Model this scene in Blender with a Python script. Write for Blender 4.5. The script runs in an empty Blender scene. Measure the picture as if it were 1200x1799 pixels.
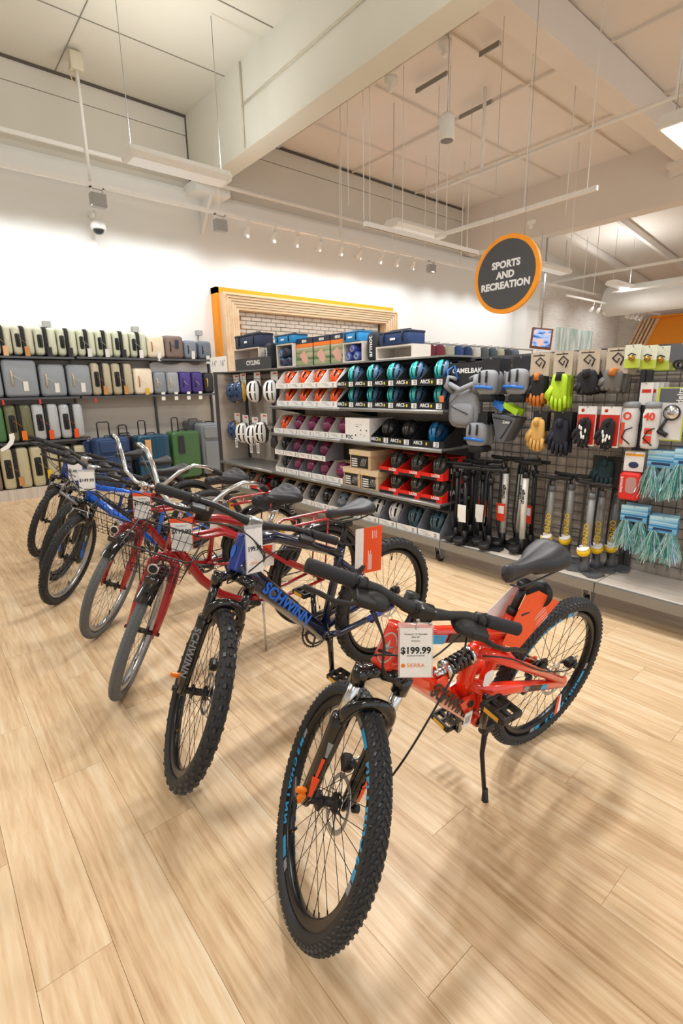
import bpy, math, random
from mathutils import Vector, Matrix
PI = math.pi
rnd = random.Random(11)
scene = bpy.context.scene
C = scene.collection

# ---------------------------------------------------------------- camera, light, exposure
F = 883.47
YAW, PITCH, ROLL = math.radians(39.94), math.radians(13.83), math.radians(-1.082)
EYE = Vector((0, 0, 1.45))
_cy, _sy, _cp, _sp = math.cos(YAW), math.sin(YAW), math.cos(PITCH), math.sin(PITCH)
_f = Vector((_sy * _cp, _cy * _cp, -_sp))
_r = Vector((_cy, -_sy, 0))
_u = _r.cross(_f)
_c, _s = math.cos(ROLL), math.sin(ROLL)
RIGHT, UP, FWD = _c * _r + _s * _u, -_s * _r + _c * _u, _f
cam = bpy.data.cameras.new('camera')
cam.sensor_fit = 'VERTICAL'
cam.sensor_height = 36
cam.lens = F / 1799 * 36
cam.clip_start, cam.clip_end = 0.02, 200
camo = bpy.data.objects.new('camera', cam)
camo.matrix_world = Matrix(((RIGHT.x, UP.x, -FWD.x, EYE.x), (RIGHT.y, UP.y, -FWD.y, EYE.y), (RIGHT.z, UP.z, -FWD.z, EYE.z), (0, 0, 0, 1)))
C.objects.link(camo)
scene.camera = camo

world = bpy.data.worlds.new('world')
scene.world = world
world.use_nodes = True
bg = world.node_tree.nodes['Background']
bg.inputs[0].default_value = (0.93, 0.97, 1.0, 1)
bg.inputs[1].default_value = 0.98

vs = scene.view_settings
vs.view_transform = 'Standard'
vs.look = 'None'
vs.gamma = 1
vs.use_curve_mapping = False
vs.exposure = 0.17
scene.cycles.max_bounces = 6
scene.cycles.diffuse_bounces = 4
scene.cycles.glossy_bounces = 3
scene.cycles.transparent_max_bounces = 6
scene.cycles.use_denoising = True


def area(name, loc, sx, sy, power, target=None, col=(1, 0.975, 0.945), spread=PI):
    l = bpy.data.lights.new(name, 'AREA')
    l.shape = 'RECTANGLE'
    l.size, l.size_y = sx, sy
    l.energy = power
    l.color = col
    l.spread = spread
    o = bpy.data.objects.new(name, l)
    o.location = loc
    if target is not None:
        o.rotation_euler = (Vector(target) - Vector(loc)).to_track_quat('-Z', 'Y').to_euler()
    C.objects.link(o)
    return o


def spot(name, loc, target, power, angle=70, blend=0.6, radius=0.05, col=(0.95, 0.985, 1.0)):
    l = bpy.data.lights.new(name, 'SPOT')
    l.energy, l.spot_size, l.spot_blend, l.shadow_soft_size, l.color = power, math.radians(angle), blend, radius, col
    o = bpy.data.objects.new(name, l)
    o.location = loc
    o.rotation_euler = (Vector(target) - Vector(loc)).to_track_quat('-Z', 'Y').to_euler()
    C.objects.link(o)
    return o


FIXTURES = [(2.92, 6.35), (7.05, 6.32), (11.8, 6.4), (15.3, 6.3), (-1.2, 6.35),
            (2.92, 2.3), (7.05, 2.3), (11.8, 2.3), (-1.2, 2.3), (-1.2, -1.8), (2.92, -1.8), (7.05, -1.8), (17.5, 2.3)]
for fx, fy in FIXTURES:                                     # the linear high-bay fixtures of the store, in their grid
    near = (fx, fy) in ((2.92, 2.3),)
    area('fixture_light', (fx, fy, 3.93), 1.1, 0.22, 78 if near else 38)
for fx, fy in [q for q in FIXTURES[:9] if q[0] != 7.05 and q[0] != 11.8]:                                 # upward fill added above some of them to brighten the ceiling
    area('ceiling_fill', (fx, fy, 4.09), 1.0, 0.1, 20, (fx, fy, 5.7), (0.97, 1.0, 0.98))
for k in range(10):                                        # track heads washing the back wall
    spot('wall_wash', (4.79 + k * 0.516, 7.93, 3.93), (4.79 + k * 0.516 + 0.1, 8.7, 2.75), 26, 110, 1.0, 0.05)
for k in range(10):
    spot('wall_wash', (-1.0 + k * 0.55, 7.93, 3.93), (-1.0 + k * 0.55, 8.7, 2.75), 26, 110, 1.0, 0.05)
for k in range(5):
    spot('wall_wash', (10.2 + k * 0.8, 7.93, 3.93), (10.2 + k * 0.8, 8.7, 2.6), 24, 110, 1.0, 0.05)
for k in range(4):
    spot('mural_wash', (16.2 + k * 0.9, 7.2, 3.8), (16.6 + k * 0.9, 8.7, 2.9), 70, 90, 1.0, 0.05)
for px_, py_, ty_ in ((1.3, 0.9, 1.4), (1.2, 2.4, 2.6), (1.1, 4.0, 3.9), (1.1, 5.6, 5.4)):   # unseen spots added over the aisle to brighten the shelving island
    spot('island_fill', (px_, py_, 4.1), (3.4, ty_, 0.9), 75, 75, 1.0, 0.12, (1, 0.985, 0.96))
spot('track_spot', (3.0, 3.1, 4.1), (1.3, 0.9, 0.3), 150, 55, 0.8, 0.1)
spot('track_spot', (3.6, 4.9, 4.2), (0.9, 2.4, 0.3), 150, 60, 0.8, 0.12)


# ---------------------------------------------------------------- materials
def lin(c):
    if isinstance(c, str):
        c = tuple(int(c[i:i + 2], 16) / 255 for i in (0, 2, 4))
    return tuple((x / 12.92 if x <= 0.04045 else ((x + 0.055) / 1.055) ** 2.4) for x in c) + (1,)


_M = {}


def mat(name, col, rough=0.5, metal=0.0, var=0.06, scale=30, bump=0.0, coat=0.0, emit=0, alpha=1, trans=0, detail=2):
    """Principled material with a noise that varies its colour slightly and, if asked, its relief."""
    if name in _M:
        return _M[name]
    m = bpy.data.materials.new(name)
    m.use_nodes = True
    nt = m.node_tree
    p = nt.nodes['Principled BSDF']
    p.inputs['Roughness'].default_value = rough
    p.inputs['Metallic'].default_value = metal
    p.inputs['Coat Weight'].default_value = coat
    p.inputs['Coat Roughness'].default_value = 0.08
    c = lin(col)
    tc = nt.nodes.new('ShaderNodeTexCoord')
    nz = nt.nodes.new('ShaderNodeTexNoise')
    nz.inputs['Scale'].default_value = scale
    nz.inputs['Detail'].default_value = detail
    nt.links.new(tc.outputs['Object'], nz.inputs['Vector'])
    mx = nt.nodes.new('ShaderNodeMix')
    mx.data_type = 'RGBA'
    mx.inputs['A'].default_value = tuple(x * (1 - var) for x in c[:3]) + (1,)
    mx.inputs['B'].default_value = tuple(min(1, x * (1 + var)) for x in c[:3]) + (1,)
    nt.links.new(nz.outputs['Fac'], mx.inputs['Factor'])
    nt.links.new(mx.outputs['Result'], p.inputs['Base Color'])
    if bump:
        b = nt.nodes.new('ShaderNodeBump')
        b.inputs['Strength'].default_value = bump
        b.inputs['Distance'].default_value = 0.01
        nt.links.new(nz.outputs['Fac'], b.inputs['Height'])
        nt.links.new(b.outputs['Normal'], p.inputs['Normal'])
    if emit:
        p.inputs['Emission Color'].default_value = c
        p.inputs['Emission Strength'].default_value = emit
    if alpha < 1:
        p.inputs['Alpha'].default_value = alpha
    if trans:
        p.inputs['Transmission Weight'].default_value = trans
    _M[name] = m
    return m


def node(nt, kind, ins=None, **kw):
    n = nt.nodes.new(kind)
    for k, v in kw.items():
        setattr(n, k, v)
    for k, v in (ins or {}).items():
        if isinstance(v, bpy.types.NodeSocket):
            nt.links.new(v, n.inputs[k])
        else:
            n.inputs[k].default_value = v
    return n


def math_(nt, op, a, b=0.0, c=0.0):
    return node(nt, 'ShaderNodeMath', {0: a, 1: b, 2: c}, operation=op).outputs[0]


PW, PL = 0.182, 1.22


def plank_mat(name, cols, gap=False, axis='Y', bright=1.0, pw=PW, pl=PL, rough=0.42):
    """wood-look planks running along one axis; every plank takes its own tone and grain from its row and number"""
    m = bpy.data.materials.new(name)
    m.use_nodes = True
    nt = m.node_tree
    p = nt.nodes['Principled BSDF']
    geo = node(nt, 'ShaderNodeNewGeometry')
    sep = node(nt, 'ShaderNodeSeparateXYZ', {0: geo.outputs['Position']})
    x, y, z = sep.outputs[0], sep.outputs[1], sep.outputs[2]
    if axis == 'Z':
        x, y = y, z
    col = math_(nt, 'FLOOR', math_(nt, 'DIVIDE', x, pw))
    off = math_(nt, 'FRACT', math_(nt, 'MULTIPLY', col, 0.3819))
    row = math_(nt, 'FLOOR', math_(nt, 'ADD', math_(nt, 'DIVIDE', y, pl), off))
    idv = node(nt, 'ShaderNodeCombineXYZ', {0: col, 1: row, 2: 3.3})
    wn = node(nt, 'ShaderNodeTexWhiteNoise', {0: idv.outputs[0]}, noise_dimensions='3D')
    sh = node(nt, 'ShaderNodeVectorMath', {0: wn.outputs['Color'], 1: (37, 37, 37)}, operation='MULTIPLY')
    cx = node(nt, 'ShaderNodeCombineXYZ', {0: x, 1: math_(nt, 'MULTIPLY', y, 0.075), 2: 0.0})
    v = node(nt, 'ShaderNodeVectorMath', {0: cx.outputs[0], 1: sh.outputs[0]}, operation='ADD')
    n1 = node(nt, 'ShaderNodeTexNoise', {'Vector': v.outputs[0], 'Scale': 16.0, 'Detail': 5.0, 'Roughness': 0.62, 'Distortion': 1.1})
    n2 = node(nt, 'ShaderNodeTexNoise', {'Vector': v.outputs[0], 'Scale': 110.0, 'Detail': 3.0, 'Roughness': 0.6})
    wv = node(nt, 'ShaderNodeTexWave', {'Vector': v.outputs[0], 'Scale': 10.0, 'Distortion': 9.0, 'Detail': 2.0, 'Detail Scale': 1.2}, wave_type='BANDS', bands_direction='X')
    f = math_(nt, 'ADD', math_(nt, 'MULTIPLY', n1.outputs['Fac'], 0.72), math_(nt, 'MULTIPLY', n2.outputs['Fac'], 0.32))
    f = math_(nt, 'ADD', f, math_(nt, 'MULTIPLY', math_(nt, 'SUBTRACT', wv.outputs['Fac'], 0.5), 0.07))
    f = math_(nt, 'ADD', f, math_(nt, 'MULTIPLY', math_(nt, 'SUBTRACT', wn.outputs['Value'], 0.5), 0.065))
    cr = node(nt, 'ShaderNodeValToRGB', {0: f})
    e = cr.color_ramp.elements
    e[0].position, e[1].position = 0.27, 0.72
    e[0].color, e[1].color = lin(cols[0]), lin(cols[-1])
    for k, c_ in enumerate(cols[1:-1]):
        el = e.new((0.40, 0.54)[k])
        el.color = lin(c_)
    nt.links.new(cr.outputs[0], p.inputs['Base Color'])
    p.inputs['Roughness'].default_value = rough
    p.inputs['Specular IOR Level'].default_value = 0.35
    b = node(nt, 'ShaderNodeBump', {'Strength': 0.08, 'Distance': 0.004, 'Height': n2.outputs['Fac']})
    nt.links.new(b.outputs[0], p.inputs['Normal'])
    return m


def brick_mat(name, c1, c2, cm, scale=1.0, rot=False):
    m = bpy.data.materials.new(name)
    m.use_nodes = True
    nt = m.node_tree
    p = nt.nodes['Principled BSDF']
    geo = node(nt, 'ShaderNodeNewGeometry')
    sep = node(nt, 'ShaderNodeSeparateXYZ', {0: geo.outputs['Position']})
    cx = node(nt, 'ShaderNodeCombineXYZ', {0: sep.outputs[1] if rot else sep.outputs[0], 1: sep.outputs[2], 2: 0.0})
    br = node(nt, 'ShaderNodeTexBrick', {'Vector': cx.outputs[0], 'Color1': lin(c1), 'Color2': lin(c2), 'Mortar': lin(cm), 'Scale': 1.0, 'Mortar Size': 0.008, 'Brick Width': 0.22, 'Row Height': 0.075})
    nz = node(nt, 'ShaderNodeTexNoise', {'Vector': geo.outputs['Position'], 'Scale': 9.0, 'Detail': 5.0})
    mx = node(nt, 'ShaderNodeMix', {'Factor': math_(nt, 'MULTIPLY', nz.outputs['Fac'], 0.35), 'A': br.outputs[0], 'B': lin(cm)}, data_type='RGBA')
    mx.inputs['A'].default_value = (1, 1, 1, 1)
    nt.links.new(br.outputs[0], mx.inputs[6])
    mx.inputs[7].default_value = lin(cm)
    nt.links.new(mx.outputs[2], p.inputs['Base Color'])
    p.inputs['Roughness'].default_value = 0.8
    b = node(nt, 'ShaderNodeBump', {'Strength': 0.6, 'Distance': 0.02, 'Height': math_(nt, 'SUBTRACT', 1.0, br.outputs['Fac'])})
    nt.links.new(b.outputs[0], p.inputs['Normal'])
    return m


# ---------------------------------------------------------------- mesh builder
def frame_from(d, up=Vector((0, 0, 1))):
    d = Vector(d).normalized()
    if abs(d.dot(up)) > 0.98:
        up = Vector((1, 0, 0))
    a = up.cross(d).normalized()
    return a, d.cross(a)


class MB:
    """collects shapes and links them as one mesh object"""
    def __init__(s, *mats):
        s.v, s.f, s.mi, s.sm, s.mats = [], [], [], [], list(mats)
        s.M = None

    def add(s, vs, fs, mi=0, smooth=False):
        b = len(s.v)
        if s.M is not None:
            vs = [s.M @ Vector(v) for v in vs]
        s.v += [tuple(v) for v in vs]
        s.f += [tuple(i + b for i in f) for f in fs]
        s.mi += [mi] * len(fs)
        s.sm += [smooth] * len(fs)
        return s

    def box(s, x0, x1, y0, y1, z0, z1, mi=0):
        return s.add([(x, y, z) for x in (x0, x1) for y in (y0, y1) for z in (z0, z1)],
                     [(0, 1, 3, 2), (4, 6, 7, 5), (0, 4, 5, 1), (2, 3, 7, 6), (0, 2, 6, 4), (1, 5, 7, 3)], mi)

    def bar(s, p, q, w, h=None, mi=0, up=(0, 0, 1)):
        h = h or w
        p, q = Vector(p), Vector(q)
        a, b = frame_from(q - p, Vector(up))
        vs = [c + a * (sx * w / 2) + b * (sy * h / 2) for c in (p, q) for sx, sy in ((-1, -1), (1, -1), (1, 1), (-1, 1))]
        return s.add(vs, [(3, 2, 1, 0), (4, 5, 6, 7), (0, 1, 5, 4), (1, 2, 6, 5), (2, 3, 7, 6), (3, 0, 4, 7)], mi)

    def tube(s, path, r, n=8, mi=0, closed=False, caps=True, sx=1.0, sy=1.0):
        pts = [Vector(p) for p in path]
        L = len(pts)
        rs = r if isinstance(r, (list, tuple)) else [r] * L
        vs, prev = [], None
        for i, p in enumerate(pts):
            if closed:
                d = pts[(i + 1) % L] - pts[i - 1]
            else:
                d = pts[min(i + 1, L - 1)] - pts[max(i - 1, 0)]
            d.normalize()
            if prev is None:
                a, b = frame_from(d)
            else:
                a = prev - d * prev.dot(d)
                if a.length < 1e-6:
                    a, b = frame_from(d)
                a.normalize()
                b = d.cross(a)
            prev = a
            for k in range(n):
                t = 2 * PI * k / n
                vs.append(p + a * (math.cos(t) * rs[i] * sx) + b * (math.sin(t) * rs[i] * sy))
        fs = []
        for i in range(L if closed else L - 1):
            for k in range(n):
                i2 = (i + 1) % L
                fs.append((i * n + k, i * n + (k + 1) % n, i2 * n + (k + 1) % n, i2 * n + k))
        if caps and not closed:
            fs.append(tuple(range(n))[::-1])
            fs.append(tuple(range((L - 1) * n, L * n)))
        return s.add(vs, fs, mi, True)

    def cyl(s, p, q, r, r2=None, n=16, mi=0):
        return s.tube([p, q], [r, r if r2 is None else r2], n, mi)

    def lathe(s, prof, o=(0, 0, 0), axis=(0, 0, 1), n=24, mi=0, smooth=True, sx=1, sy=1):
        o = Vector(o)
        d = Vector(axis).normalized()
        a, b = frame_from(d)
        vs = []
        for r, z in prof:
            for k in range(n):
                t = 2 * PI * k / n
                vs.append(o + d * z + a * (r * sx * math.cos(t)) + b * (r * sy * math.sin(t)))
        fs = []
        for i in range(len(prof) - 1):
            for k in range(n):
                fs.append((i * n + k, i * n + (k + 1) % n, (i + 1) * n + (k + 1) % n, (i + 1) * n + k))
        ring = prof[0] == prof[-1]
        if prof[0][0] > 1e-5 and not ring:
            fs.append(tuple(range(n))[::-1])
        if prof[-1][0] > 1e-5 and not ring:
            fs.append(tuple(range((len(prof) - 1) * n, len(prof) * n)))
        return s.add(vs, fs, mi, smooth)

    def prism(s, poly, o, ux, uy, uz, mi=0, smooth=False):
        """polygon poly (2-D, in ux, uy) extruded by the vector uz"""
        o, ux, uy, uz = Vector(o), Vector(ux), Vector(uy), Vector(uz)
        n = len(poly)
        vs = [o + ux * a + uy * b for a, b in poly]
        vs += [v + uz for v in vs]
        fs = [tuple(range(n))[::-1], tuple(range(n, 2 * n))] + [(i, (i + 1) % n, (i + 1) % n + n, i + n) for i in range(n)]
        return s.add(vs, fs, mi, smooth)

    def rbox(s, c, size, r=0.02, b=0.01, axis=2, mi=0, seg=3, smooth=True):
        """box with rounded outline corners (radius r) seen along axis and rims rolled over by b"""
        sx, sy, sz = size
        ax = {0: ((0, 1, 0), (0, 0, 1), (1, 0, 0), sy, sz, sx), 1: ((1, 0, 0), (0, 0, 1), (0, 1, 0), sx, sz, sy), 2: ((1, 0, 0), (0, 1, 0), (0, 0, 1), sx, sy, sz)}[axis]
        u, v, w = Vector(ax[0]), Vector(ax[1]), Vector(ax[2])
        W, H, D = ax[3] / 2, ax[4] / 2, ax[5] / 2
        c = Vector(c)
        r = min(r, W * 0.98, H * 0.98)
        ring = []
        for cx, cy, t0 in ((W - r, H - r, 0), (-W + r, H - r, PI / 2), (-W + r, -H + r, PI), (W - r, -H + r, 1.5 * PI)):
            for k in range(seg + 1):
                t = t0 + PI / 2 * k / seg
                ring.append((cx + r * math.cos(t), cy + r * math.sin(t)))
        n = len(ring)
        b = min(b, D * 0.95)
        vs, lv = [], []
        for dz, ins in ((-D, b), (-D + b * 0.3, b * 0.3), (-D + b, 0), (D - b, 0), (D - b * 0.3, b * 0.3), (D, b)):
            for x, y in ring:
                fx, fy = (W - ins) / W, (H - ins) / H
                vs.append(c + u * (x * fx) + v * (y * fy) + w * dz)
        fs = []
        for i in range(5):
            for k in range(n):
                fs.append((i * n + k, i * n + (k + 1) % n, (i + 1) * n + (k + 1) % n, (i + 1) * n + k))
        s.add(vs, fs, mi, smooth)
        base = len(s.v) - len(vs)
        s.f += [tuple(base + k for k in range(n))[::-1], tuple(base + 5 * n + k for k in range(n))]
        s.mi += [mi, mi]
        s.sm += [False, False]
        return s

    def blob(s, c, size, p=0.7, q=None, nu=14, nv=8, mi=0, M=None):
        """superellipsoid: p, q below 1 make it boxy"""
        q = p if q is None else q
        c = Vector(c)
        g = lambda t, e: math.copysign(abs(t) ** e, t)
        vs = []
        for j in range(nv + 1):
            ph = -PI / 2 + PI * j / nv
            for i in range(nu):
                th = 2 * PI * i / nu
                v = Vector((g(math.cos(ph), q) * g(math.cos(th), p) * size[0] / 2, g(math.cos(ph), q) * g(math.sin(th), p) * size[1] / 2, g(math.sin(ph), q) * size[2] / 2))
                vs.append(c + (M @ v if M is not None else v))
        fs = [(j * nu + i, j * nu + (i + 1) % nu, (j + 1) * nu + (i + 1) % nu, (j + 1) * nu + i) for j in range(nv) for i in range(nu)]
        return s.add(vs, fs, mi, True)

    def surf(s, fn, nu, nv, mi=0, smooth=True, closed_u=False):
        vs = [fn(i / (nu if closed_u else nu - 1), j / (nv - 1)) for j in range(nv) for i in range(nu)]
        fs = [(j * nu + i, j * nu + (i + 1) % nu, (j + 1) * nu + (i + 1) % nu, (j + 1) * nu + i) for j in range(nv - 1) for i in range(nu if closed_u else nu - 1)]
        return s.add(vs, fs, mi, smooth)

    def mesh(s, name):
        me = bpy.data.meshes.new(name)
        me.from_pydata(s.v, [], s.f)
        for m in s.mats:
            me.materials.append(m)
        me.polygons.foreach_set('material_index', s.mi)
        me.polygons.foreach_set('use_smooth', s.sm)
        me.update()
        return me

    def build(s, name, parent=None, **tags):
        o = bpy.data.objects.new(name, s.mesh(name))
        C.objects.link(o)
        if parent is not None:
            o.parent = parent
        for k, v in tags.items():
            o[{'cat': 'category'}.get(k, k)] = v
        return o


def put(name, me, parent=None, M=None, **tags):
    o = bpy.data.objects.new(name, me)
    C.objects.link(o)
    if parent is not None:
        o.parent = parent
    if M is not None:
        o.matrix_local = M
    for k, v in tags.items():
        o[{'cat': 'category'}.get(k, k)] = v
    return o


def thing(name, label, cat, loc=(0, 0, 0), rz=0.0, group=None, M=None):
    o = bpy.data.objects.new(name, None)
    o.empty_display_size = 0.05
    C.objects.link(o)
    if M is not None:
        o.matrix_world = M
    else:
        o.location = loc
        o.rotation_euler = (0, 0, rz)
    o['label'], o['category'] = label, cat
    if group:
        o['group'] = group
    return o


def dup(root, M=None, label=None, group=None):
    def rec(o, par):
        c = o.copy()
        C.objects.link(c)
        if par is not None:
            c.parent = par
        for ch in KIDS.get(o.name, ()):
            rec(ch, c)
        return c
    r = rec(root, None)
    if M is not None:
        r.matrix_world = M
    if label:
        r['label'] = label
    if group:
        r['group'] = group
    return r


KIDS = {}


def note_kids(root):
    """remember the children of a prototype once, for dup()"""
    todo = [root]
    allo = {}
    for o in C.objects:
        if o.parent is not None:
            allo.setdefault(o.parent.name, []).append(o)
    while todo:
        o = todo.pop()
        KIDS[o.name] = allo.get(o.name, [])
        todo += KIDS[o.name]
    return root


_T = {}


def text_mesh(body, size, m, depth=0.0006, bold=0.0, spacing=1.0, align='CENTER', shear=0.0, line=1.0):
    key = (body, size, m.name, depth, bold, spacing, align, shear, line)
    if key in _T:
        return _T[key]
    cu = bpy.data.curves.new('lettering', 'FONT')
    cu.body, cu.size, cu.extrude, cu.offset = body, size, depth, bold
    cu.space_character, cu.align_x, cu.align_y, cu.shear, cu.space_line = spacing, align, 'CENTER', shear, line
    cu.resolution_u = 3
    cu.materials.append(m)
    o = bpy.data.objects.new('lettering', cu)
    C.objects.link(o)
    dg = bpy.context.evaluated_depsgraph_get()
    me = bpy.data.meshes.new_from_object(o.evaluated_get(dg))
    me.name = 'lettering'
    if not me.materials:
        me.materials.append(m)
    bpy.data.objects.remove(o)
    _T[key] = me
    return me


def basis(o, ux, uy):
    """matrix with x axis ux, y axis uy (reading direction and up of a flat print), z = normal"""
    ux, uy = Vector(ux).normalized(), Vector(uy).normalized()
    uz = ux.cross(uy)
    return Matrix(((ux.x, uy.x, uz.x, o[0]), (ux.y, uy.y, uz.y, o[1]), (ux.z, uy.z, uz.z, o[2]), (0, 0, 0, 1)))


def write(body, size, m, parent, o, ux, uy, name='lettering', **kw):
    return put(name, text_mesh(body, size, m, **kw), parent, basis(o, ux, uy))


BLACK = mat('black_plastic', '1b1b1d', 0.45)
GLOSS = mat('black_gloss', '0f0f11', 0.12, coat=0.5)
RUBBER = mat('rubber', '26262a', 0.75, bump=0.2, scale=120)
STEEL = mat('steel', 'b9bcc0', 0.28, 0.9)
CHROME = mat('chrome', 'd6d9dd', 0.16, 1.0)
DARKSTEEL = mat('dark_steel', '4c4e52', 0.35, 0.7)
SHELFGREY = mat('shelf_grey', '8f8f8d', 0.35, 0.5)
POSTGREY = mat('post_grey', '55565a', 0.45, 0.4)
WHITE = mat('white_paint', 'f2f1ee', 0.6)
PAPER = mat('paper', 'f4f3f1', 0.7)
INK = mat('ink', '202024', 0.7)
ORANGE = mat('sign_orange', 'f59a12', 0.5)
TAGORANGE = mat('tag_orange', 'f2561f', 0.55)
CARD = mat('card_kraft', 'c3a27a', 0.8, bump=0.1, scale=60)

# ---------------------------------------------------------------- the setting
FLOORM = plank_mat('oak_floor', ['aa8863', 'c7a680', 'd8bb95', 'e4cfb0'])
PALEWOOD = plank_mat('pale_grey_wood', ['9c9186', 'b5aa9e', 'c4bbb0', 'd0c8be'], axis='Z', pw=0.25, pl=5.0, rough=0.6)
DECKWOOD = plank_mat('deck_wood', ['a89c90', 'bfb4a9', 'cfc6bc', 'd9d2c9'], pw=0.6, pl=5.0, rough=0.5)
WALLM = mat('wall_white', 'eeefee', 0.85, var=0.015, scale=2)
UPPERM = mat('upper_wall', 'd9d5cc', 0.85, var=0.03, scale=1.5)
BEAMM = mat('beam_paint', 'dcdacf', 0.75, var=0.03, scale=2, bump=0.05)
BEAM2M = mat('beam_pale', 'e6dfd8', 0.75, var=0.02, scale=2)
CEILM = mat('ceiling_paint', 'd6d2c6', 0.9, var=0.04, scale=0.8)
FOILM = mat('ceiling_foil', 'ebe5e1', 0.6, var=0.05, scale=1.2, bump=0.9, detail=3)
DARKGAP = mat('seam', '8f8a80', 0.9)

fl = MB(FLOORM)
PX0, PX1 = math.floor(-0.6 / PW) * PW, math.floor(3.7 / PW) * PW
PY0, PY1 = -0.3, 8.25
fl.box(PX0, PX1, PY0, PY1, -0.12, -0.005)
for b in ((-6, PX0, -7, 12), (PX1, 28, -7, 12), (PX0, PX1, -7, PY0), (PX0, PX1, PY1, 12)):
    fl.box(*b, -0.12, 0)
floor = fl.build('floor', kind='structure')
_plank_me = {}
for ci in range(round(PX0 / PW), round(PX1 / PW)):
    off = (ci * 0.3819) % 1.0
    r0 = math.floor(PY0 / PL + off)
    for ri in range(r0, r0 + 9):
        y0, y1 = max(PY0, (ri - off) * PL), min(PY1, (ri + 1 - off) * PL)
        if y1 - y0 < 0.02:
            continue
        L = round(y1 - y0, 3)
        if L not in _plank_me:
            b, g = 0.0004, 0.0002
            mb = MB(FLOORM)
            xs, ys = (g, PW - g), (g, L - g)
            vs = [(xs[0], ys[0], -0.005), (xs[1], ys[0], -0.005), (xs[1], ys[1], -0.005), (xs[0], ys[1], -0.005),
                  (xs[0] + b, ys[0] + b, 0), (xs[1] - b, ys[0] + b, 0), (xs[1] - b, ys[1] - b, 0), (xs[0] + b, ys[1] - b, 0)]
            mb.add(vs, [(4, 5, 6, 7), (0, 1, 5, 4), (1, 2, 6, 5), (2, 3, 7, 6), (3, 0, 4, 7)])
            _plank_me[L] = mb.mesh('plank')
        o = put('plank', _plank_me[L], floor)
        o.location = (ci * PW, y0, 0)

YW = 8.7
w = MB(WALLM, UPPERM, DARKGAP)
w.box(-6, 14.0, YW, YW + 0.2, 0, 4.4)
w.box(-6, 14.0, YW, YW + 0.2, 4.4, 5.44, 1)
w.box(-6, 14.0, YW, YW + 0.2, 5.452, 5.8, 1)
w.box(-6, 14.0, YW + 0.02, YW + 0.2, 5.44, 5.452, 2)
w.build('wall_back', kind='structure')
t = MB(WALLM)
t.box(-6, 14.0, YW - 0.10, YW, 4.38, 4.60)
t.box(-6, 14.0, YW - 0.05, YW, 4.60, 4.66)
t.build('trim_back', kind='structure')
t = MB(mat('seam_dark', '5d5650', 0.9))
t.box(-6, 4.17, YW - 0.03, YW, 5.70, 5.73)
t.box(4.47, 11.45, YW - 0.03, YW, 5.70, 5.73)
t.box(4.155, 4.17, YW - 0.02, YW, 4.68, 5.7)
t.build('trim_ceiling', kind='structure')
t = MB(WALLM)
t.box(13.95, 14.6, YW - 0.45, YW + 0.1, 0, 4.9)
t.build('column_back', kind='structure')
BRICKM = brick_mat('white_brick', 'e9e4df', 'd8d0c8', 'f4f1ee')
BRICKM2 = brick_mat('white_brick_side', 'e9e4df', 'd8d0c8', 'f4f1ee', rot=True)
w = MB(BRICKM, UPPERM)
w.box(14.6, 21.3, YW, YW + 0.2, 0, 4.45)
w.prism([(14.6, 4.45), (21.3, 4.45), (21.3, 4.85), (14.6, 5.6)], (0, YW, 0), (1, 0, 0), (0, 0, 1), (0, 0.2, 0), 1)
w.build('wall_back_brick', kind='structure')
w = MB(BRICKM2, UPPERM)
w.box(21.3, 21.5, -7, YW + 0.2, 0, 5.9)
w.build('wall_right', kind='structure')
w = MB(WALLM)
w.box(-6.2, -6, -7, YW + 0.2, 0, 5.8)
w.build('wall_left', kind='structure')

# ceiling: painted panels, then foil-faced insulation, then a sloping bay
c = MB(CEILM, FOILM, BEAM2M)
c.box(-6.2, 4.2, -7, YW + 0.2, 5.73, 5.9)


def foil(u, v):
    X, Y = 4.3 + u * 7.3, -7 + v * 15.9
    z = 5.745 + 0.007 * math.sin(X * 9 + 2 * math.sin(Y * 2.1)) * math.sin(Y * 0.9 + X) + 0.004 * math.sin((X + Y) * 13)
    return (X, Y, z)


c.surf(foil, 70, 90, 1)
c.surf(lambda u, v: (11.5 + u * 10, -7 + v * 15.9, 5.75 - 1.0 * u), 2, 2, 2)
c.build('ceiling', kind='structure')
s_ = MB(DARKGAP)
for yy in (7.35, 6.1, 4.9, 3.7, 2.5, 1.3):
    s_.box(-6, 4.17, yy, yy + 0.012, 5.722, 5.732)
for xx in (0.4, 2.3):
    s_.box(xx, xx + 0.01, 4.9, YW, 5.722, 5.732)
s_.build('trim_ceiling_seams', kind='structure')
bt = MB(BEAM2M)
for xx in (5.9, 7.7, 9.6):
    bt.box(xx, xx + 0.03, -5, YW, 5.70, 5.76)
for yy in (7.6, 6.2, 4.8, 2.4):
    bt.box(4.47, 11.45, yy, yy + 0.03, 5.71, 5.76)
for yy in (7.4, 6.0, 4.4, 2.8):
    bt.prism([(11.7, 5.55), (21.3, 4.58), (21.3, 4.75), (11.7, 5.72)], (0, yy, 0), (1, 0, 0), (0, 0, 1), (0, 0.09, 0))
bt.build('trim_purlins', kind='structure')
b = MB(BEAMM, BEAM2M)
b.box(4.17, 4.47, -7, YW, 4.68, 5.74, 0)
b.build('beam_main', kind='structure')
b = MB(BEAM2M)
b.box(11.45, 11.8, -7, YW, 4.68, 5.76)
b.build('beam_second', kind='structure')
b = MB(BEAM2M, DARKSTEEL)
b.box(4.47, 11.45, 3.62, 3.92, 5.28, 5.72)
b.build('beam_cross', kind='structure')
b = MB(BEAM2M, DARKSTEEL)
b.box(11.8, 20.5, 3.62, 3.98, 4.95, 5.35)
b.build('beam_cross_far', kind='structure')
b = MB(BEAM2M, DARKGAP)
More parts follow.
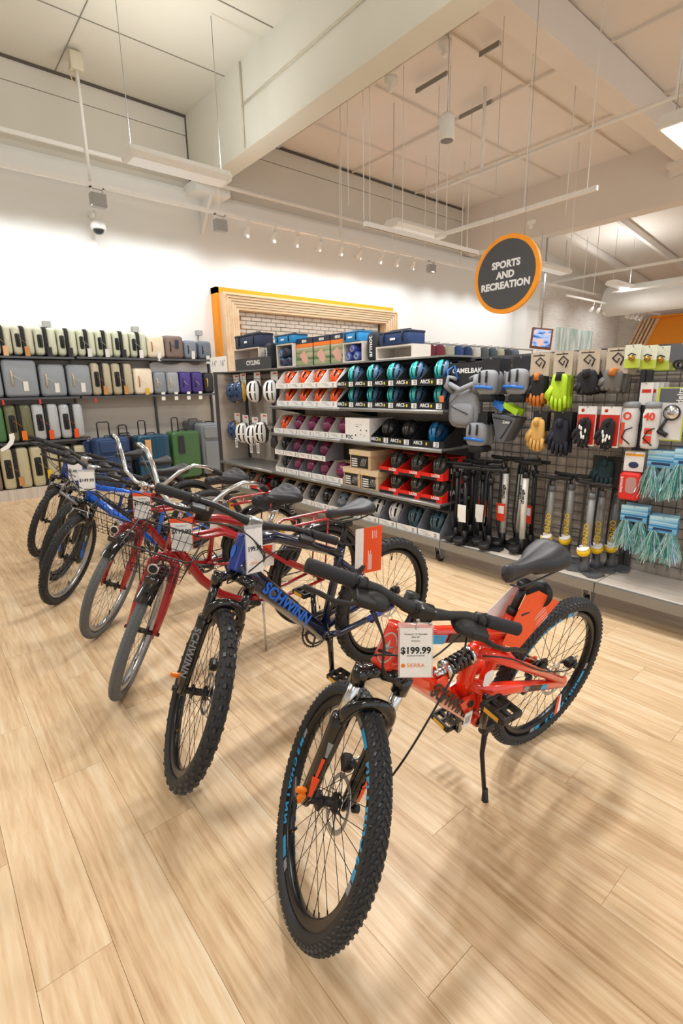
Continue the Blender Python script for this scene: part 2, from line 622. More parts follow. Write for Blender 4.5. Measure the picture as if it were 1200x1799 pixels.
b.box(11.2, 11.45, 3.5, 4.05, 5.2, 5.28)
b.box(11.38, 11.44, 3.5, 4.05, 5.1, 5.7)
b.build('beam_bracket', kind='structure')
b = MB(WALLM, DARKGAP)
b.box(4.02, 4.62, YW - 0.5, YW, 4.52, 4.68)
b.prism([(0, 0), (-0.42, 0), (0, -0.5)], (4.29, YW, 4.52), (0, 1, 0), (0, 0, 1), (0.05, 0, 0))
b.build('beam_corbel', kind='structure')

# conduits and pipes
def pipe(name, label, segs, r, m=WHITE, cat='pipe', n=8):
    mb = MB(m)
    for sg in segs:
        mb.tube(sg, r, n)
    return mb.build(name, label=label, cat=cat)


pipe('sprinkler_pipe', 'long white pipe running parallel to the back wall above the track lights', [[(-6, 8.05, 4.6), (7.4, 8.05, 4.6)]], 0.03)
pipe('sprinkler_pipe', 'white sprinkler pipe running towards the cross beam under the foil ceiling', [[(7.26, 6.19, 4.6), (7.26, -4, 4.6)], [(7.26, 5.2, 4.6), (7.26, 5.2, 5.7)], [(7.26, 2.6, 4.6), (7.26, 2.6, 5.7)]], 0.026)
pipe('wall_conduit', 'thin vertical white conduit with a side branch on the big beam', [[(4.15, 6.9, 5.7), (4.15, 6.9, 4.7)], [(4.15, 6.9, 5.2), (4.15, -3, 5.25)]], 0.012, mat('old_white', 'cfc6b0', 0.6), 'conduit')
pipe('electric_conduit', 'short thick white tube ending in a spout under the left ceiling', [[(1.6, 4.1, 5.3), (1.75, 4.7, 5.3), (1.98, 5.6, 5.3)], [(1.98, 5.6, 5.3), (2.0, 5.7, 5.16)]], 0.055, WHITE, 'conduit')
for i, (x0, y0, x1, y1, z, lb) in enumerate((
        (12.5, 7.6, 21, 7.6, 4.1, 'white pipe high beyond the round sign, parallel to the brick wall'),
        (14.5, 7.9, 14.5, 0, 4.25, 'upper white pipe crossing the far bay beside the round sign'),
        (15.5, 6.6, 15.5, 0, 3.9, 'lower white pipe crossing the far bay above the air duct'))):
    pipe('ceiling_pipe', lb, [[(x0, y0, z), (x1, y1, z)]], 0.035)
dk = MB(WHITE, DARKGAP)
dk.cyl((16.9, 7.3, 3.85), (16.9, -4, 3.85), 0.42, n=24)
dk.cyl((16.9, 7.32, 3.85), (16.9, 7.3, 3.85), 0.36, n=24, mi=1)
dk.build('air_duct', label='fat round white air duct in the far bay on the right', cat='duct')

# high-bay fixtures in view
LENS = mat('light_lens', 'd8d6d2', 0.4, emit=0.25)


def fixture(x, y, label, hang=5.7, axis=0, lens=None):
    t = thing('light_fixture', label, 'light fixture', (x, y, 3.98), PI / 2 if axis else 0, 'linear high-bay light fixtures')
    m = MB(WHITE, LENS)
    m.prism([(-0.13, -0.02), (0.13, -0.02), (0.17, 0.03), (0.11, 0.10), (-0.11, 0.10), (-0.17, 0.03)], (-0.61, 0, 0), (0, 1, 0), (0, 0, 1), (1.22, 0, 0))
    m.build('housing', t)
    m = MB(lens or LENS)
    m.box(-0.57, 0.57, -0.115, 0.115, -0.026, -0.0205)
    m.build('lens', t)
    sl = MB(DARKGAP)
    for k in range(3):
        sl.box(-0.56 + k * 0.38, -0.22 + k * 0.38, -0.165, -0.14, 0.03, 0.034)
    sl.build('vent', t)
    for sx in (-0.55, 0.55):
        w_ = MB(STEEL)
        w_.tube([(sx, 0, 0.1), (sx, 0, hang - 3.98)], 0.005, 5)
        w_.build('wire', t)
    return t


fixture(2.92, 6.35, 'linear white light fixture hanging beside the big beam over the luggage')
fixture(7.05, 6.32, 'linear white light fixture hanging behind the track rails left of the round sign')
fixture(11.8, 6.4, 'linear white light fixture just to the right of the round sign', 4.7)
fixture(15.3, 6.3, 'small far light fixture in front of the air duct', 5.3)
fixture(6.95, 2.28, 'glowing light fixture cut by the right edge of the photo', lens=mat('lens_lit', 'fff8ee', 0.4, emit=5))

# track along the back wall with heads
t = MB(WHITE)
t.box(-6, 11.2, 7.98, 8.03, 4.16, 4.21)
t.build('wall_track', label='long white lighting track parallel to the back wall', cat='track')
rd = MB(WHITE)
for xx in (-1, 2.4, 4.3, 6.8, 8.2, 10.5):
    rd.tube([(xx, 8.0, 4.2), (xx, 8.0, 5.7)], 0.008, 6)
rd.build('track_rod', label='thin white rods that hang the wall track from the ceiling', cat='rod', kind='stuff')
GLOW = mat('lamp_glow', 'fff6e0', 0.4, emit=14)


def head_proto():
    t = thing('track_light', 'x', 'track light')
    m = MB(WHITE)
    m.box(-0.03, 0.03, -0.02, 0.02, -0.04, 0)
    m.tube([(0, 0, -0.04), (0, 0.0, -0.1)], 0.012, 8)
    m.build('stem', t)
    d = Vector((0.05, 0.62, -0.78)).normalized()
    m = MB(WHITE)
    m.lathe([(0.028, -0.07), (0.034, -0.03), (0.03, 0.02), (0.062, 0.11), (0.055, 0.112)], (0, 0, -0.13), d, 16)
    m.build('lamp_shade', t)
    m = MB(GLOW)
    m.lathe([(0.001, 0.105), (0.05, 0.108), (0.05, 0.111), (0.001, 0.111)], (0, 0, -0.13), d, 12)
    m.build('bulb', t)
    return t


ordn = ['first', 'second', 'third', 'fourth', 'fifth', 'sixth', 'seventh', 'eighth', 'ninth', 'tenth', 'eleventh', 'twelfth', 'thirteenth', 'fourteenth', 'fifteenth', 'sixteenth', 'seventeenth', 'eighteenth']
h0 = note_kids(head_proto())
hx = [4.79, 5.32, 5.79, 6.30, 6.83, 7.31, 7.90, 8.37, 8.87]
for k, x in enumerate(hx):
    lb = '%s white track light head from the grey flood box along the back wall' % ordn[k]
    if k == 0:
        h0.location, h0['label'], h0['group'] = (x, 8.0, 4.16), lb, 'track lights on the wall track'
    else:
        dup(h0, Matrix.Translation((x, 8.0, 4.16)), lb, 'track lights on the wall track')
for x, lb in ((2.46, 'grey flood light box on the wall track above the camera'), (4.29, 'grey flood light box on the wall track left of the track heads'), (9.45, 'grey flood light box at the far end of the track heads')):
    t = thing('flood_light', lb, 'flood light', (x, 8.0, 4.16), 0, 'flood light boxes on the wall track')
    m = MB(WHITE)
    m.box(-0.09, -0.07, -0.03, 0.03, -0.16, 0.02)
    m.box(0.07, 0.09, -0.03, 0.03, -0.16, 0.02)
    m.box(-0.09, 0.09, -0.03, 0.03, -0.02, 0.0)
    m.build('bracket', t)
    m = MB(mat('flood_grey', 'a9a9a8', 0.5))
    m.rbox((0, 0.0, -0.16), (0.2, 0.12, 0.17), 0.01, 0.01, 1)
    m.build('housing', t)
t = thing('security_camera', 'white dome camera on an arm on the wall under the flood box', 'camera', (2.55, YW, 3.98))
m = MB(WHITE)
m.tube([(0, 0, 0), (0, -0.18, 0.02), (0, -0.26, -0.02), (0, -0.27, -0.12)], [0.035, 0.03, 0.03, 0.03], 10)
m.build('bracket', t)
m = MB(WHITE)
m.lathe([(0.03, 0), (0.1, -0.05), (0.105, -0.12), (0.09, -0.13)], (0, -0.27, -0.1), (0, 0, 1), 20)
m.build('housing', t)
m = MB(mat('dome_glass', '2c3236', 0.05))
m.blob((0, -0.27, -0.235), (0.15, 0.15, 0.12), 1, nu=16)
m.build('dome', t)
t = thing('pole_bracket', 'white pole with a rusty clamp hanging from the ceiling in front of the back wall', 'bracket', (2.39, 8.0, 4.2))
m = MB(WHITE)
m.tube([(0, 0, 0), (0, 0, 1.33)], 0.022, 8)
m.build('pole', t)
m = MB(mat('old_white', 'cfc6b0', 0.6))
m.rbox((0, 0, 1.38), (0.16, 0.12, 0.2), 0.02, 0.01, 2)
m.build('clamp', t)
m = MB(mat('cable_tan', 'cdb59a', 0.6))
m.tube([(-0.06, 0, 1.42), (-0.1, 0, 1.25), (-0.05, 0, 1.1), (-0.02, 0, 1.2), (-0.03, 0, 1.4)], 0.008, 5)
m.build('cable', t)

# hanging tracks over the aisle
t = thing('ceiling_track', 'white lighting track running towards the viewer, ending above the round sign', 'track', (6.45, 0, 3.6))
m = MB(WHITE)
m.box(-0.02, 0.02, 3.03, 5.4, 0, 0.05)
m.build('rail', t)
for yy in (3.15, 3.95, 5.2):
    m = MB(WHITE)
    m.tube([(0, yy, 0.04), (0, yy, 2.1)], 0.007, 6)
    m.build('rod', t)
t = thing('ceiling_track', 'white lighting track left of the round sign parallel to the back wall', 'track', (5.2, 5.6, 3.6))
m = MB(WHITE, DARKGAP)
m.box(0, 2.6, -0.03, 0.03, 0, 0.06)
m.box(0, 2.6, -0.012, 0.012, -0.002, 0, 1)
m.build('rail', t)
for xx in (0.1, 0.75, 1.5, 2.3):
    m = MB(WHITE)
    m.tube([(xx, 0, 0.04), (xx, 0, 2.1)], 0.006, 6)
    m.build('rod', t)
for x, y0, y1, lb in ((6.42, 5.22, 5.78, 'middle metal channel fixed to the foil ceiling behind the hanging speaker'), (7.52, 5.25, 5.84, 'metal channel on the foil ceiling to the right of the speaker'), (6.44, 4.42, 4.71, 'short metal channel on the foil ceiling nearest the big beam')):
    m = MB(STEEL, DARKGAP)
    m.box(x - 0.025, x + 0.025, y0, y1, 5.6, 5.64)
    m.box(x - 0.03, x - 0.022, y0, y1, 5.58, 5.64, 1)
    m.build('metal_channel', label=lb, cat='channel')
hr = -1
HR = ['just right of the big beam end', 'nearest the big beam, ending at the left track', 'left of the pendant speaker, behind the left track', 'short one behind the ceiling light by the back wall', 'farthest one left of the second beam', 'in front of the second beam, left of the round sign', 'close to the cross beam under the foil ceiling', 'against the second beam above the round sign', 'in the far bay right of the round sign', 'in the far bay by the brick wall', 'in the far bay near the air duct']
for x, y, z0, z1 in ((5.35, 6.1, 4.0, 5.745), (5.0, 5.4, 3.6, 5.745), (5.9, 6.9, 3.9, 5.745), (8.4, 7.3, 3.9, 5.745), (9.2, 7.0, 4.0, 5.745), (7.9, 6.6, 4.0, 5.745), (8.0, 4.2, 3.9, 5.745), (10.2, 5.2, 3.6, 5.745), (13.5, 6.2, 3.6, 5.58), (14.4, 6.9, 3.7, 5.2), (13.9, 4.4, 3.6, 5.2)):
    m = MB(WHITE)
    m.tube([(x, y, z0), (x, y, z1)], 0.007, 5)
    hr += 1
    m.build('hanger_rod', label='thin white hanger rod %s' % HR[hr], cat='rod', group='thin hanger rods under the ceiling')
t = thing('pendant_speaker', 'white bullet-shaped speaker hanging from the ceiling above the round sign', 'speaker', (5.745, 4.66, 4.45))
m = MB(WHITE)
m.lathe([(0.001, 0), (0.09, 0.0), (0.1, 0.02), (0.092, 0.24), (0.07, 0.29), (0.001, 0.3)], (0, 0, 0), (0, 0, 1), 24)
m.build('housing', t)
m = MB(mat('speaker_grille', '8d8d90', 0.8))
m.lathe([(0.001, -0.003), (0.08, -0.003), (0.08, 0.001), (0.001, 0.001)], (0, 0, 0), (0, 0, 1), 20)
m.build('grille', t)
m = MB(STEEL)
m.tube([(0, 0, 0.3), (0, 0, 1.05), (0.2, 0.19, 1.28)], 0.005, 5)
m.build('wire', t)
for x, y, z, lb in ((5.9, 4.86, 5.6, 'white junction box with a sprinkler head where the speaker wire starts'), (5.85, 5.75, 5.55, 'white junction box on the foil ceiling behind the big beam'), (11.1, 6.6, 4.9, 'white junction box on the far beam above the track')):
    m = MB(WHITE)
    m.lathe([(0.03, -0.12), (0.04, -0.1), (0.03, -0.05), (0.09, -0.03), (0.09, 0.05), (0.001, 0.06)], (x, y, z), (0, 0, 1), 14)
    m.build('junction_box', label=lb, cat='junction box')

# round sign
t = thing('round_sign', 'round charcoal sign with an orange rim reading Sports and Recreation', 'sign', (5.57, 3.585, 2.695))
m = MB(ORANGE)
m.lathe([(0.35, -0.02), (0.425, -0.02), (0.425, 0.02), (0.35, 0.02)], (0, 0, 0), (1, 0, 0), 72, smooth=False)
m.build('rim', t)
SIGN = mat('sign_charcoal', '4a4a4c', 0.7)
m = MB(SIGN)
m.lathe([(0.001, -0.024), (0.375, -0.024), (0.375, 0.018), (0.001, 0.018)], (0, 0, 0), (1, 0, 0), 72, smooth=False)
m.build('disc', t)
LET = mat('sign_letters', 'e4e4e2', 0.6)
for k, wd in enumerate(('SPORTS', 'AND', 'RECREATION')):
    write(wd, 0.104, LET, t, (-0.026, 0, 0.108 - 0.112 * k), (0, -1, 0), (0, 0, 1), bold=0.005, spacing=1.03)
m = MB(STEEL)
for yy in (-0.2, 0.2):
    m.tube([(0, yy, 0.37), (0, yy, 3.0)], 0.003, 5)
m.build('wire', t)

# screen, mural, orange feature on the far walls
t = thing('wall_screen', 'tilted screen with a brown frame hanging on a pole beyond the shelf rail', 'screen', (11.7, 6.5, 2.5))
m = MB(mat('frame_brown', '6a3f28', 0.5))
m.M = Matrix.Rotation(math.radians(-48), 4, 'Z') @ Matrix.Rotation(math.radians(7), 4, 'Y') @ Matrix.Rotation(math.radians(-14), 4, 'X')
m.box(-0.24, 0.24, -0.03, 0.03, -0.24, 0.24)
m.build('frame', t)


def picture_mat(name, c1, c2, c3, sx, sy, emit=0.0):
    m = bpy.data.materials.new(name)
    m.use_nodes = True
    nt = m.node_tree
    p = nt.nodes['Principled BSDF']
    tc = node(nt, 'ShaderNodeTexCoord')
    mp = node(nt, 'ShaderNodeMapping', {0: tc.outputs['Object']})
    mp.inputs['Scale'].default_value = (sx, 1, sy)
    nz = node(nt, 'ShaderNodeTexNoise', {'Vector': mp.outputs[0], 'Scale': 1.0, 'Detail': 4.0})
    cr = node(nt, 'ShaderNodeValToRGB', {0: nz.outputs['Fac']})
    e = cr.color_ramp.elements
    e[0].position, e[1].position = 0.38, 0.62
    e[0].color, e[1].color = lin(c1), lin(c3)
    e.new(0.5).color = lin(c2)
    nt.links.new(cr.outputs[0], p.inputs['Base Color'])
    if emit:
        nt.links.new(cr.outputs[0], p.inputs['Emission Color'])
        p.inputs['Emission Strength'].default_value = emit
    return m


m = MB(picture_mat('screen_picture', '2b4f8e', '7fa6d8', 'd8a58c', 8, 12, 0.5))
m.M = Matrix.Rotation(math.radians(-48), 4, 'Z') @ Matrix.Rotation(math.radians(7), 4, 'Y') @ Matrix.Rotation(math.radians(-14), 4, 'X')
m.box(-0.20, 0.20, -0.034, -0.031, -0.20, 0.20)
m.build('screen', t)
m = MB(STEEL)
m.tube([(0.05, 0.04, 0), (0.05, 0.06, 2.75)], 0.02, 8)
m.build('pole', t)
m = MB(picture_mat('forest_print', '9db7ab', 'c9d9d6', 'eef6f2', 5, 0.8))
m.box(-1.3, 1.3, -0.012, 0.0, -0.36, 0.36)
o = m.build('wall_mural', label='pale forest photo mural on the white brick wall', cat='mural')
o.location = (17.85, YW - 0.001, 2.9)
t = thing('feature_panel', 'orange feature panel edged with slanted wood slats on the far right wall', 'panel', (21.2, 0, 0))
m = MB(ORANGE)
m.prism([(8.0, 2.0), (7.75, 2.9), (7.3, 3.68), (4.5, 3.68), (4.5, 2.0)], (0.0, 0, 0), (0, 1, 0), (0, 0, 1), (-0.06, 0, 0))
m.box(-0.3, 0, 4.5, 7.5, 3.68, 3.75)
m.build('orange_board', t)
SLAT = plank_mat('ash_wood', ['c49a72', 'd9b48d', 'e8caa6', 'f0d9ba'], axis='Z', pw=0.31, pl=2.0, rough=0.55)
for k in range(5):
    m = MB(SLAT)
    m.prism([(8.42 - k * 0.13, 2.0), (8.49 - k * 0.13, 2.0), (7.84 - k * 0.13, 3.68), (7.77 - k * 0.13, 3.68)], (-0.06, 0, 0), (0, 1, 0), (0, 0, 1), (-0.12, 0, 0))
    m.build('slat', t)
t = thing('far_track', 'white truss track with clustered spot heads above the forest mural', 'track', (17.5, 7.2, 3.75))
m = MB(WHITE)
m.box(-3.4, 3.5, -0.02, 0.02, 0, 0.05)
m.box(-0.5, 3.5, -2.5, -2.46, 0.0, 0.05)
m.build('rail', t)
for k, xx in enumerate((-1.7, -1.25, -0.8, -0.35, 0.9, 1.25, 1.6, 1.95)):
    m = MB(WHITE, GLOW)
    m.tube([(xx, 0, 0), (xx, 0.02, -0.12)], 0.015, 6)
    m.lathe([(0.03, 0), (0.07, 0.14), (0.001, 0.14)], (xx, 0.02, -0.12), (0, 0.6, -0.8), 10)
    m.lathe([(0.001, 0.142), (0.06, 0.142), (0.001, 0.143)], (xx, 0.02, -0.12), (0, 0.6, -0.8), 10, mi=1)
    m.build('spot_head', t)

# wood and orange portal framing a white brick panel on the back wall
t = thing('wood_portal', 'stepped wood slat portal with an orange edge around a white brick panel', 'wall frame', (0, 0, 0))
X0, X1, ZT = 4.44, 8.74, 3.09
m = MB(ORANGE)
m.box(X0 - 0.05, X0, 8.5, YW - 0.002, 0.0, ZT + 0.1)
m.box(X0 - 0.05, X1 + 0.02, 8.5, YW - 0.002, ZT, ZT + 0.1)
m.box(X0, X0 + 0.62, 8.62, YW - 0.002, 0, ZT)
m.build('orange_edge', t)
for k in range(6):
    a = 0.053 * k
    m = MB(SLAT)
    y0 = 8.33 + 0.012 * k
    m.box(X0 + a, X0 + a + 0.044, y0, 8.62, 0, ZT - a * 0.84)
    m.build('slat', t)
    m = MB(SLAT)
    m.box(X0 + a + 0.044, X1 - a - 0.044, y0, 8.62, ZT - a * 0.84 - 0.038, ZT - a * 0.84)
    m.build('slat', t)
    m = MB(SLAT)
    m.box(X1 - a - 0.044, X1 - a, y0, 8.62, 0, ZT - a * 0.84)
    m.build('slat', t)
m = MB(mat('portal_gap', '4a3a2c', 0.9))
m.box(X0, X0 + 0.34, 8.6, 8.62, 0, ZT)
m.box(X0, X1, 8.6, 8.62, ZT - 0.26, ZT)
m.box(X1 - 0.34, X1, 8.6, 8.62, 0, ZT)
m.build('backing', t)
m = MB(mat('mortar', 'd9d4cd', 0.9))
m.box(X0 + 0.33, X1 - 0.33, 8.63, 8.66, 1.2, ZT - 0.25)
bp_ = m.build('brick_panel', t)
WB = mat('whitewashed_brick', 'e6e0d9', 0.85, var=0.12, scale=4, bump=0.4)
bm_ = MB(WB)
bm_.rbox((0, 0, 0), (0.205, 0.06, 0.062), 0.006, 0.006, 1, seg=1)
bme = bm_.mesh('brick')
z = ZT - 0.30
row = 0
while z > 2.0:
    x = X0 + 0.36 + (0.11 if row % 2 else 0) + 0.08
    while x < X1 - 0.42:
        o = put('brick', bme, bp_)
        o.location = (x, 8.62 - rnd.random() * 0.02, z)
        x += 0.217
    z -= 0.073
    row += 1

# ---------------------------------------------------------------- gondola shelving (front at x 3.17, back panel at x 3.62)
XF, XB = 3.17, 3.62
BAYS = [(5.03, 6.36), (3.78, 5.03), (2.53, 3.78), (1.275, 2.53), (0.02, 1.275)]
BNAME = ['grey shelving bay with a pale wood end panel and hanging helmets', 'grey shelving bay full of helmet boxes, second from its wood end panel',
         'grey shelving bay full of helmet boxes ending at the wire grid', 'wheeled shelving bay with a wire grid over floor pumps', 'wheeled shelving bay with a wire grid and an empty wood deck']
GRIDM = mat('grid_wire', '77787a', 0.35, 0.7)


def casters(y, t):
    for x in (XF + 0.09,):
        m = MB(STEEL, BLACK)
        m.cyl((x, y - 0.015, 0.04), (x, y + 0.015, 0.04), 0.04, n=20, mi=1)
        m.cyl((x, y - 0.017, 0.04), (x, y + 0.017, 0.04), 0.02, n=12, mi=0)
        cs = m.build('caster_wheel', t)
        m = MB(STEEL)
        for s in (-1, 1):
            m.prism([(-0.025, 0.03), (0.02, 0.03), (0.045, 0.13), (-0.05, 0.13)], (x, y + s * 0.024, 0), (1, 0, 0), (0, 0, 1), (0, 0.003, 0))
        m.box(x - 0.05, x + 0.05, y - 0.035, y + 0.035, 0.13, 0.142)
        m.build('fork', cs)


bays = []
for i, (y0, y1) in enumerate(BAYS):
    t = thing('shelving_bay', BNAME[i], 'shelving', (0, 0, 0), 0, 'bays of the shelving island')
    bays.append(t)
    g = 0.003
    m = MB(PALEWOOD)
    m.box(XB + 0.02, XB + 0.05, y0 + g, y1 - g, 0.15, 1.66)
    m.build('back_panel', t)
    m = MB(DECKWOOD)
    m.box(XF + 0.03, XB, y0 + g, y1 - g, 0.185, 0.205)
    m.build('base_deck', t)
    m = MB(SHELFGREY)
    m.box(XF, XF + 0.03, y0 + g, y1 - g, 0.145, 0.207)
    m.box(XF + 0.03, XB, y0 + g, y1 - g, 0.15, 0.18)
    m.build('base_frame', t)
    m = MB(POSTGREY)
    for yy in (y0 + g, y1 - 0.03 - g):
        m = MB(POSTGREY)
        m.box(XB - 0.02, XB + 0.02, yy, yy + 0.03, 0.18, 1.66)
        m.build('upright', t)
    m = MB(POSTGREY)
    m.box(XB - 0.02, XB + 0.06, y0 + g, y1 - g, 1.645, 1.675)
    if i >= 3:
        m.box(XB - 0.05, XB - 0.02, y0 + g, y1 - g, 1.628, 1.64)
    m.build('top_rail', t)
    casters(y0 + 0.06 if i != 4 else y0 + 0.6, t)
    shelves = {0: [(0.515, XF)], 1: [(0.515, XF), (0.965, XF), (1.27, XF)], 2: [(0.515, XF), (0.965, XF), (1.27, XF)]}.get(i, [])
    for z, xf in shelves:
        m = MB(SHELFGREY)
        m.box(xf, XB + 0.01, y0 + g, y1 - g, z - 0.018, z)
        m.tube([(xf, y0 + g, z - 0.016), (xf, y1 - g, z - 0.016)], 0.017, 10)
        sh = m.build('shelf', t)
        m = MB(DARKSTEEL)
        for yy in (y0 + 0.01, y1 - 0.014):
            m.prism([(0, 0), (-0.38, 0), (-0.38, -0.02), (0, -0.09)], (XB, yy, z - 0.019), (1, 0, 0), (0, 0, 1), (0, 0.004, 0))
        m.build('bracket', sh)
    if i >= 3:
        m = MB(GRIDM)
        z = 0.28
        while z < 1.6:
            m.bar((XB, y0 + 0.04, z), (XB, y1 - 0.04, z), 0.006)
            if (z * 100) % 10 < 5:
                m.bar((XB - 0.03, y0 + 0.04, z + 0.008), (XB - 0.03, y1 - 0.04, z + 0.008), 0.007)
            z += 0.065
        y = y0 + 0.09
        while y < y1 - 0.05:
            m.bar((XB - 0.006, y, 0.25), (XB - 0.006, y, 1.62), 0.005)
            y += 0.075
        m.build('wire_grid', t, kind='stuff')
    if i == 0:
        m = MB(PALEWOOD)
        m.box(XF + 0.03, XB, y1 - 0.012, y1 - 0.004, 0.15, 1.66)
        m.build('end_panel', t)
        m = MB(POSTGREY)
        m.box(XF - 0.005, XF + 0.03, y1 - 0.02, y1 + 0.02, 0.0, 1.66)
        m.box(XF - 0.005, XB, y1 - 0.02, y1 + 0.02, 1.66, 1.685)
        m.box(XF - 0.3, XB, y1 - 0.0, y1 + 0.04, 0.02, 0.06)
        m.build('end_frame', t)
        m = MB(POSTGREY)
        m.box(XB - 0.03, XB, 5.62, 5.65, 0.55, 1.64)
        for yy in (5.30, 5.48, 5.75, 6.0, 6.2):
            for z in (1.03, 1.58):
                m.tube([(XB, yy, z), (XF + 0.08, yy, z), (XF + 0.06, yy, z + 0.02)], 0.004, 5)
        m.build('hook_rail', t)

# peg hooks of the right-hand bays
# ---------------------------------------------------------------- helmets and their boxes
def helmet_mesh(key, shell, accent=None, vents=True, solid=False, split=False):
    """x forward, y across, z up; a vented shell over a dark liner"""
    m = MB(shell, mat('helmet_liner', '1d1d20', 0.8), accent or shell, BLACK)
    NU, NV = 18, 16

    def P(u, v, k=1.0):
        t = PI * (-0.06 + 1.12 * u)
        q = -1 + 2 * v
        w_ = math.sqrt(max(0.0, 1 - abs(q) ** 2.3))
        x = 0.138 * k * q
        y = 0.1 * k * math.cos(t) * (0.25 + 0.75 * w_) * (w_ ** 0.3)
        z = 0.118 * k * math.sin(t) * w_ + (0.012 if q < -0.5 else 0) * q * (1 - math.sin(max(0, t)))
        if vents and not solid and 0.1 < u < 0.9:
            z += 0.004 * math.cos(u * 9 * 2 * PI)
        return (x, y, z)
    vs = [P(i / NU, j / NV) for j in range(NV + 1) for i in range(NU + 1)]
    fs, ms = [], []
    for j in range(NV):
        for i in range(NU):
            hole = False
            if solid:
                hole = i in (5, 9, 12) and (4 <= j <= 5 or 9 <= j <= 10)
            elif vents:
                hole = (i % 3) == 1 and (2 <= j <= 6 or 8 <= j <= 13) and 1 < i < NU - 2
            if not hole:
                fs.append((j * (NU + 1) + i, j * (NU + 1) + i + 1, (j + 1) * (NU + 1) + i + 1, (j + 1) * (NU + 1) + i))
                two = accent is not None and (i < 8 if split else (i < 2 or i >= NU - 2))
                ms.append(2 if two else 0)
    b = len(m.v)
    m.v += vs
    m.f += [tuple(q + b for q in f) for f in fs]
    m.mi += ms
    m.sm += [True] * len(fs)
    m.surf(lambda u, v: P(u, v, 0.93), 13, 11, 1)
    for s in (-1, 1):
        m.tube([(0.05, s * 0.09, 0), (0.02, s * 0.06, -0.07), (0.01, 0, -0.12)], 0.004, 4, 3)
        m.tube([(-0.05, s * 0.09, 0), (0.02, s * 0.06, -0.07)], 0.004, 4, 3)
    return m.mesh('helmet')


HC = {k: helmet_mesh(k, mat('helm_' + k, c, 0.25, coat=0.4), mat('helm_acc_' + k, a, 0.4), solid=so, split=k in ('teal', 'slate', 'blue')) for k, c, a, so in (
    ('orange', 'f0561f', '2a4a5a', False), ('teal', '35b5b5', '4d7397', False), ('maroon', '7c2d55', '6a2447', True), ('black', '25262a', '3a3b40', False),
    ('blue', '1f7fb8', '14466e', False), ('white', 'f1f1f1', '3a3a3c', False), ('slate', '3f5f6b', '4b6c78', False), ('greyblue', '6c7b8a', '59656f', True), ('navy', '1f3f6a', 'e0b030', True), ('olive', '4b4e4d', 'a8c22a', False))}
HNAME = {'orange': 'bright orange', 'teal': 'teal', 'maroon': 'maroon', 'black': 'black', 'blue': 'glossy blue', 'white': 'white', 'slate': 'dark slate green', 'greyblue': 'grey-blue', 'navy': 'dark blue', 'olive': 'dark grey'}

WCARD, KRAFT, BCARD, RCARD, GCARD = mat('carton_white', 'efedea', 0.6), mat('carton_kraft', 'c9ab84', 0.8), mat('carton_black', '1c1c1f', 0.5), mat('carton_red', 'e2231a', 0.45), mat('carton_grey', '7f838f', 0.6)
KIN = mat('carton_inside', 'b08a5c', 0.85)
LGREY = mat('carton_light', 'd9d6d2', 0.7)
CART = {'white': (WCARD, WCARD, KIN, WCARD), 'kraft': (KRAFT, WCARD, LGREY, LGREY), 'black': (BCARD, BCARD, BCARD, BCARD), 'red': (RCARD, RCARD, KIN, RCARD), 'grey': (GCARD, WCARD, LGREY, GCARD)}
_cart = {}


def carton_mesh(kind, w, h, d, slant):
    """open display carton, front at x=0 facing -x, y centred; mats: side, front, back lining, inner side"""
    key = (kind, round(w, 3), h, d, slant)
    if key in _cart:
        return _cart[key]
    side, front, back, inner = CART[kind]
    m = MB(side, front, back, inner)
    f, t = 0.055, 0.004
    top = min(d - 0.01, slant)
    if kind == 'red':
        prof = [(0, 0), (d, 0), (d, h), (d * 0.8, h), (0.0, f)]
    else:
        prof = [(0, 0), (d, 0), (d, h), (top, h), (0, f)]
    for s in (-1, 1):
        y = s * w / 2 - (t if s > 0 else 0)
        m.prism(prof, (0, y, 0), (1, 0, 0), (0, 0, 1), (0, t * 0.5, 0), 0 if s < 0 else 3)
        m.prism(prof, (0, y + t * 0.5, 0), (1, 0, 0), (0, 0, 1), (0, t * 0.5, 0), 3 if s < 0 else 0)
    m.box(0, t, -w / 2 + t, w / 2 - t, 0, f, 1)
    m.box(d - t, d, -w / 2 + t, w / 2 - t, 0, h, 2)
    m.box(t, d - t, -w / 2 + t, w / 2 - t, 0, t, 2)
    m.box(top, d - t, -w / 2 + t, w / 2 - t, h - t, h, 0)
    _cart[key] = m.mesh('carton')
    return _cart[key]


STK = MB(PAPER, INK)
STK.box(-0.001, 0, -0.028, 0.028, 0.0, 0.042)
for q in range(5):
    STK.box(-0.0016, -0.001, -0.02, 0.012 - 0.006 * (q % 3), 0.006 + q * 0.007, 0.009 + q * 0.007, 1)
STK = STK.mesh('price_label')
YEL = MB(mat('label_yellow', 'e8d81c', 0.5))
YEL.box(-0.001, 0, -0.008, 0.008, 0, 0.022)
YEL = YEL.mesh('yellow_label')
LINE = MB(mat('print_grey', '8f8f93', 0.7))
for q in range(3):
    LINE.box(-0.001, 0, -0.06 + 0.02 * q, 0.0 + 0.03 * q, 0.01 + q * 0.011, 0.013 + q * 0.011)
LINE = LINE.mesh('print')
WINK = mat('white_ink', 'ececec', 0.6)


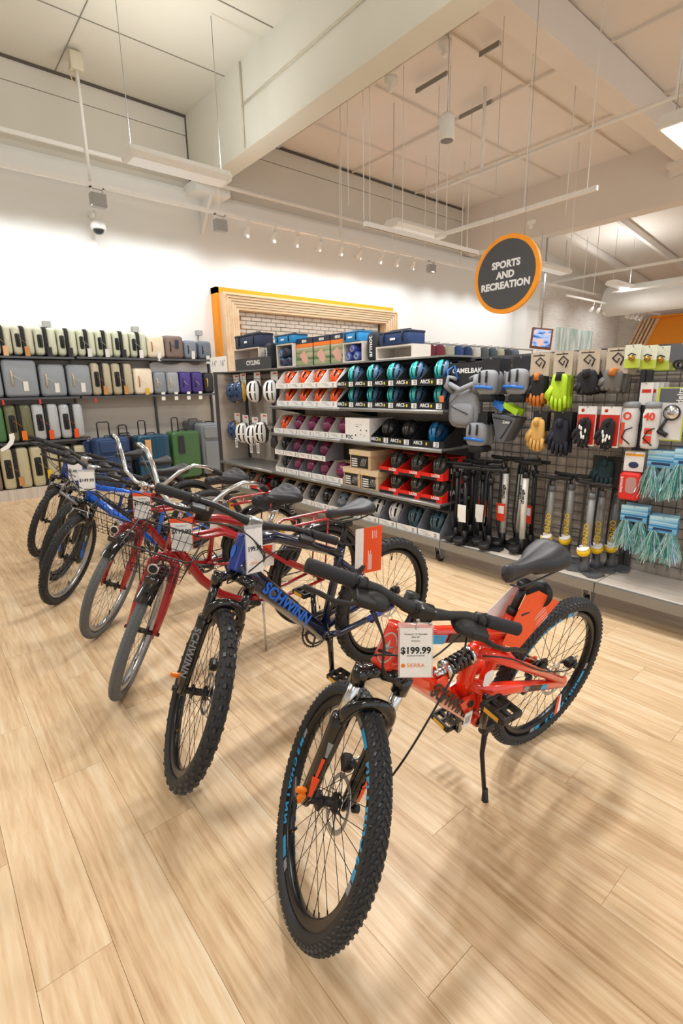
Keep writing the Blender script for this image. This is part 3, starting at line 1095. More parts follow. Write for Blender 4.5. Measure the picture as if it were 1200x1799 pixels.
def carton(y0, y1, z, kind, helm, label, h=0.18, d=0.25, slant=0.12, x=XF + 0.03, tilt=0.0, group='helmet display cartons', hl=None):
    w = abs(y1 - y0) - 0.004
    y = (y0 + y1) / 2
    M = Matrix.Translation((x, y, z + 0.0005))
    o = put('helmet_carton', carton_mesh(kind, w, h, d, slant), None, M, label=label, cat='box', group=group)
    if kind == 'black':
        write('ARC5', 0.04, WINK, o, (-0.001, w * 0.3, 0.03), (0, -1, 0), (0, 0, 1), bold=0.001)
        put('price_label', STK, o, Matrix.Translation((0, -w * 0.27, 0.006)))
        put('yellow_label', YEL, o, Matrix.Translation((0, w * 0.03, 0.016)))
    elif kind == 'red':
        write('LAZER', 0.03, WINK, o, (-0.001, -w * 0.2, 0.038), (0, -1, 0), (0, 0, 1), bold=0.001)
        write('LAZER', 0.06, WINK, o, (d * 0.62, -w / 2 - 0.002, 0.07), (1, 0, 0), (0, 0, 1), bold=0.001)
        m = MB(BCARD)
        m.box(-0.001, 0, -w / 2 + 0.06, w / 2, 0.0, 0.024)
        m.box(d * 0.25, d, -w / 2 - 0.0012, -w / 2 - 0.0002, 0.0, h * 0.75)
        m.build('print', o)
    else:
        put('price_label', STK, o, Matrix.Translation((0, -w * 0.28, 0.006)))
        put('print', LINE, o, Matrix.Translation((0, w * 0.15, 0.006)))
    if helm:
        k = min(1.0, (w - 0.02) / 0.205)
        s = 0.82 if h < 0.19 else 0.86
        pitch = {'orange': 30, 'teal': 62, 'black': 58, 'white': 52, 'slate': 52}.get(helm, 45)
        Mh = Matrix.Translation((x + 0.135, y - 0.006, z + 0.03 + 0.085 * s * (0.6 + pitch / 120))) @ Matrix.Rotation(PI + math.radians(14), 4, 'Z') @ Matrix.Rotation(math.radians(pitch), 4, 'Y') @ Matrix.Diagonal((s * (0.8 if pitch > 40 else 0.9), s * k, s, 1))
        put('bike_helmet', HC[helm], None, Mh, label=(hl or ('%s helmet sitting in the %s' % (HNAME[helm], label))), cat='helmet', group='helmets in display cartons')
    return o


def run(edges, z, kind, helm, desc, where, **kw):
    n = len(edges) - 1
    for i in range(n):
        pos = '' if n == 1 else ('%s from left' % ordn[i])
        carton(edges[i + 1], edges[i], z, kind, helm, '%s%s, %s' % (desc, (' ' + pos) if pos else '', where), hl='%s helmet%s, %s' % (HNAME[helm], (' ' + pos) if pos else '', where) if helm else None, **kw)


# top shelf, two tiers
run([4.93, 4.65, 4.38, 4.13, 3.86], 1.27, 'white', 'orange', 'white display carton', 'lower tier of top shelf', h=0.185)
run([4.93, 4.65, 4.38, 4.13, 3.86], 1.457, 'white', 'orange', 'white display carton', 'upper tier of top shelf', h=0.185)
run([3.85, 3.59, 3.33, 3.07, 2.80, 2.54], 1.27, 'black', 'teal', 'black display carton', 'lower tier of top shelf', h=0.185, slant=0.17)
run([3.85, 3.59, 3.33, 3.07, 2.80, 2.54], 1.457, 'black', 'teal', 'black display carton', 'upper tier of top shelf', h=0.185, slant=0.17)
# second shelf
run([5.02, 4.76], 0.965, 'white', 'orange', 'white display carton', 'left end of the second shelf', h=0.2)
run([4.76, 4.51, 4.26, 4.0, 3.74], 0.965, 'kraft', 'maroon', 'kraft display carton', 'on the second shelf', h=0.2)
m = MB(WCARD, INK)
m.box(0, 0.3, -0.17, 0.17, 0, 0.21)
m.box(-0.001, 0, -0.02, 0.02, 0.13, 0.135, 1)
o = m.build('helmet_carton', label='large closed white carton printed with small icons on the second shelf', cat='box')
o.location = (XF + 0.02, 3.56, 0.9655)
write('POC', 0.05, INK, o, (-0.001, 0.11, 0.03), (0, -1, 0), (0, 0, 1), bold=0.001)
m = MB(INK)
for yy, zz in ((-0.05, 0.1), (-0.13, 0.1), (0.02, 0.05)):
    m.cyl((-0.0015, yy, zz), (0, yy, zz), 0.008, n=10)
for yy, zz in ((-0.05, 0.15), (-0.05, 0.06), (-0.1, 0.05), (0.0, 0.15)):
    m.box(-0.0012, 0, yy - 0.012, yy + 0.012, zz, zz + 0.003)
m.build('print', o)
run([3.38, 3.13, 2.885], 0.965, 'black', 'black', 'black display carton', 'on the second shelf', h=0.19, slant=0.2)
carton(2.54, 2.88, 0.965, 'black', 'blue', 'wide black display carton at the right end of the second shelf', h=0.2, slant=0.22, hl='glossy blue helmet at the right end of the second shelf')
# third shelf, two tiers
run([5.02, 4.79], 0.515, 'kraft', 'black', 'kraft display carton', 'far left of the third shelf, lower tier', h=0.2)
run([5.02, 4.79], 0.716, 'kraft', 'black', 'kraft display carton', 'far left of the third shelf, upper tier', h=0.2)
run([4.79, 4.55, 4.31, 4.06], 0.515, 'grey', 'maroon', 'slate grey display carton', 'lower tier of third shelf', h=0.2)
run([4.79, 4.55, 4.31, 4.06], 0.716, 'grey', 'maroon', 'slate grey display carton', 'upper tier of third shelf', h=0.2)
run([4.06, 3.79], 0.515, 'kraft', 'maroon', 'kraft display carton', 'beside the closed kraft boxes', h=0.2)


def kraft_box(y0, y1, z, label, lid=True):
    t = thing('shoe_carton', label, 'box', (XF + 0.03, (y0 + y1) / 2, z), 0, 'closed kraft boxes on the third shelf')
    w = abs(y1 - y0) / 2
    m = MB(KRAFT)
    m.box(0, 0.3, -w + 0.006, w - 0.006, 0, 0.13)
    m.build('carton', t)
    m = MB(mat('lid_kraft', 'dcc4a2', 0.8))
    m.box(-0.008, 0.308, -w, w, 0.131, 0.18)
    m.build('lid', t)
    m = MB(BCARD)
    m.box(-0.0012, 0, -w + 0.04, w - 0.02, 0.01, 0.125)
    m.build('print', t)
    m = MB(mat('print_white', 'e8e8e6', 0.6))
    for q in range(4):
        m.box(-0.002, -0.0012, w - 0.11, w - 0.03, 0.02 + 0.022 * q, 0.032 + 0.022 * q)
    for q in range(4):
        m.tube([(-0.002, 0.0 - q * 0.02, 0.03), (-0.002, -0.03 - q * 0.018, 0.1)], 0.002, 4)
    m.build('lettering', t)
    m = MB(mat('label_yellow', 'e8d81c', 0.5))
    m.cyl((-0.009, 0.03, 0.14), (-0.0075, 0.03, 0.14), 0.013, n=12)
    m.build('sticker', t)


kraft_box(3.78, 3.53, 0.5155, 'closed kraft shoe-style box, bottom left of the three stacked ones')
kraft_box(3.525, 3.28, 0.5155, 'closed kraft shoe-style box, bottom right of the three stacked ones')
kraft_box(3.68, 3.38, 0.697, 'closed kraft shoe-style box on top of the other two')
for k, (z, wd) in enumerate(((0.515, 'lower'), (0.70, 'upper'))):
    run([3.27, 3.03, 2.78, 2.54], z, 'red', ('black', 'olive')[k] if k else 'olive', 'slanted red display carton', '%s row on the third shelf' % wd, h=0.18, d=0.3, tilt=0)
# base deck
run([5.02, 4.76, 4.52, 4.28, 4.04], 0.205, 'kraft', 'black', 'kraft display carton', 'left part of the base deck', h=0.21)
run([4.04, 3.78, 3.53], 0.205, 'kraft', 'greyblue', 'kraft display carton', 'middle of the base deck', h=0.21)
run([3.52, 3.28, 3.05], 0.205, 'grey', 'white', 'slate grey display carton', 'base deck, beside the kraft ones', h=0.22)
run([3.05, 2.80, 2.55], 0.205, 'grey', 'slate', 'slate grey display carton', 'base deck next to the pumps', h=0.22)
run([6.2, 5.92, 5.66], 0.205, 'kraft', 'olive', 'brown display carton', 'deck under the hanging helmets', h=0.17)
run([5.62, 5.35, 5.08], 0.205, 'red', 'black', 'red display carton', 'deck under the hanging helmets', h=0.17)

# hanging helmets with their cards
CARDW = mat('header_card', 'dedbd6', 0.7)
CARDR = mat('card_red', 'd83a30', 0.6)
for y, z, kind, lb in ((6.16, 1.42, 'navy', 'dark blue helmet hanging nearest the wood end panel, upper row'), (5.98, 1.43, 'navy', 'dark blue helmet with yellow marks, second from the end panel in the upper row'),
                       (5.63, 1.43, 'white', 'white helmet hanging in the upper row, left one'), (5.24, 1.43, 'white', 'white helmet hanging in the upper row beside the orange helmet cartons'),
                       (6.2, 0.92, 'navy', 'dark blue helmet hanging in the lower row'), (5.98, 0.9, 'white', 'white helmet in the lower row next to the dark blue one'),
                       (5.74, 0.88, 'white', 'white helmet hanging foremost in the lower row'), (5.52, 0.93, 'white', 'white helmet partly hidden in the lower row beside the black saddle')):
    M = Matrix.Translation((XF + 0.18, y, z)) @ Matrix.Rotation(math.radians(-90), 4, 'Y') @ Matrix.Rotation(math.radians(8 if kind == 'white' else -10), 4, 'X')
    put('hanging_helmet', HC[kind], None, M, label=lb, cat='helmet', group='helmets hanging on the hooks')
    m = MB(CARDW, CARDR)
    m.box(0, 0.002, -0.075, 0.075, 0, 0.17)
    m.box(-0.001, 0, -0.055, 0.02, 0.135, 0.152, 1)
    o = m.build('hang_card', label='header card of the ' + ' '.join(lb.replace(' hanging', '').split()[:12]), cat='card', group='header cards of the hanging helmets')
    o.location = (XF + 0.2, y - 0.02, z + 0.06)
for y, z in ((6.1, 0.70), (5.72, 0.66), (5.55, 0.67)):
    m = MB(PAPER, INK)
    m.box(0, 0.001, -0.03, 0.03, -0.0, 0.13)
    for q in range(5):
        m.box(-0.0008, 0, -0.02, 0.02, 0.02 + q * 0.02, 0.03 + q * 0.02, 1)
    o = m.build('price_tag', label='white price tag below the lower hanging helmets, %s' % {6.1: 'leftmost', 5.72: 'middle one', 5.55: 'rightmost'}[y], cat='tag', group='tags under the hanging helmets')
    o.location = (XF + 0.12, y, z)


def saddle_mesh(L=0.27, W=0.155, H=0.06, mat_=None, nose=0.04, quilt=False, drop=0.0):
    """bike saddle: nose towards +x, origin under the middle of the rails"""
    m = MB(mat_ or mat('saddle_vinyl', '2b2c30', 0.5))
    def half(x):
        t = (x / L) + 0.5
        a = nose / 2
        b = W / 2
        e = 1 / (1 + math.exp((t - 0.44) * 11))
        wv = a + (b - a) * e
        if t < 0.12:
            wv *= math.sqrt(max(0.02, 1 - ((0.12 - t) / 0.12) ** 2)) * 0.8 + 0.2 * 1
        if t > 0.9:
            wv *= math.sqrt(max(0.03, 1 - ((t - 0.9) / 0.1) ** 2))
        return wv
    def fn(u, v):
        x = (v - 0.5) * L
        t = 2 * PI * u
        wv = half(x)
        z = math.sin(t)
        y = math.copysign(abs(math.cos(t)) ** 0.75, math.cos(t)) * wv
        top = H * (0.42 + 0.12 * math.cos((v - 0.05) * 5.2)) + 0.010 * math.exp(-((v - 0.1) / 0.12) ** 2)
        bot = -H * (0.55 if v < 0.5 else 0.42)
        zz = top * z if z > 0 else -bot * z
        if z > 0:
            zz -= 0.006 * math.exp(-(y / 0.012) ** 2) * (1 if 0.12 < v < 0.8 else 0)
            if quilt:
                zz += 0.0035 * math.cos(x * 170 + abs(y) * 170)
        e = min(v, 1 - v)
        k = math.sqrt(min(1, e / 0.06 + 0.02))
        return (x, y * (0.3 + 0.7 * k), zz * k + H * 0.9 + drop * (1 - v) * 0)
    m.surf(fn, 36, 40 if quilt else 26, 0, closed_u=True)
    return m.mesh('seat_cover')


m0 = put('spare_saddle', saddle_mesh(0.25, 0.15), None, Matrix.Translation((XF + 0.17, 5.33, 0.86)) @ Matrix.Rotation(math.radians(-95), 4, 'Y') @ Matrix.Rotation(PI, 4, 'X'), label='black bike saddle hanging on a card beside the lower white helmets', cat='saddle')

# display on top of the shelving island: cubbies, coolers, hammock boxes, pillows
ZT_ = 1.6755
m = MB(SHELFGREY)
m.box(3.3, 3.62, 2.6, 6.7, 1.676, 1.69)
m.build('top_ledge', label='narrow grey ledge on top of the island carrying coolers and boxes', cat='ledge')
CUB = plank_mat('cubby_wood', ['b5aa9e', 'cfc6bb', 'dcd4ca', 'e6dfd6'], axis='Z', pw=0.3, pl=4)
ZL = 1.6905


def cubby(y0, y1, h, label, d=0.24):
    t = thing('wood_cubby', label, 'crate', (3.38, (y0 + y1) / 2, ZL), 0, 'wood cubbies on the island top')
    w = abs(y1 - y0) / 2
    m = MB(CUB)
    m.box(0, d, -w, -w + 0.015, 0, h)
    m.box(0, d, w - 0.015, w, 0, h)
    m.box(0, d, -w + 0.015, w - 0.015, 0, 0.015)
    m.box(0, d, -w + 0.015, w - 0.015, h - 0.015, h)
    m.box(d - 0.01, d, -w + 0.015, w - 0.015, 0.015, h - 0.015)
    m.build('frame', t)
    return t


cubby(6.18, 5.55, 0.27, 'pale wood cubby holding two red rolls at the left end of the island top')
cubby(5.16, 4.83, 0.26, 'pale wood cubby holding four dark blue rolls')
cubby(3.97, 3.68, 0.19, 'pale wood cubby holding three navy rolls')
cubby(3.5, 3.05, 0.12, 'low pale wood cubby at the right end under the navy cooler')
for y, z, r, c, lb in ((5.98, 0.08, 0.06, '8d2f2b', 'red roll lying in the left cubby, left one'), (5.76, 0.08, 0.068, '7d2522', 'red roll lying in the left cubby, right one'),
                       (5.07, 0.065, 0.045, '2f4a66', 'dark blue roll in the second cubby, bottom left'), (4.93, 0.065, 0.045, '2c4661', 'dark blue roll in the second cubby, bottom right'), (5.09, 0.16, 0.045, '31506e', 'dark blue roll in the second cubby, top left'), (4.98, 0.17, 0.045, '2a4059', 'dark blue roll in the second cubby, top right'),
                       (3.9, 0.06, 0.042, '34459a', 'navy roll in the third cubby, bottom left'), (3.78, 0.06, 0.042, '31418f', 'navy roll in the third cubby, bottom right'), (3.84, 0.132, 0.04, '3b4ca6', 'navy roll in the third cubby, on top')):
    m = MB(mat('roll_' + c, c, 0.6), mat('roll_end_' + c, 'b9c4d4' if c[0] == '3' else '5c1f1c', 0.6))
    m.cyl((3.39, y, ZL + z), (3.60, y, ZL + z), r, n=18)
    m.tube([(3.388, y + math.cos(q / 12 * 4 * PI) * r * (0.25 + 0.6 * q / 12), ZL + z + math.sin(q / 12 * 4 * PI) * r * (0.25 + 0.6 * q / 12)) for q in range(13)], 0.0025, 4, 1)
    m.build('mat_roll', label=lb, cat='roll', group='rolls in the cubbies')
t = thing('cycling_sign', 'charcoal strip sign reading Cycling on the island top', 'sign', (3.33, 5.62, ZL))
m = MB(mat('strip_charcoal', '3c3d40', 0.6))
m.box(-0.01, 0, -0.42, 0.42, 0, 0.14)
m.build('board', t)
write('CYCLING', 0.075, LET, t, (-0.011, -0.02, 0.08), (0, -1, 0), (0, 0, 1), bold=0.002)
for y, s_, in ((6.62, '14"'), (6.38, '16"')):
    m = MB(PAPER)
    m.box(0, 0.002, -0.12, 0.12, 0, 0.2)
    o = m.build('size_card', label='%s small white size card on the island top, reading %s inch' % (('left' if s_[1] == '4' else 'right'), s_[:2]), cat='card')
    o.location = (3.3, y - 0.03, 1.6905)
    write(s_, 0.11, mat('grey_ink', '8d8d8d', 0.7), o, (-0.001, 0, 0.11), (0, -1, 0), (0, 0, 1))


def cooler(y, z, w, h, c, trim, label, d=0.22):
    t = thing('soft_cooler', label, 'cooler', (3.48, y, z), 0, 'soft coolers on the island top')
    body = mat('cooler_' + c, c, 0.6)
    m = MB(body)
    m.rbox((0, 0, h / 2), (d, w, h), 0.03, 0.015, 2)
    m.build('body', t)
    m = MB(mat('cooler_trim_' + trim, trim, 0.6))
    m.rbox((0, 0, h * 0.9), (d + 0.01, w + 0.01, h * 0.18), 0.03, 0.01, 2)
    m.build('lid', t)
    m = MB(BLACK)
    m.tube([(-d / 2 - 0.004, -w * 0.3, h * 0.2), (-d / 2 - 0.008, -w * 0.3, h * 0.85), (0, -w * 0.28, h * 1.12), (0, w * 0.28, h * 1.12), (-d / 2 - 0.008, w * 0.3, h * 0.85), (-d / 2 - 0.004, w * 0.3, h * 0.2)], 0.008, 5)
    m.build('handle', t)
    m = MB(PAPER)
    m.box(-d / 2 - 0.012, -d / 2 - 0.008, -0.03, 0.03, h * 0.35, h * 0.5)
    m.build('tag', t)


cooler(5.82, ZL + 0.27, 0.60, 0.165, '2a3553', '1b1f2d', 'dark navy soft cooler with red badge on the left cubby')
cooler(5.0, ZL + 0.26, 0.38, 0.10, '1f86c4', '1e3a5a', 'bright blue soft cooler on the second cubby')
cooler(3.84, ZL + 0.19, 0.26, 0.10, '2b8fd0', '2573a8', 'bright blue cooler bag on the third cubby')
cooler(3.27, ZL + 0.12, 0.38, 0.12, '223c6b', '16233d', 'navy soft cooler at the right end of the island top')


def pillow(y, z, h, label, txt):
    t = thing('rolled_bag', label, 'bag', (3.45, y, z), 0, 'upright rolled bags on the island top')
    m = MB(mat('bag_black', '22242c', 0.7, bump=0.2))
    m.blob((0, 0, h / 2), (0.14, 0.17, h), 0.8, 0.45, 16, 10)
    m.build('body', t)
    write(txt, 0.075, WINK, t, (-0.072, 0.0, h * 0.5), (0, 0, 1), (0, 1, 0), bold=0.001)


pillow(5.38, ZL, 0.30, 'upright black bag with vertical white lettering beside the navy cooler', 'armot')
pillow(3.57, ZL, 0.26, 'upright black bag with vertical white lettering beside the right end cooler', 'armot')
HB1, HB2 = mat('box_navy', '23293f', 0.5), mat('box_orange', 'ef7d1c', 0.5)
HPIC = picture_mat('hammock_picture', '4d6a3c', '9aa27a', 'c9b9a0', 14, 18)
for k, (y0, y1) in enumerate(((4.80, 4.47), (4.44, 4.16), (4.13, 3.98))):
    y0, y1 = (4.82, 4.50, 4.21)[k], (4.51, 4.22, 3.98)[k]
    t = thing('hammock_box', ('tall hammock box with orange band beside the blue cooler', 'middle of the three tall hammock boxes with orange bands', 'tall hammock box with orange band next to the bright blue bag')[k], 'box', (3.42, (y0 + y1) / 2, ZL), 0, 'hammock boxes on the island top')
    w = (y0 - y1) / 2 - 0.004
    m = MB(HB1)
    m.box(0, 0.18, -w, w, 0, 0.295)
    m.build('carton', t)
    m = MB(HB2)
    m.box(-0.001, 0.18, -w - 0.001, w, 0.20, 0.238)
    m.build('band', t)
    m = MB(HPIC)
    m.box(-0.001, 0, -w, w, 0, 0.198)
    m.build('picture', t)
    m = MB(mat('hammock_pink', 'd8a493', 0.6))
    m.prism([(-0.09, 0.12), (0.0, 0.17), (0.07, 0.07), (0.03, 0.02), (-0.03, 0.05)], (-0.0015, 0, 0), (0, -1, 0), (0, 0, 1), (-0.0008, 0, 0))
    m.build('picture', t)
    write('eno', 0.055, WINK, t, (-0.001, 0, 0.268), (0, -1, 0), (0, 0, 1), bold=0.0015)

# ---------------------------------------------------------------- luggage wall
YL = 8.25                                                   # front edge of the luggage shelves
lb_ = thing('luggage_shelving', 'grey wall shelving with pale wood back holding rows of suitcases', 'shelving', (0, 0, 0))
m = MB(PALEWOOD)
m.box(-1.5, 4.2, 8.64, 8.66, 0.0, 2.02)
m.build('back_panel', lb_)
for x in (0.72, 1.95, 3.17, 4.19):
    m = MB(DARKSTEEL)
    m.box(x, x + 0.03, 8.6, 8.64, 0.0, 2.0)
    m.build('upright', lb_)
for x0, x1, z in ((-1.5, 0.72, 1.965), (0.75, 1.95, 1.955), (1.98, 3.17, 1.965), (3.2, 4.19, 1.965), (-1.5, 1.95, 1.405), (1.98, 4.19, 1.405), (-1.5, 1.98, 0.80)):
    m = MB(POSTGREY)
    m.box(x0, x1, YL, 8.62, z - 0.03, z)
    m.build('shelf', lb_)
m = MB(DECKWOOD)
m.box(-1.5, 2.0, YL, 8.62, 0.0, 0.15)
m.build('plinth', lb_)
for x in (1.72, 2.97, 4.05):
    t = thing('shelf_clip_light', 'small grey clamp light behind the %s' % {1.72: 'pale sage cases at the left', 2.97: 'last sage case', 4.05: 'grey bags by the orange edge'}[x], 'light', (x, 8.6, 2.3), 0, 'clamp lights above the luggage')
    m = MB(STEEL)
    m.tube([(0, 0.05, -0.3), (0, 0.02, 0.1)], 0.012, 6)
    m.build('arm', t)
    m = MB(mat('flood_grey', 'a9a9a8', 0.5))
    m.box(-0.05, 0.05, -0.06, 0.03, 0.08, 0.16)
    m.build('housing', t)

TAGW = mat('bag_tag', 'ecebe8', 0.7)
TAGT = mat('tag_tan', 'c98f55', 0.7)


def case_side(x0, x1, z, h, c, label, zip_=True, handle='171719', tag=None, depth=0.36, tagc=None, y=YL + 0.02, group='suitcases lying side out on the luggage shelves', band='151517', ribs=0, soft=False):
    """a suitcase showing its narrow side: two shells, dark zip band, side handle, hang tag"""
    w = x1 - x0 - 0.012
    t = thing('suitcase', label, 'suitcase', ((x0 + x1) / 2, y, z + 0.001), math.radians(rnd.uniform(-3, 3)), group)
    cm = mat('case_' + c + ('s' if soft else ''), c, 0.55 if soft else 0.35, bump=0.3 if soft else 0.08, scale=80 if soft else 25, coat=0 if soft else 0.2)
    bw = 0.035 if zip_ else 0
    hw = (w - bw) / 2
    m = MB(cm)
    for s in ((-1, 1) if zip_ else (0,)):
        if zip_:
            m.rbox((s * (bw / 2 + hw / 2), depth / 2, h / 2), (hw, depth, h - 0.006), 0.05, min(0.035, hw * 0.4), 0, seg=4)
        else:
            m.rbox((0, depth / 2, h / 2), (w, depth, h - 0.006), 0.05, 0.04, 0, seg=4)
        for q in range(ribs):
            xx = s * (bw / 2 + hw * (0.35 + 0.35 * q))
            m.rbox((xx, depth / 2 - 0.003, h / 2), (0.012, depth, h * 0.8), 0.03, 0.004, 0, seg=2)
    m.build('shell', t)
    if zip_:
        m = MB(mat('zip_' + band, band, 0.7))
        m.rbox((0, depth / 2 - 0.002, h / 2), (bw + 0.004, depth, h), 0.05, 0.002, 0, seg=4)
        m.build('zip_band', t)
    hx = -w * 0.27
    m = MB(mat('hnd_' + handle, handle, 0.4))
    if zip_ and handle == '171719':
        m.rbox((hx, 0.0, h * 0.5), (hw * 0.55, 0.02, h * 0.46), 0.02, 0.006, 1)
    m.tube([(hx, 0.0, h * 0.3), (hx, -0.022, h * 0.36), (hx, -0.026, h * 0.5), (hx, -0.022, h * 0.64), (hx, 0.0, h * 0.7)], 0.009, 6)
    m.build('handle', t)
    if tag:
        m = MB(mat('tg_' + tag, tag, 0.6))
        m.prism([(-0.03, -0.13), (0.03, -0.13), (0.03, 0), (-0.03, 0)], (w * 0.1, -0.02, h * (0.42 if tagc is None else tagc)), (1, 0, 0), (0, -0.1, 1), (0, 0.002, 0))
        m.tube([(w * 0.1, -0.02, h * 0.4), (hx, -0.02, h * 0.6)], 0.002, 4)
        m.build('tag', t)
    return t


top = [(0.72, 0.98, '5f6b4e', 'olive green', 'c9964f'), (0.98, 1.22, 'c9c8b0', 'sage and tan', 'e7b98a'), (1.22, 1.48, 'c9c8b0', 'sage with brown tag', 'c98f55'), (1.48, 1.76, 'ccd0b8', 'pale sage', '2b2c30'), (1.76, 2.02, 'ccd0b8', 'pale sage', '2b2c30'),
       (2.02, 2.27, 'ccd0b8', 'pale sage', 'dfe0dc'), (2.27, 2.51, 'ccd0b8', 'pale sage', 'dfe0dc'), (2.51, 2.76, 'ccd0b8', 'pale sage', '2b2c30'), (2.76, 3.02, 'c5cbb4', 'pale sage', 'ecebe8')]
for k, (x0, x1, c, nm, tg) in enumerate(top):
    case_side(x0, x1, 1.965, 0.385, c, '%s suitcase with black zip, %s from the left on the top shelf' % (nm, ordn[k]), tag=tg, tagc=0.3, ribs=1)
case_side(3.02, 3.31, 1.965, 0.35, 'e3d6bd', 'cream suitcase with tan handle on the top shelf', zip_=False, handle='b9743a', tag='ecebe8', tagc=0.25)
case_side(3.31, 3.63, 1.965, 0.36, '7d6a63', 'brown patterned soft bag on the top shelf beside the cream case', zip_=False, soft=True, tag='2a3a52', tagc=0.8)
case_side(3.63, 3.86, 1.965, 0.3, '7d8794', 'grey soft suitcase near the right end of the top shelf', zip_=False, soft=True, tag='e5e5e3')
case_side(3.88, 4.12, 1.965, 0.3, '6c7684', 'dark grey soft suitcase at the right end of the top shelf', zip_=False, soft=True, tag='e5e5e3', tagc=0.2)
for k, (x0, x1, h) in enumerate(((0.62, 1.03, 0.5), (1.04, 1.46, 0.51), (1.47, 1.81, 0.45), (1.82, 2.15, 0.45))):
    case_side(x0, x1, 1.405, h, '8f969d', 'grey soft suitcase on the second shelf, %s from the left' % ordn[k], zip_=False, soft=True, handle='c9b490', tag='e9e9e6')
for k, (x0, x1) in enumerate(((2.15, 2.44), (2.44, 2.75))):
    case_side(x0, x1, 1.405, 0.48, 'b6ad93', '%s beige suitcase with black zip band in the middle of the second shelf' % ('left' if k == 0 else 'right'), tag='c98f55', tagc=0.3, ribs=1)
case_side(2.76, 3.07, 1.405, 0.41, 'e6dac4', 'cream suitcase with tan handle on the second shelf', zip_=False, handle='b9743a', tag='e0b63a', tagc=0.25)
case_side(3.07, 3.28, 1.405, 0.36, '868d95', 'narrow grey soft suitcase right of the cream one, second shelf', zip_=False, soft=True, handle='c9b490', tag='f2f2f0', tagc=0.1)
case_side(3.28, 3.5, 1.405, 0.36, '9aa0a6', 'lighter grey soft suitcase left of the purple ones', zip_=False, soft=True, handle='c9b490', tag='f2f2f0', tagc=0.1)
case_side(3.5, 3.71, 1.405, 0.36, '4b3b8a', 'purple soft suitcase on the second shelf, left one', zip_=False, soft=True, handle='2b2350', tag='f2f2f0', tagc=0.1)
case_side(3.71, 3.92, 1.405, 0.36, '45367f', 'purple soft suitcase on the second shelf, right one', zip_=False, soft=True, handle='2b2350', tag='f2f2f0', tagc=0.1)
case_side(3.93, 4.12, 1.405, 0.35, '2b2c31', 'black bag with a yellow handle at the end of the second shelf', zip_=False, soft=True, handle='e0b020', tag=None)
case_side(0.55, 0.98, 0.80, 0.5, '4f7a4e', 'green suitcase at the left edge of the third shelf', zip_=False, tag='9fd04a', tagc=0.3)
case_side(0.98, 1.31, 0.80, 0.51, '6a6b4d', 'olive suitcase with orange tag on the third shelf', tag='ef7d1c', tagc=0.3, ribs=1)
case_side(1.31, 1.65, 0.80, 0.51, 'b7bbc0', 'silver suitcase with black zip on the third shelf, left one', tag='ef5a1c', tagc=0.28, ribs=2)
case_side(1.65, 1.97, 0.80, 0.5, 'b7bbc0', 'silver suitcase with black zip on the third shelf, right one', tag='ef5a1c', tagc=0.28, ribs=2)
case_side(0.45, 0.83, 0.15, 0.56, '8a7263', 'taupe suitcase at the left edge of the bottom row', zip_=False, tag='c98f55', tagc=0.35)
case_side(0.84, 1.19, 0.15, 0.58, 'c0b797', 'beige suitcase in the bottom row with tan band tag', tag='c98f55', tagc=0.3, ribs=1)
case_side(1.2, 1.56, 0.15, 0.58, 'c0b797', 'beige suitcase in the bottom row behind the farthest bicycle', tag='e6c02a', tagc=0.4, ribs=1)
case_side(1.57, 1.93, 0.15, 0.55, 'c5bd9f', 'beige suitcase at the right end of the bottom row', tag=None)
m = MB(mat('shelf_cloth', 'e4e2de', 0.7))
m.surf(lambda u, v: (3.12 + u * 1.0, 8.5 + 0.05 * math.sin(u * 9), 1.62 + 0.28 * v + 0.02 * math.sin(u * 14)), 20, 4)
m.prism([(3.12, 1.61), (4.12, 1.61), (4.12, 1.88), (3.12, 1.9)], (0, 8.56, 0), (1, 0, 0), (0, 0, 1), (0, 0.01, 0))
m.build('picture_panel', label='pale landscape picture panel behind the second shelf cases', cat='panel')
for x, z in ((0.99, 1.34), (1.43, 1.34), (2.16, 1.34)):
    m = MB(mat('red_plastic', 'd42a26', 0.4))
    m.box(-0.012, 0.012, -0.01, 0, -0.03, 0.04)
    o = m.build('security_tag', label='small red clip under the second luggage shelf, %s' % {0.99: 'leftmost', 1.43: 'middle one', 2.16: 'rightmost'}[x], cat='clip', group='red clips under the second luggage shelf')
    o.location = (x, YL - 0.001, z)


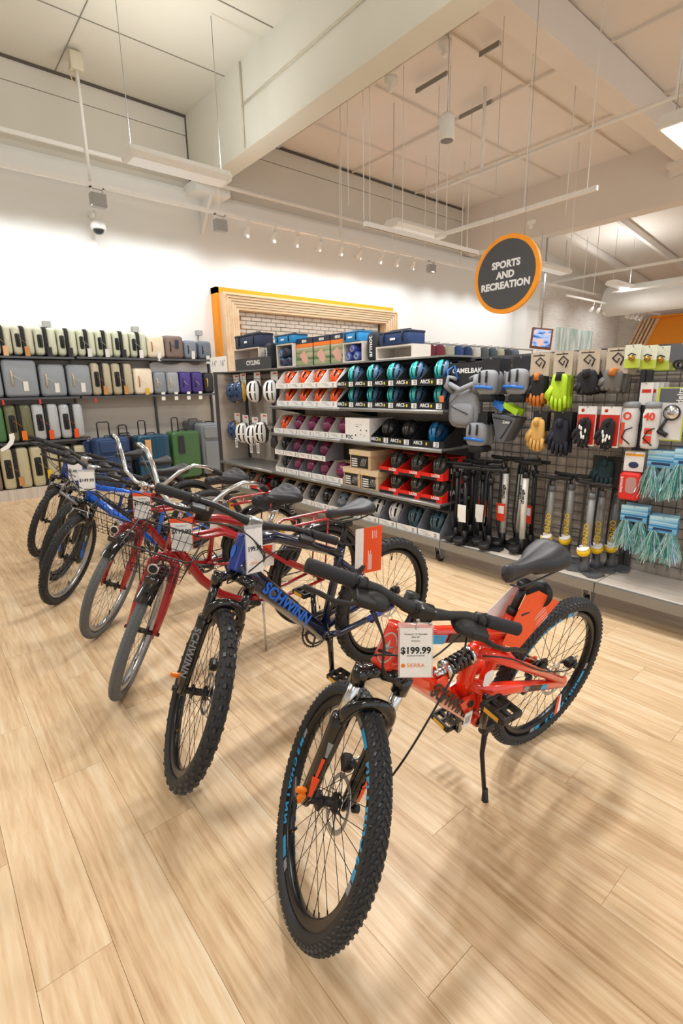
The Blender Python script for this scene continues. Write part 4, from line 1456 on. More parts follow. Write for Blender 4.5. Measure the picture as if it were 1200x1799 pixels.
def case_up(x0, x1, y, h, c, label, bar=0.3, soft=False, ribs=0, tag=None, barx=(0.25, 0.45), depth=0.3, rz=0):
    """a large suitcase standing upright on the floor, front to the viewer, with its pull bar"""
    w = x1 - x0
    t = thing('large_suitcase', label, 'suitcase', ((x0 + x1) / 2, y, 0), rz, 'large suitcases standing on the floor')
    cm = mat('big_' + c + ('s' if soft else ''), c, 0.6 if soft else 0.3, bump=0.25 if soft else 0.05, scale=90 if soft else 25, coat=0 if soft else 0.3)
    m = MB(cm)
    m.rbox((0, depth / 2, 0.05 + h / 2), (w, depth, h), 0.05, 0.03, 1, seg=4)
    for q in range(ribs):
        xx = (q - (ribs - 1) / 2) * w / (ribs + 0.6)
        m.rbox((xx, 0.0, 0.05 + h / 2), (w * 0.06, 0.02, h * 0.86), 0.01, 0.008, 1, seg=2)
    m.build('shell', t)
    if soft:
        m = MB(cm)
        m.rbox((0, -0.01, 0.05 + h * 0.36), (w * 0.82, 0.05, h * 0.58), 0.03, 0.015, 1)
        m.rbox((0, -0.01, 0.05 + h * 0.83), (w * 0.82, 0.05, h * 0.24), 0.03, 0.015, 1)
        m.build('pocket', t)
    for sx in (-1, 1):
        m = MB(BLACK)
        m.cyl((sx * w * 0.38 - 0.015, 0.04, 0.025), (sx * w * 0.38 + 0.015, 0.04, 0.025), 0.025, n=12)
        m.cyl((sx * w * 0.38 - 0.015, depth - 0.04, 0.025), (sx * w * 0.38 + 0.015, depth - 0.04, 0.025), 0.025, n=12)
        m.build('wheel', t, kind='stuff')
    if bar:
        m = MB(BLACK)
        xa, xb = (barx[0] - 0.5) * w, (barx[1] - 0.5) * w
        m.tube([(xa, depth * 0.7, h), (xa, depth * 0.7, h + bar - 0.02), (xa + 0.02, depth * 0.7, h + bar), (xb - 0.02, depth * 0.7, h + bar), (xb, depth * 0.7, h + bar - 0.02), (xb, depth * 0.7, h)], 0.01, 6)
        m.build('pull_bar', t)
    m = MB(BLACK)
    m.tube([(-0.08, depth / 2, h + 0.05), (-0.07, depth / 2, h + 0.075), (0.07, depth / 2, h + 0.075), (0.08, depth / 2, h + 0.05)], 0.01, 6)
    m.build('handle', t)
    if tag:
        m = MB(mat('tg_' + tag, tag, 0.6))
        m.box(-w * 0.3, -w * 0.3 + 0.09, -0.035, -0.031, h * 0.6, h * 0.98)
        m.build('tag', t)
    return t


case_up(1.90, 2.06, 8.3, 0.72, '20305a', 'dark blue suitcase half hidden behind the blue soft one', bar=0)
case_up(2.02, 2.50, 8.0, 0.74, '27436f', 'blue soft suitcase standing on the floor left of the hard ones', soft=True, bar=0.28, barx=(0.2, 0.55), tag=None)
case_up(2.50, 2.66, 8.33, 0.74, '2a2c33', 'black suitcase behind the glossy blue one', bar=0.2, barx=(0.1, 0.9))
case_up(2.62, 3.12, 8.0, 0.74, '1c4a66', 'glossy dark blue hard suitcase standing on the floor', ribs=4, bar=0.27, tag='d9a870', barx=(0.2, 0.42))
case_up(3.17, 3.64, 8.0, 0.76, '3f6b3c', 'green hard suitcase standing on the floor', bar=0.27, barx=(0.2, 0.42), tag='2a2c3a')
case_up(3.70, 4.15, 8.05, 0.86, '868c93', 'tall light grey soft suitcase beside the island end panel', bar=0, soft=True)
case_up(3.62, 3.9, 8.34, 0.9, '55595f', 'dark grey suitcase behind the tall light grey one', bar=0)

# ---------------------------------------------------------------- goods hanging on the wire grid
HOOK = MB(STEEL)
HOOK.tube([(0.42, 0, 0.0), (0.0, 0, 0.0), (-0.012, 0, 0.012)], 0.003, 5)
HOOK = HOOK.mesh('peg_hook')


def hook(x, y, z, what='the water bottles'):
    o = put('peg_hook', HOOK, None, label='steel peg hook holding ' + what, cat='hook', group='peg hooks on the wire grid')
    d = (XB - x) / 0.42
    o.matrix_world = Matrix.Translation((x, y, z)) @ Matrix.Diagonal((d, 1, 1, 1))


def glove_mesh(back, palm, long=True, w=0.095, L=0.24, fingers=None, curl=0.0):
    """glove hanging fingers down, in the y-z plane, cuff at z=0"""
    m = MB(back, palm)
    m.blob((0, 0, -L * 0.34), (0.035, w, L * 0.62), 0.7, 0.5, 12, 8)
    m.tube([(0, 0, 0.0), (0, 0, -L * 0.2)], [w * 0.40, w * 0.43], 12, 1, sx=0.4)
    for k in range(4):
        y = (k - 1.5) * w * 0.26
        l = L * ((0.28, 0.36, 0.34, 0.26)[k] if long else 0.10)
        z0 = -L * 0.56
        m.tube([(0, y, z0), (-0.006, y * 1.06, z0 - l * 0.5), (-0.002 - curl, y * 1.12, z0 - l)], [0.0125, 0.0125, 0.009], 7, 0 if not fingers else 1)
    m.tube([(0, w * 0.38, -L * 0.35), (-0.006, w * 0.62, -L * 0.52), (-0.008, w * 0.68, -L * (0.66 if long else 0.5))], [0.015, 0.014, 0.010], 7, 0)
    return m.mesh('glove')


def pack(name, y, z, w, h, cardm, label, cat, n=3, x=3.33, dx=0.035, inner=None, group=None, hole=True, z0=0.0, behind='the same kind'):
    """a hang card with what inner(parent) adds, and n-1 more of them behind on the same hook"""
    t = thing(name, label, cat, (x, y, z), math.radians(rnd.uniform(-6, 6)), group or label)
    m = MB(cardm)
    m.box(0.0, 0.003, -w / 2, w / 2, -h, 0)
    m.build('card', t)
    if inner:
        inner(t)
    note_kids(t)
    hook(x, y, z - 0.012, 'the ' + ' '.join(label.split()[:11]).rstrip(','))
    for k in range(1, n):
        d = dup(t, Matrix.Translation((x + dx * k, y + rnd.uniform(-0.01, 0.01) + 0.006 * k, z - 0.002 * k)) @ Matrix.Rotation(math.radians(rnd.uniform(-7, 7)), 4, 'Z'), '%s, %s behind the front one' % (' '.join(label.split()[:10]).rstrip(','), ordn[k - 1]), group or label)
    return t


DK = mat('card_black', '232427', 0.6)
BEIGE = mat('card_beige', 'bfb19e', 0.75)
GREYF = mat('fabric_grey', '8f9298', 0.8, bump=0.25, scale=150)
GREYD = mat('fabric_darkgrey', '5d6067', 0.8, bump=0.25, scale=150)
BLUEP = mat('strap_blue', '2f79d8', 0.5)
BLK = mat('fabric_black', '222328', 0.85, bump=0.3, scale=120)

# hydration backpack
t = thing('hydration_pack', 'light grey hydration backpack on a black header card at the left end of the grid', 'backpack', (3.27, 2.42, 1.6), 0.1)
m = MB(DK)
m.box(0, 0.003, -0.15, 0.14, -0.17, 0.02)
m.build('card', t)
write('CAMELBAK', 0.05, WINK, t, (-0.001, -0.02, -0.04), (0, -1, 0), (0, 0, 1), bold=0.001)
m = MB(GREYF)
m.blob((0.02, 0.0, -0.32), (0.11, 0.27, 0.30), 0.7, 0.6, 20, 12)
m.blob((-0.02, -0.01, -0.36), (0.08, 0.2, 0.17), 0.7, 0.6, 16, 10)
m.build('body', t)
m = MB(GREYF)
for s in (-1, 1):
    m.tube([(-0.0, s * 0.10, -0.2), (-0.05, s * 0.13, -0.15), (-0.03, s * 0.12, -0.08), (0, s * 0.06, -0.1)], 0.018, 6, sx=1.4)
m.tube([(-0.03, -0.12, -0.13), (-0.06, 0, -0.18), (-0.03, 0.12, -0.13)], 0.022, 8)
m.build('strap', t)
m = MB(BLUEP)
m.tube([(-0.03, 0.13, -0.13), (-0.04, 0.12, -0.03), (-0.02, 0.08, 0.0), (-0.01, 0.05, -0.1)], 0.008, 6)
m.build('hose', t)
m = MB(DARKSTEEL)
m.tube([(-0.063, -0.08, -0.36), (-0.065, 0.07, -0.3)], 0.004, 5)
m.tube([(-0.04, 0.03, -0.22), (-0.05, 0.09, -0.28), (-0.03, 0.12, -0.4)], 0.003, 5)
m.build('zipper', t)
m = MB(mat('tag_orange2', 'd9743a', 0.6))
m.box(-0.09, -0.086, 0.12, 0.16, -0.27, -0.22)
m.build('tag', t)


def waist(t):
    m = MB(GREYF)
    m.blob((-0.03, 0, -0.17), (0.1, 0.17, 0.18), 0.75, 0.6, 16, 10)
    m.build('body', t)
    m = MB(BLUEP)
    m.tube([(-0.075, -0.08, -0.21), (-0.09, 0, -0.2), (-0.075, 0.08, -0.2)], 0.012, 6, sx=0.5, sy=1)
    m.build('strap', t)
    m = MB(BLK)
    for yy in (-0.03, 0.03):
        m.tube([(-0.085, yy, -0.09), (-0.09, yy, -0.17)], 0.008, 5)
    m.blob((-0.03, 0, -0.28), (0.08, 0.13, 0.06), 0.8, 0.7, 12, 6)
    m.build('buckle', t, kind='stuff')


pack('waist_pack', 2.19, 1.64, 0.15, 0.12, DK, 'upper left grey waist pack with blue strap, beside the backpack', 'bag', 3, 3.27, 0.07, waist)
pack('waist_pack', 1.97, 1.64, 0.13, 0.12, DK, 'upper right grey waist pack with blue strap, beside the glove cards', 'bag', 3, 3.3, 0.07, waist)
pack('waist_pack', 2.28, 1.26, 0.13, 0.1, DK, 'lower grey waist pack with blue strap under the backpack', 'bag', 3, 3.29, 0.06, waist)


def wedge(t):
    m = MB(GREYD)
    m.prism([(0.11, 0), (-0.10, -0.03), (-0.07, -0.09), (-0.01, -0.2), (0.05, -0.21)], (-0.035, 0, -0.03), (0, 1, 0), (0, 0, 1), (0.07, 0, 0))
    m.build('body', t)
    m = MB(BLK)
    m.tube([(-0.037, 0.09, -0.06), (-0.037, -0.07, -0.08), (-0.037, 0.02, -0.21)], 0.004, 5)
    m.build('piping', t)
    write('Zefal', 0.03, WINK, t, (-0.037, -0.02, -0.09), (0, -1, 0), (0, 0, 1), bold=0.0005)
    m = MB(mat('strip_lime', 'a8d62a', 0.5), BLUEP)
    m.prism([(-0.12, 0.0), (0.0, 0.05), (0.02, 0.02), (-0.1, -0.04)], (-0.04, 0, 0.0), (0, 1, 0), (0, 0, 1), (0.004, 0, 0))
    m.prism([(0.0, 0.02), (0.09, 0.07), (0.11, 0.03), (0.02, -0.02)], (-0.04, 0, 0.0), (0, 1, 0), (0, 0, 1), (0.004, 0, 0), 1)
    m.build('header', t)


pack('frame_bag', 2.06, 1.28, 0.1, 0.03, DK, 'dark grey triangular frame bag with a lime header', 'bag', 3, 3.31, 0.05, wedge)

ORG = mat('glove_orange', 'c9762e', 0.7)
LIME = mat('glove_lime', 'b9e02f', 0.6)
TAN = mat('glove_tan', 'd9ad62', 0.7, bump=0.2)
GREY2 = mat('glove_grey', '6a6763', 0.7)
TEAL = mat('glove_teal', '1f3a40', 0.8)
NAVYG = mat('glove_navy', '1e2230', 0.8, bump=0.2)
REDC = mat('card_red2', 'd93124', 0.5)
GM = {'orange': glove_mesh(BLK, ORG, True, fingers=True), 'lime': glove_mesh(LIME, BLK, True, 0.11, 0.27), 'black': glove_mesh(BLK, BLK, False, 0.115, 0.22), 'grey': glove_mesh(GREY2, ORG, False, 0.11, 0.2),
      'tan': glove_mesh(TAN, TAN, True, 0.105, 0.25, curl=0.01), 'navy': glove_mesh(NAVYG, NAVYG, True, 0.105, 0.27), 'bw': glove_mesh(BLK, BLK, True, 0.085, 0.21), 'teal': glove_mesh(TEAL, TEAL, True, 0.1, 0.2)}


def gl(kind, dz=-0.1, dy=0.0, rx=0.0, pair=True, swirl=False):
    def f(t):
        for k in range(2 if pair else 1):
            put('glove', GM[kind], t, Matrix.Translation((-0.016 + 0.02 * k, dy + 0.012 * k, dz)) @ Matrix.Rotation(math.radians(rx + 6 * k), 4, 'X'))
        if swirl:
            m = MB(INK)
            m.tube([(-0.001, -0.02, -0.1), (-0.001, -0.035, -0.06), (-0.001, -0.0, -0.03), (-0.001, 0.03, -0.06), (-0.001, 0.0, -0.085), (-0.001, -0.01, -0.06)], 0.005, 5)
            m.box(-0.001, 0, -0.03, 0.05, -0.02, -0.014)
            m.build('print', t)
    return f


pack('cycling_gloves', 1.83, 1.655, 0.13, 0.15, BEIGE, 'black gloves with orange fingertips on a beige card', 'gloves', 3, 3.30, 0.045, gl('orange', -0.13, swirl=True))
pack('cycling_gloves', 1.665, 1.655, 0.13, 0.15, BEIGE, 'bright lime long-finger gloves on a beige card', 'gloves', 3, 3.29, 0.05, gl('lime', -0.13, swirl=True))
pack('cycling_gloves', 1.50, 1.655, 0.13, 0.15, BEIGE, 'black fingerless gloves on a beige card', 'gloves', 5, 3.29, 0.05, gl('black', -0.12, rx=-12, swirl=True))
pack('cycling_gloves', 1.33, 1.655, 0.13, 0.15, BEIGE, 'grey and orange fingerless gloves on a beige card', 'gloves', 5, 3.29, 0.045, gl('grey', -0.12, rx=8, swirl=True))
t = pack('cycling_gloves', 1.80, 1.27, 0.11, 0.13, DK, 'tan leather gloves under a black card', 'gloves', 3, 3.3, 0.03, gl('tan', -0.04))
pack('cycling_gloves', 1.64, 1.27, 0.12, 0.12, DK, 'navy winter gloves under a black card', 'gloves', 4, 3.3, 0.035, gl('navy', -0.04))


def redcard(t):
    m = MB(REDC, PAPER)
    m.box(-0.002, 0, -0.05, 0.06, -0.24, -0.05)
    m.box(-0.003, -0.002, -0.05, 0.06, -0.05, 0.0, 1)
    m.build('print', t)
    m = MB(REDC)
    m.cyl((-0.004, 0.03, -0.025), (-0.003, 0.03, -0.025), 0.011, n=14)
    m.build('emblem', t)
    put('glove', GM['bw'], t, Matrix.Translation((-0.022, 0.0, -0.07)) @ Matrix.Rotation(0.1, 4, 'X'))
    m = MB(PAPER)
    for k in range(6):
        m.blob((-0.043, rnd.uniform(-0.03, 0.03), -0.12 - rnd.random() * 0.09), (0.006, 0.014, 0.03), 1, nu=6, nv=4)
    m.build('print', t)


pack('cycling_gloves', 1.48, 1.31, 0.11, 0.25, PAPER, 'left black and white gloves on a red card', 'gloves', 3, 3.3, 0.04, redcard)
pack('cycling_gloves', 1.335, 1.31, 0.11, 0.25, PAPER, 'right black and white gloves on a red card', 'gloves', 3, 3.3, 0.04, redcard)
t = pack('cycling_gloves', 1.38, 0.99, 0.17, 0.2, DK, 'dark teal gloves hanging alone on a black card under the red cards', 'gloves', 1, 3.42, 0.04, gl('teal', -0.02))

BOT = mat('bottle_white', 'e3e2e2', 0.35, alpha=0.93)
LID = mat('bottle_lid', '8f9499', 0.4)
BRED = mat('bottle_red', 'e2452a', 0.5)
for y, lb, txt in ((1.235, 'translucent white water bottle with grey lid, left one', 'O'), (1.115, 'translucent white water bottle with grey lid reading 40, right one', '40')):
    t = thing('water_bottle', lb, 'bottle', (3.33, y, 1.07), 0, 'water bottles hanging on the grid')
    m = MB(BOT)
    m.lathe([(0.001, 0), (0.044, 0.0), (0.049, 0.02), (0.049, 0.09), (0.047, 0.10), (0.047, 0.13), (0.049, 0.145), (0.05, 0.20), (0.04, 0.235), (0.038, 0.24)], (0, 0, 0), (0, 0, 1), 24)
    m.build('body', t)
    m = MB(LID)
    m.lathe([(0.045, 0.235), (0.046, 0.262), (0.03, 0.27), (0.001, 0.272)], (0, 0, 0), (0, 0, 1), 24)
    m.build('lid', t)
    write(txt, 0.06, BRED, t, (-0.052, 0, 0.185), (0, -1, 0), (0, 0, 1), bold=0.002)
    m = MB(BRED)
    if txt == '40':
        m.box(-0.0505, -0.049, -0.022, 0.02, 0.085, 0.12)
        m.box(-0.0505, -0.049, -0.022, 0.02, 0.03, 0.075)
    else:
        m.box(-0.05, -0.048, 0.012, 0.03, 0.02, 0.15)
    m.build('print', t)
    m = MB(BLACK)
    m.tube([(-0.05, -0.035, 0.12), (-0.055, 0, 0.105), (-0.052, 0.02, 0.06), (-0.05, -0.03, 0.02)], 0.004, 5)
    m.build('strap', t)
m = MB(PAPER, REDC)
for k in range(4):
    m.box(0.02 * k, 0.02 * k + 0.002, -0.04 - 0.02 * k, 0.03 - 0.02 * k, -0.1, 0.03)
    m.box(0.02 * k - 0.001, 0.02 * k, -0.03 - 0.02 * k, 0.02 - 0.02 * k, -0.03, -0.01, 1)
o = m.build('hang_card', label='white price cards fanned out above the two water bottles', cat='card', kind='stuff')
o.location = (3.36, 1.18, 1.42)
hook(3.36, 1.18, 1.44)


def mirror(t):
    m = MB(mat('card_lime', 'c3d24a', 0.6))
    m.box(-0.002, 0, -0.075, 0.075, -0.3, 0.0)
    m.build('border', t)
    m = MB(mat('card_pale', 'dcdcdc', 0.6), mat('card_slate', '5b5f66', 0.6))
    m.box(-0.004, -0.002, -0.068, 0.068, -0.293, -0.085)
    m.box(-0.004, -0.002, -0.068, 0.06, -0.085, -0.006, 1)
    m.build('print', t)
    write('delta', 0.045, WINK, t, (-0.006, -0.045, -0.045), (0, 0, 1), (0, 1, 0), bold=0.0008)
    m = MB(BLACK)
    m.lathe([(0.001, 0.0), (0.042, 0.0), (0.045, 0.006), (0.042, 0.014), (0.001, 0.014)], (-0.02, -0.015, -0.14), (1, 0, 0), 24)
    m.tube([(-0.012, 0.01, -0.18), (-0.015, 0.03, -0.23), (-0.014, 0.02, -0.26)], 0.009, 6)
    m.tube([(-0.014, 0.045, -0.245), (-0.014, -0.005, -0.27)], 0.014, 8)
    m.build('mirror', t)
    m = MB(CHROME)
    m.lathe([(0.001, -0.001), (0.037, -0.001), (0.037, 0.001), (0.001, 0.001)], (-0.021, -0.015, -0.14), (1, 0, 0), 24)
    m.build('glass', t)


pack('mirror_pack', 1.03, 1.42, 0.15, 0.3, mat('card_grey', '9a9a9a', 0.6), 'round bicycle mirror on a grey card edged in lime', 'bike mirror', 2, 3.33, 0.05, mirror)


def bellpack(t):
    m = MB(mat('header_lime', 'bfd24a', 0.5))
    m.box(-0.002, 0, -0.04, 0.04, -0.13, -0.08)
    m.build('print', t)
    m = MB(mat('brass', 'b58a3a', 0.3, 0.8), BLACK)
    m.blob((-0.015, 0.0, -0.075), (0.03, 0.035, 0.035), 1, nu=12)
    m.tube([(-0.01, -0.02, -0.06), (-0.025, 0, -0.05), (-0.01, 0.02, -0.06)], 0.004, 5, 1)
    m.build('bell', t)


for k, (y, lb) in enumerate(((1.245, 'left small bicycle bell on a lime card'), (1.17, 'middle small bicycle bell on a lime card'), (1.11, 'right small bicycle bell on a lime card'))):
    pack('bell_pack', y, 1.665 - 0.008 * k, 0.085, 0.13, mat('card_paleg', 'dfe3d0', 0.6), lb, 'bike bell', 3, 3.28 + 0.03 * k, 0.06, bellpack)


def headpack(t):
    m = MB(BLACK)
    for r_ in (0.03, 0.024):
        m.tube([(-0.015, math.cos(q * PI / 8) * r_, -0.11 + math.sin(q * PI / 8) * r_ * 0.8) for q in range(16)], 0.004, 5, closed=True)
    m.build('cable_lock', t)


pack('lock_pack', 1.0, 1.655, 0.12, 0.1, mat('card_slate', '5b5f66', 0.6), 'black coiled strap on a slate card at the right edge of the photo', 'bike lock', 2, 3.3, 0.06, headpack)


def redsock(t):
    m = MB(mat('bag_red', 'dd2c22', 0.6))
    m.rbox((-0.02, 0, -0.21), (0.05, 0.12, 0.17), 0.02, 0.015, 0)
    m.build('body', t)
    m = MB(mat('mesh_grey', 'b98a86', 0.7))
    m.rbox((-0.047, -0.012, -0.2), (0.004, 0.06, 0.1), 0.02, 0.001, 0)
    m.build('window', t)
    m = MB(mat('strip_yel', 'f0a818', 0.5), mat('print_navy', '2c3e66', 0.5))
    m.box(-0.002, 0, -0.05, 0.05, -0.025, -0.012)
    m.blob((-0.002, 0, -0.08), (0.004, 0.06, 0.04), 1, nu=10, nv=6, mi=1)
    m.build('print', t, kind='stuff')
    write('MADWAVE', 0.02, WINK, t, (-0.047, 0.04, -0.2), (0, 0, 1), (0, 1, 0), bold=0.0005)


pack('swim_pack', 1.19, 1.04, 0.11, 0.12, PAPER, 'red mesh pouch hanging under a white header card', 'pouch', 3, 3.34, 0.05, redsock)

TIN = [mat('tinsel_a', '8fd8cf', 0.25, 0.3), mat('tinsel_b', 'd9efe9', 0.2, 0.4), mat('tinsel_c', '3fa59c', 0.25, 0.3), mat('tinsel_d', 'b9cfe8', 0.2, 0.4)]
HBLUE = picture_mat('header_blue', '2f7fc0', '6fb6e0', 'bfe3f0', 30, 40)


def tinsel_mesh(seed, w=0.15, L=0.2, n=230):
    r = random.Random(seed)
    m = MB(*TIN)
    for s in range(2):
        cy = (s - 0.5) * w * 0.55
        for k in range(n // 2):
            a, b = r.uniform(-0.03, 0.03), r.uniform(-0.04, 0.04)
            l = L * r.uniform(0.6, 1.05)
            p = Vector((a * 0.5, cy + b * 0.35, 0))
            pts = [p]
            for q in range(4):
                pts.append(pts[-1] + Vector((a * 0.35 + r.uniform(-.006, .006), b * 0.35 + r.uniform(-.007, .007), -l / 4)))
            mi = r.randrange(4)
            wd = 0.0014
            vs_, fs_ = [], []
            for q, pt in enumerate(pts):
                d = Vector((r.uniform(-1, 1), r.uniform(-1, 1), 0)).normalized() * wd
                vs_ += [pt - d, pt + d]
            for q in range(4):
                fs_.append((2 * q, 2 * q + 1, 2 * q + 3, 2 * q + 2))
            m.add(vs_, fs_, mi)
    return m.mesh('tinsel')


TM = [tinsel_mesh(1), tinsel_mesh(2)]
for k, (y, z, lb) in enumerate(((1.15, 0.71, 'lower left teal tinsel streamers on a blue card'), (0.985, 0.67, 'lower right teal tinsel streamers on a blue card'), (1.04, 1.06, 'upper left teal tinsel streamers on a blue card'), (0.90, 1.08, 'upper right teal tinsel streamers on a blue card'))):
    def st(t, k=k):
        m = MB(HBLUE)
        m.box(-0.002, -0.0005, -0.074, 0.074, -0.1, 0.002)
        m.build('header', t)
        m = MB(mat('print_navy', '2c3e66', 0.5))
        m.box(-0.003, -0.002, -0.05, 0.05, -0.085, -0.07)
        m.build('print', t)
        put('streamers', TM[k % 2], t, Matrix.Translation((-0.01, 0, -0.09)), kind='stuff')
    pack('streamer_pack', y, z, 0.15, 0.1, mat('card_blue', '3f7fb0', 0.6), lb, 'streamers', 3, 3.33, 0.05, st)

# ---------------------------------------------------------------- floor pumps
def pump(x, y, top, body, style, label, rz=0.0, tag=None, lean=0.0):
    t = thing('floor_pump', label, 'bike pump', M=Matrix.Translation((x, y, 0.2055)) @ Matrix.Rotation(rz, 4, 'Z') @ Matrix.Rotation(lean, 4, 'X'), group='floor pumps on the base deck')
    H = top - 0.2055
    bm = mat('pump_' + body, body, 0.35, 0.1)
    if style == 'yellow':
        m = MB(mat('pump_base_grey', '5c5f63', 0.5))
        m.prism([(-0.05, -0.12), (0.05, -0.12), (0.07, -0.08), (0.03, 0), (0.07, 0.08), (0.05, 0.12), (-0.05, 0.12), (-0.07, 0.08), (-0.03, 0), (-0.07, -0.08)], (0, 0, 0.0), (1, 0, 0), (0, 1, 0), (0, 0, 0.016))
        m.lathe([(0.04, 0.016), (0.028, 0.05), (0.024, 0.13)], (0, 0, 0), (0, 0, 1), 16)
        m.build('base', t)
        m = MB(mat('gauge_yellow', 'f2c81e', 0.4), PAPER)
        m.lathe([(0.03, 0), (0.042, 0.015), (0.042, 0.045), (0.001, 0.045)], (-0.02, 0.0, 0.13), (-0.35, 0, 1), 20)
        m.lathe([(0.001, 0.046), (0.036, 0.046), (0.038, 0.055), (0.03, 0.056), (0.001, 0.05)], (-0.02, 0, 0.13), (-0.35, 0, 1), 20, 1)
        m.build('gauge', t)
    else:
        m = MB(BLACK)
        m.prism([(-0.04, -0.11), (0.04, -0.11), (0.05, 0), (0.04, 0.11), (-0.04, 0.11), (-0.05, 0)], (0, 0, 0), (1, 0, 0), (0, 1, 0), (0, 0, 0.018))
        m.lathe([(0.035, 0.018), (0.025, 0.06), (0.024, 0.11)], (0, 0, 0), (0, 0, 1), 16)
        m.build('base', t)
        m = MB(BLACK, PAPER, mat('red_plastic', 'd42a26', 0.4))
        m.lathe([(0.04, 0), (0.045, 0.01), (0.045, 0.035), (0.038, 0.038)], (-0.075, 0, 0.025), (-0.25, 0, 1), 20)
        m.lathe([(0.001, 0.036), (0.037, 0.036)], (-0.075, 0, 0.025), (-0.25, 0, 1), 20, 1)
        m.lathe([(0.022, 0.0375), (0.03, 0.0375)], (-0.075, 0, 0.025), (-0.25, 0, 1), 20, 2)
        m.build('gauge', t)
    m = MB(bm)
    m.cyl((0, 0, 0.1), (0, 0, H * 0.84), 0.017 if style == 'black' else 0.023, n=16)
    m.build('barrel', t)
    m = MB(BLACK if style != 'yellow' else mat('pump_cap', '6d7074', 0.4))
    m.cyl((0, 0, H * 0.82), (0, 0, H * 0.88), 0.026, n=16)
    m.cyl((0, 0, H * 0.88), (0, 0, H - 0.03), 0.008, n=8)
    m.build('collar', t)
    m = MB(BLACK)
    m.tube([(0, -0.13, H - 0.005), (0, -0.1, H - 0.012), (0, -0.04, H - 0.012), (0, 0, H - 0.02), (0, 0.04, H - 0.012), (0, 0.1, H - 0.012), (0, 0.13, H - 0.005)], [0.012, 0.015, 0.014, 0.02, 0.014, 0.015, 0.012], 8, sx=0.8)
    m.build('handle', t)
    m = MB(RUBBER)
    m.tube([(-0.03, 0.01, 0.08), (-0.05, 0.03, 0.2), (-0.035, 0.03, H * 0.5), (-0.035, 0.02, H * 0.9), (-0.03, 0.01, H * 0.97), (0.02, 0.02, H * 0.9), (0.03, 0.02, H * 0.5), (0.028, 0.02, H * 0.42)], 0.006, 6)
    m.tube([(0.03, 0.02, H * 0.34), (0.03, 0.02, H * 0.5)], 0.012, 6)
    m.build('hose', t)
    if style == 'yellow':
        write('VENZO', 0.05, mat('yellow_ink', 'e8c02a', 0.5), t, (-0.0235, 0, H * 0.42), (0, 0, 1), (0, 1, 0), bold=0.001)
    if style == 'white':
        write('change', 0.04, INK, t, (-0.0235, 0, H * 0.62), (0, 0, 1), (0, 1, 0), bold=0.001)
    if tag:
        m = MB(mat('tg_' + tag, tag, 0.6), PAPER)
        m.box(-0.052, -0.050, -0.04, 0.035, H * 0.3, H * 0.3 + 0.14)
        m.box(-0.053, -0.052, -0.03, 0.02, H * 0.3 + 0.06, H * 0.3 + 0.12, 1)
        m.build('tag', t)
    return t


PD = [(3.30, 2.47, 0.86, '232326', 'black', 'black floor pump nearest the red helmet cartons', None), (3.27, 2.36, 0.84, '232326', 'black', 'black floor pump with white tag, second from the cartons', 'f2f2f0'), (3.36, 2.27, 0.85, '232326', 'black', 'black floor pump in the middle of the black ones, front', 'f2f2f0'),
      (3.46, 2.44, 0.86, '232326', 'black', 'black floor pump standing behind beside the cartons', None), (3.5, 2.33, 0.87, '232326', 'black', 'black floor pump in the back row left of the white ones', 'e8401f'), (3.30, 2.15, 0.84, '1f1f22', 'black', 'black floor pump in front, left of the white ones', None),
      (3.44, 2.12, 0.92, 'e9e7e0', 'white', 'white floor pump, left front one', 'e8401f'), (3.53, 2.05, 0.91, 'e9e7e0', 'white', 'white floor pump in the second row', None), (3.40, 1.93, 0.91, 'e9e7e0', 'white', 'white floor pump, right front one', None),
      (3.55, 1.94, 0.9, '2a2a2d', 'black', 'black floor pump behind the right white one', 'e8401f'),
      (3.42, 1.74, 0.82, '9a9b98', 'yellow', 'grey floor pump with yellow gauge, leftmost of the grey ones', None), (3.48, 1.62, 0.84, '9a9b98', 'yellow', 'grey floor pump with yellow gauge, second of the grey ones', None),
      (3.32, 1.41, 0.83, '8f9190', 'yellow', 'grey floor pump with yellow gauge, foremost of the right cluster', None), (3.44, 1.39, 0.83, '9a9b98', 'yellow', 'grey floor pump with yellow gauge, in the middle of the right cluster', None), (3.53, 1.33, 0.83, '77797b', 'yellow', 'dark grey floor pump with yellow collar beside the post', None)]
for k, (x, y, tp, c, s_, lb, tg) in enumerate(PD):
    pump(x, y, tp, c, s_, lb, rnd.uniform(-0.35, 0.35), tg, rnd.uniform(-0.015, 0.015))

# small packs seen above the island against the white wall
cols = ['3a3d45', '20242c', '8a9aa6', '6d2b3a', '762f40', 'b3b6a8', '2c4a86', '24406e', 'c9ccc6', '50575c', '3b4d57', 'a3a08c', '2f3338', '55606e']
for k, c in enumerate(cols):
    t = thing('hanging_bag', '%s bag hanging in the row beyond the island, %s from the left' % (('dark grey', 'black', 'pale blue', 'burgundy', 'maroon', 'pale green', 'royal blue', 'navy', 'off-white', 'steel grey', 'dark teal', 'khaki', 'charcoal', 'slate')[k], ordn[k]), 'bag', (7.85 + k * 0.335, 7.5, 2.33), 0, 'bags hanging beyond the island')
    m = MB(mat('hb_' + c, c, 0.8, bump=0.3, scale=60))
    m.blob((0, 0, -0.15), (0.3, 0.2, 0.32), 0.8, 0.6, 14, 8)
    m.build('body', t)
    m = MB(STEEL)
    m.tube([(0, 0.3, 0.06), (0, 0, 0.06), (0, -0.02, 0.0)], 0.008, 5)
    m.build('hook', t)
m = MB(STEEL)
m.box(7.4, 13.6, 7.79, 7.81, 2.37, 2.40)
for x_ in (7.4, 10.4, 13.58):
    m.box(x_, x_ + 0.03, 7.78, 7.82, 0.0, 2.4)
m.build('garment_rail', label='thin steel rail on posts carrying the bags beyond the island', cat='rail')

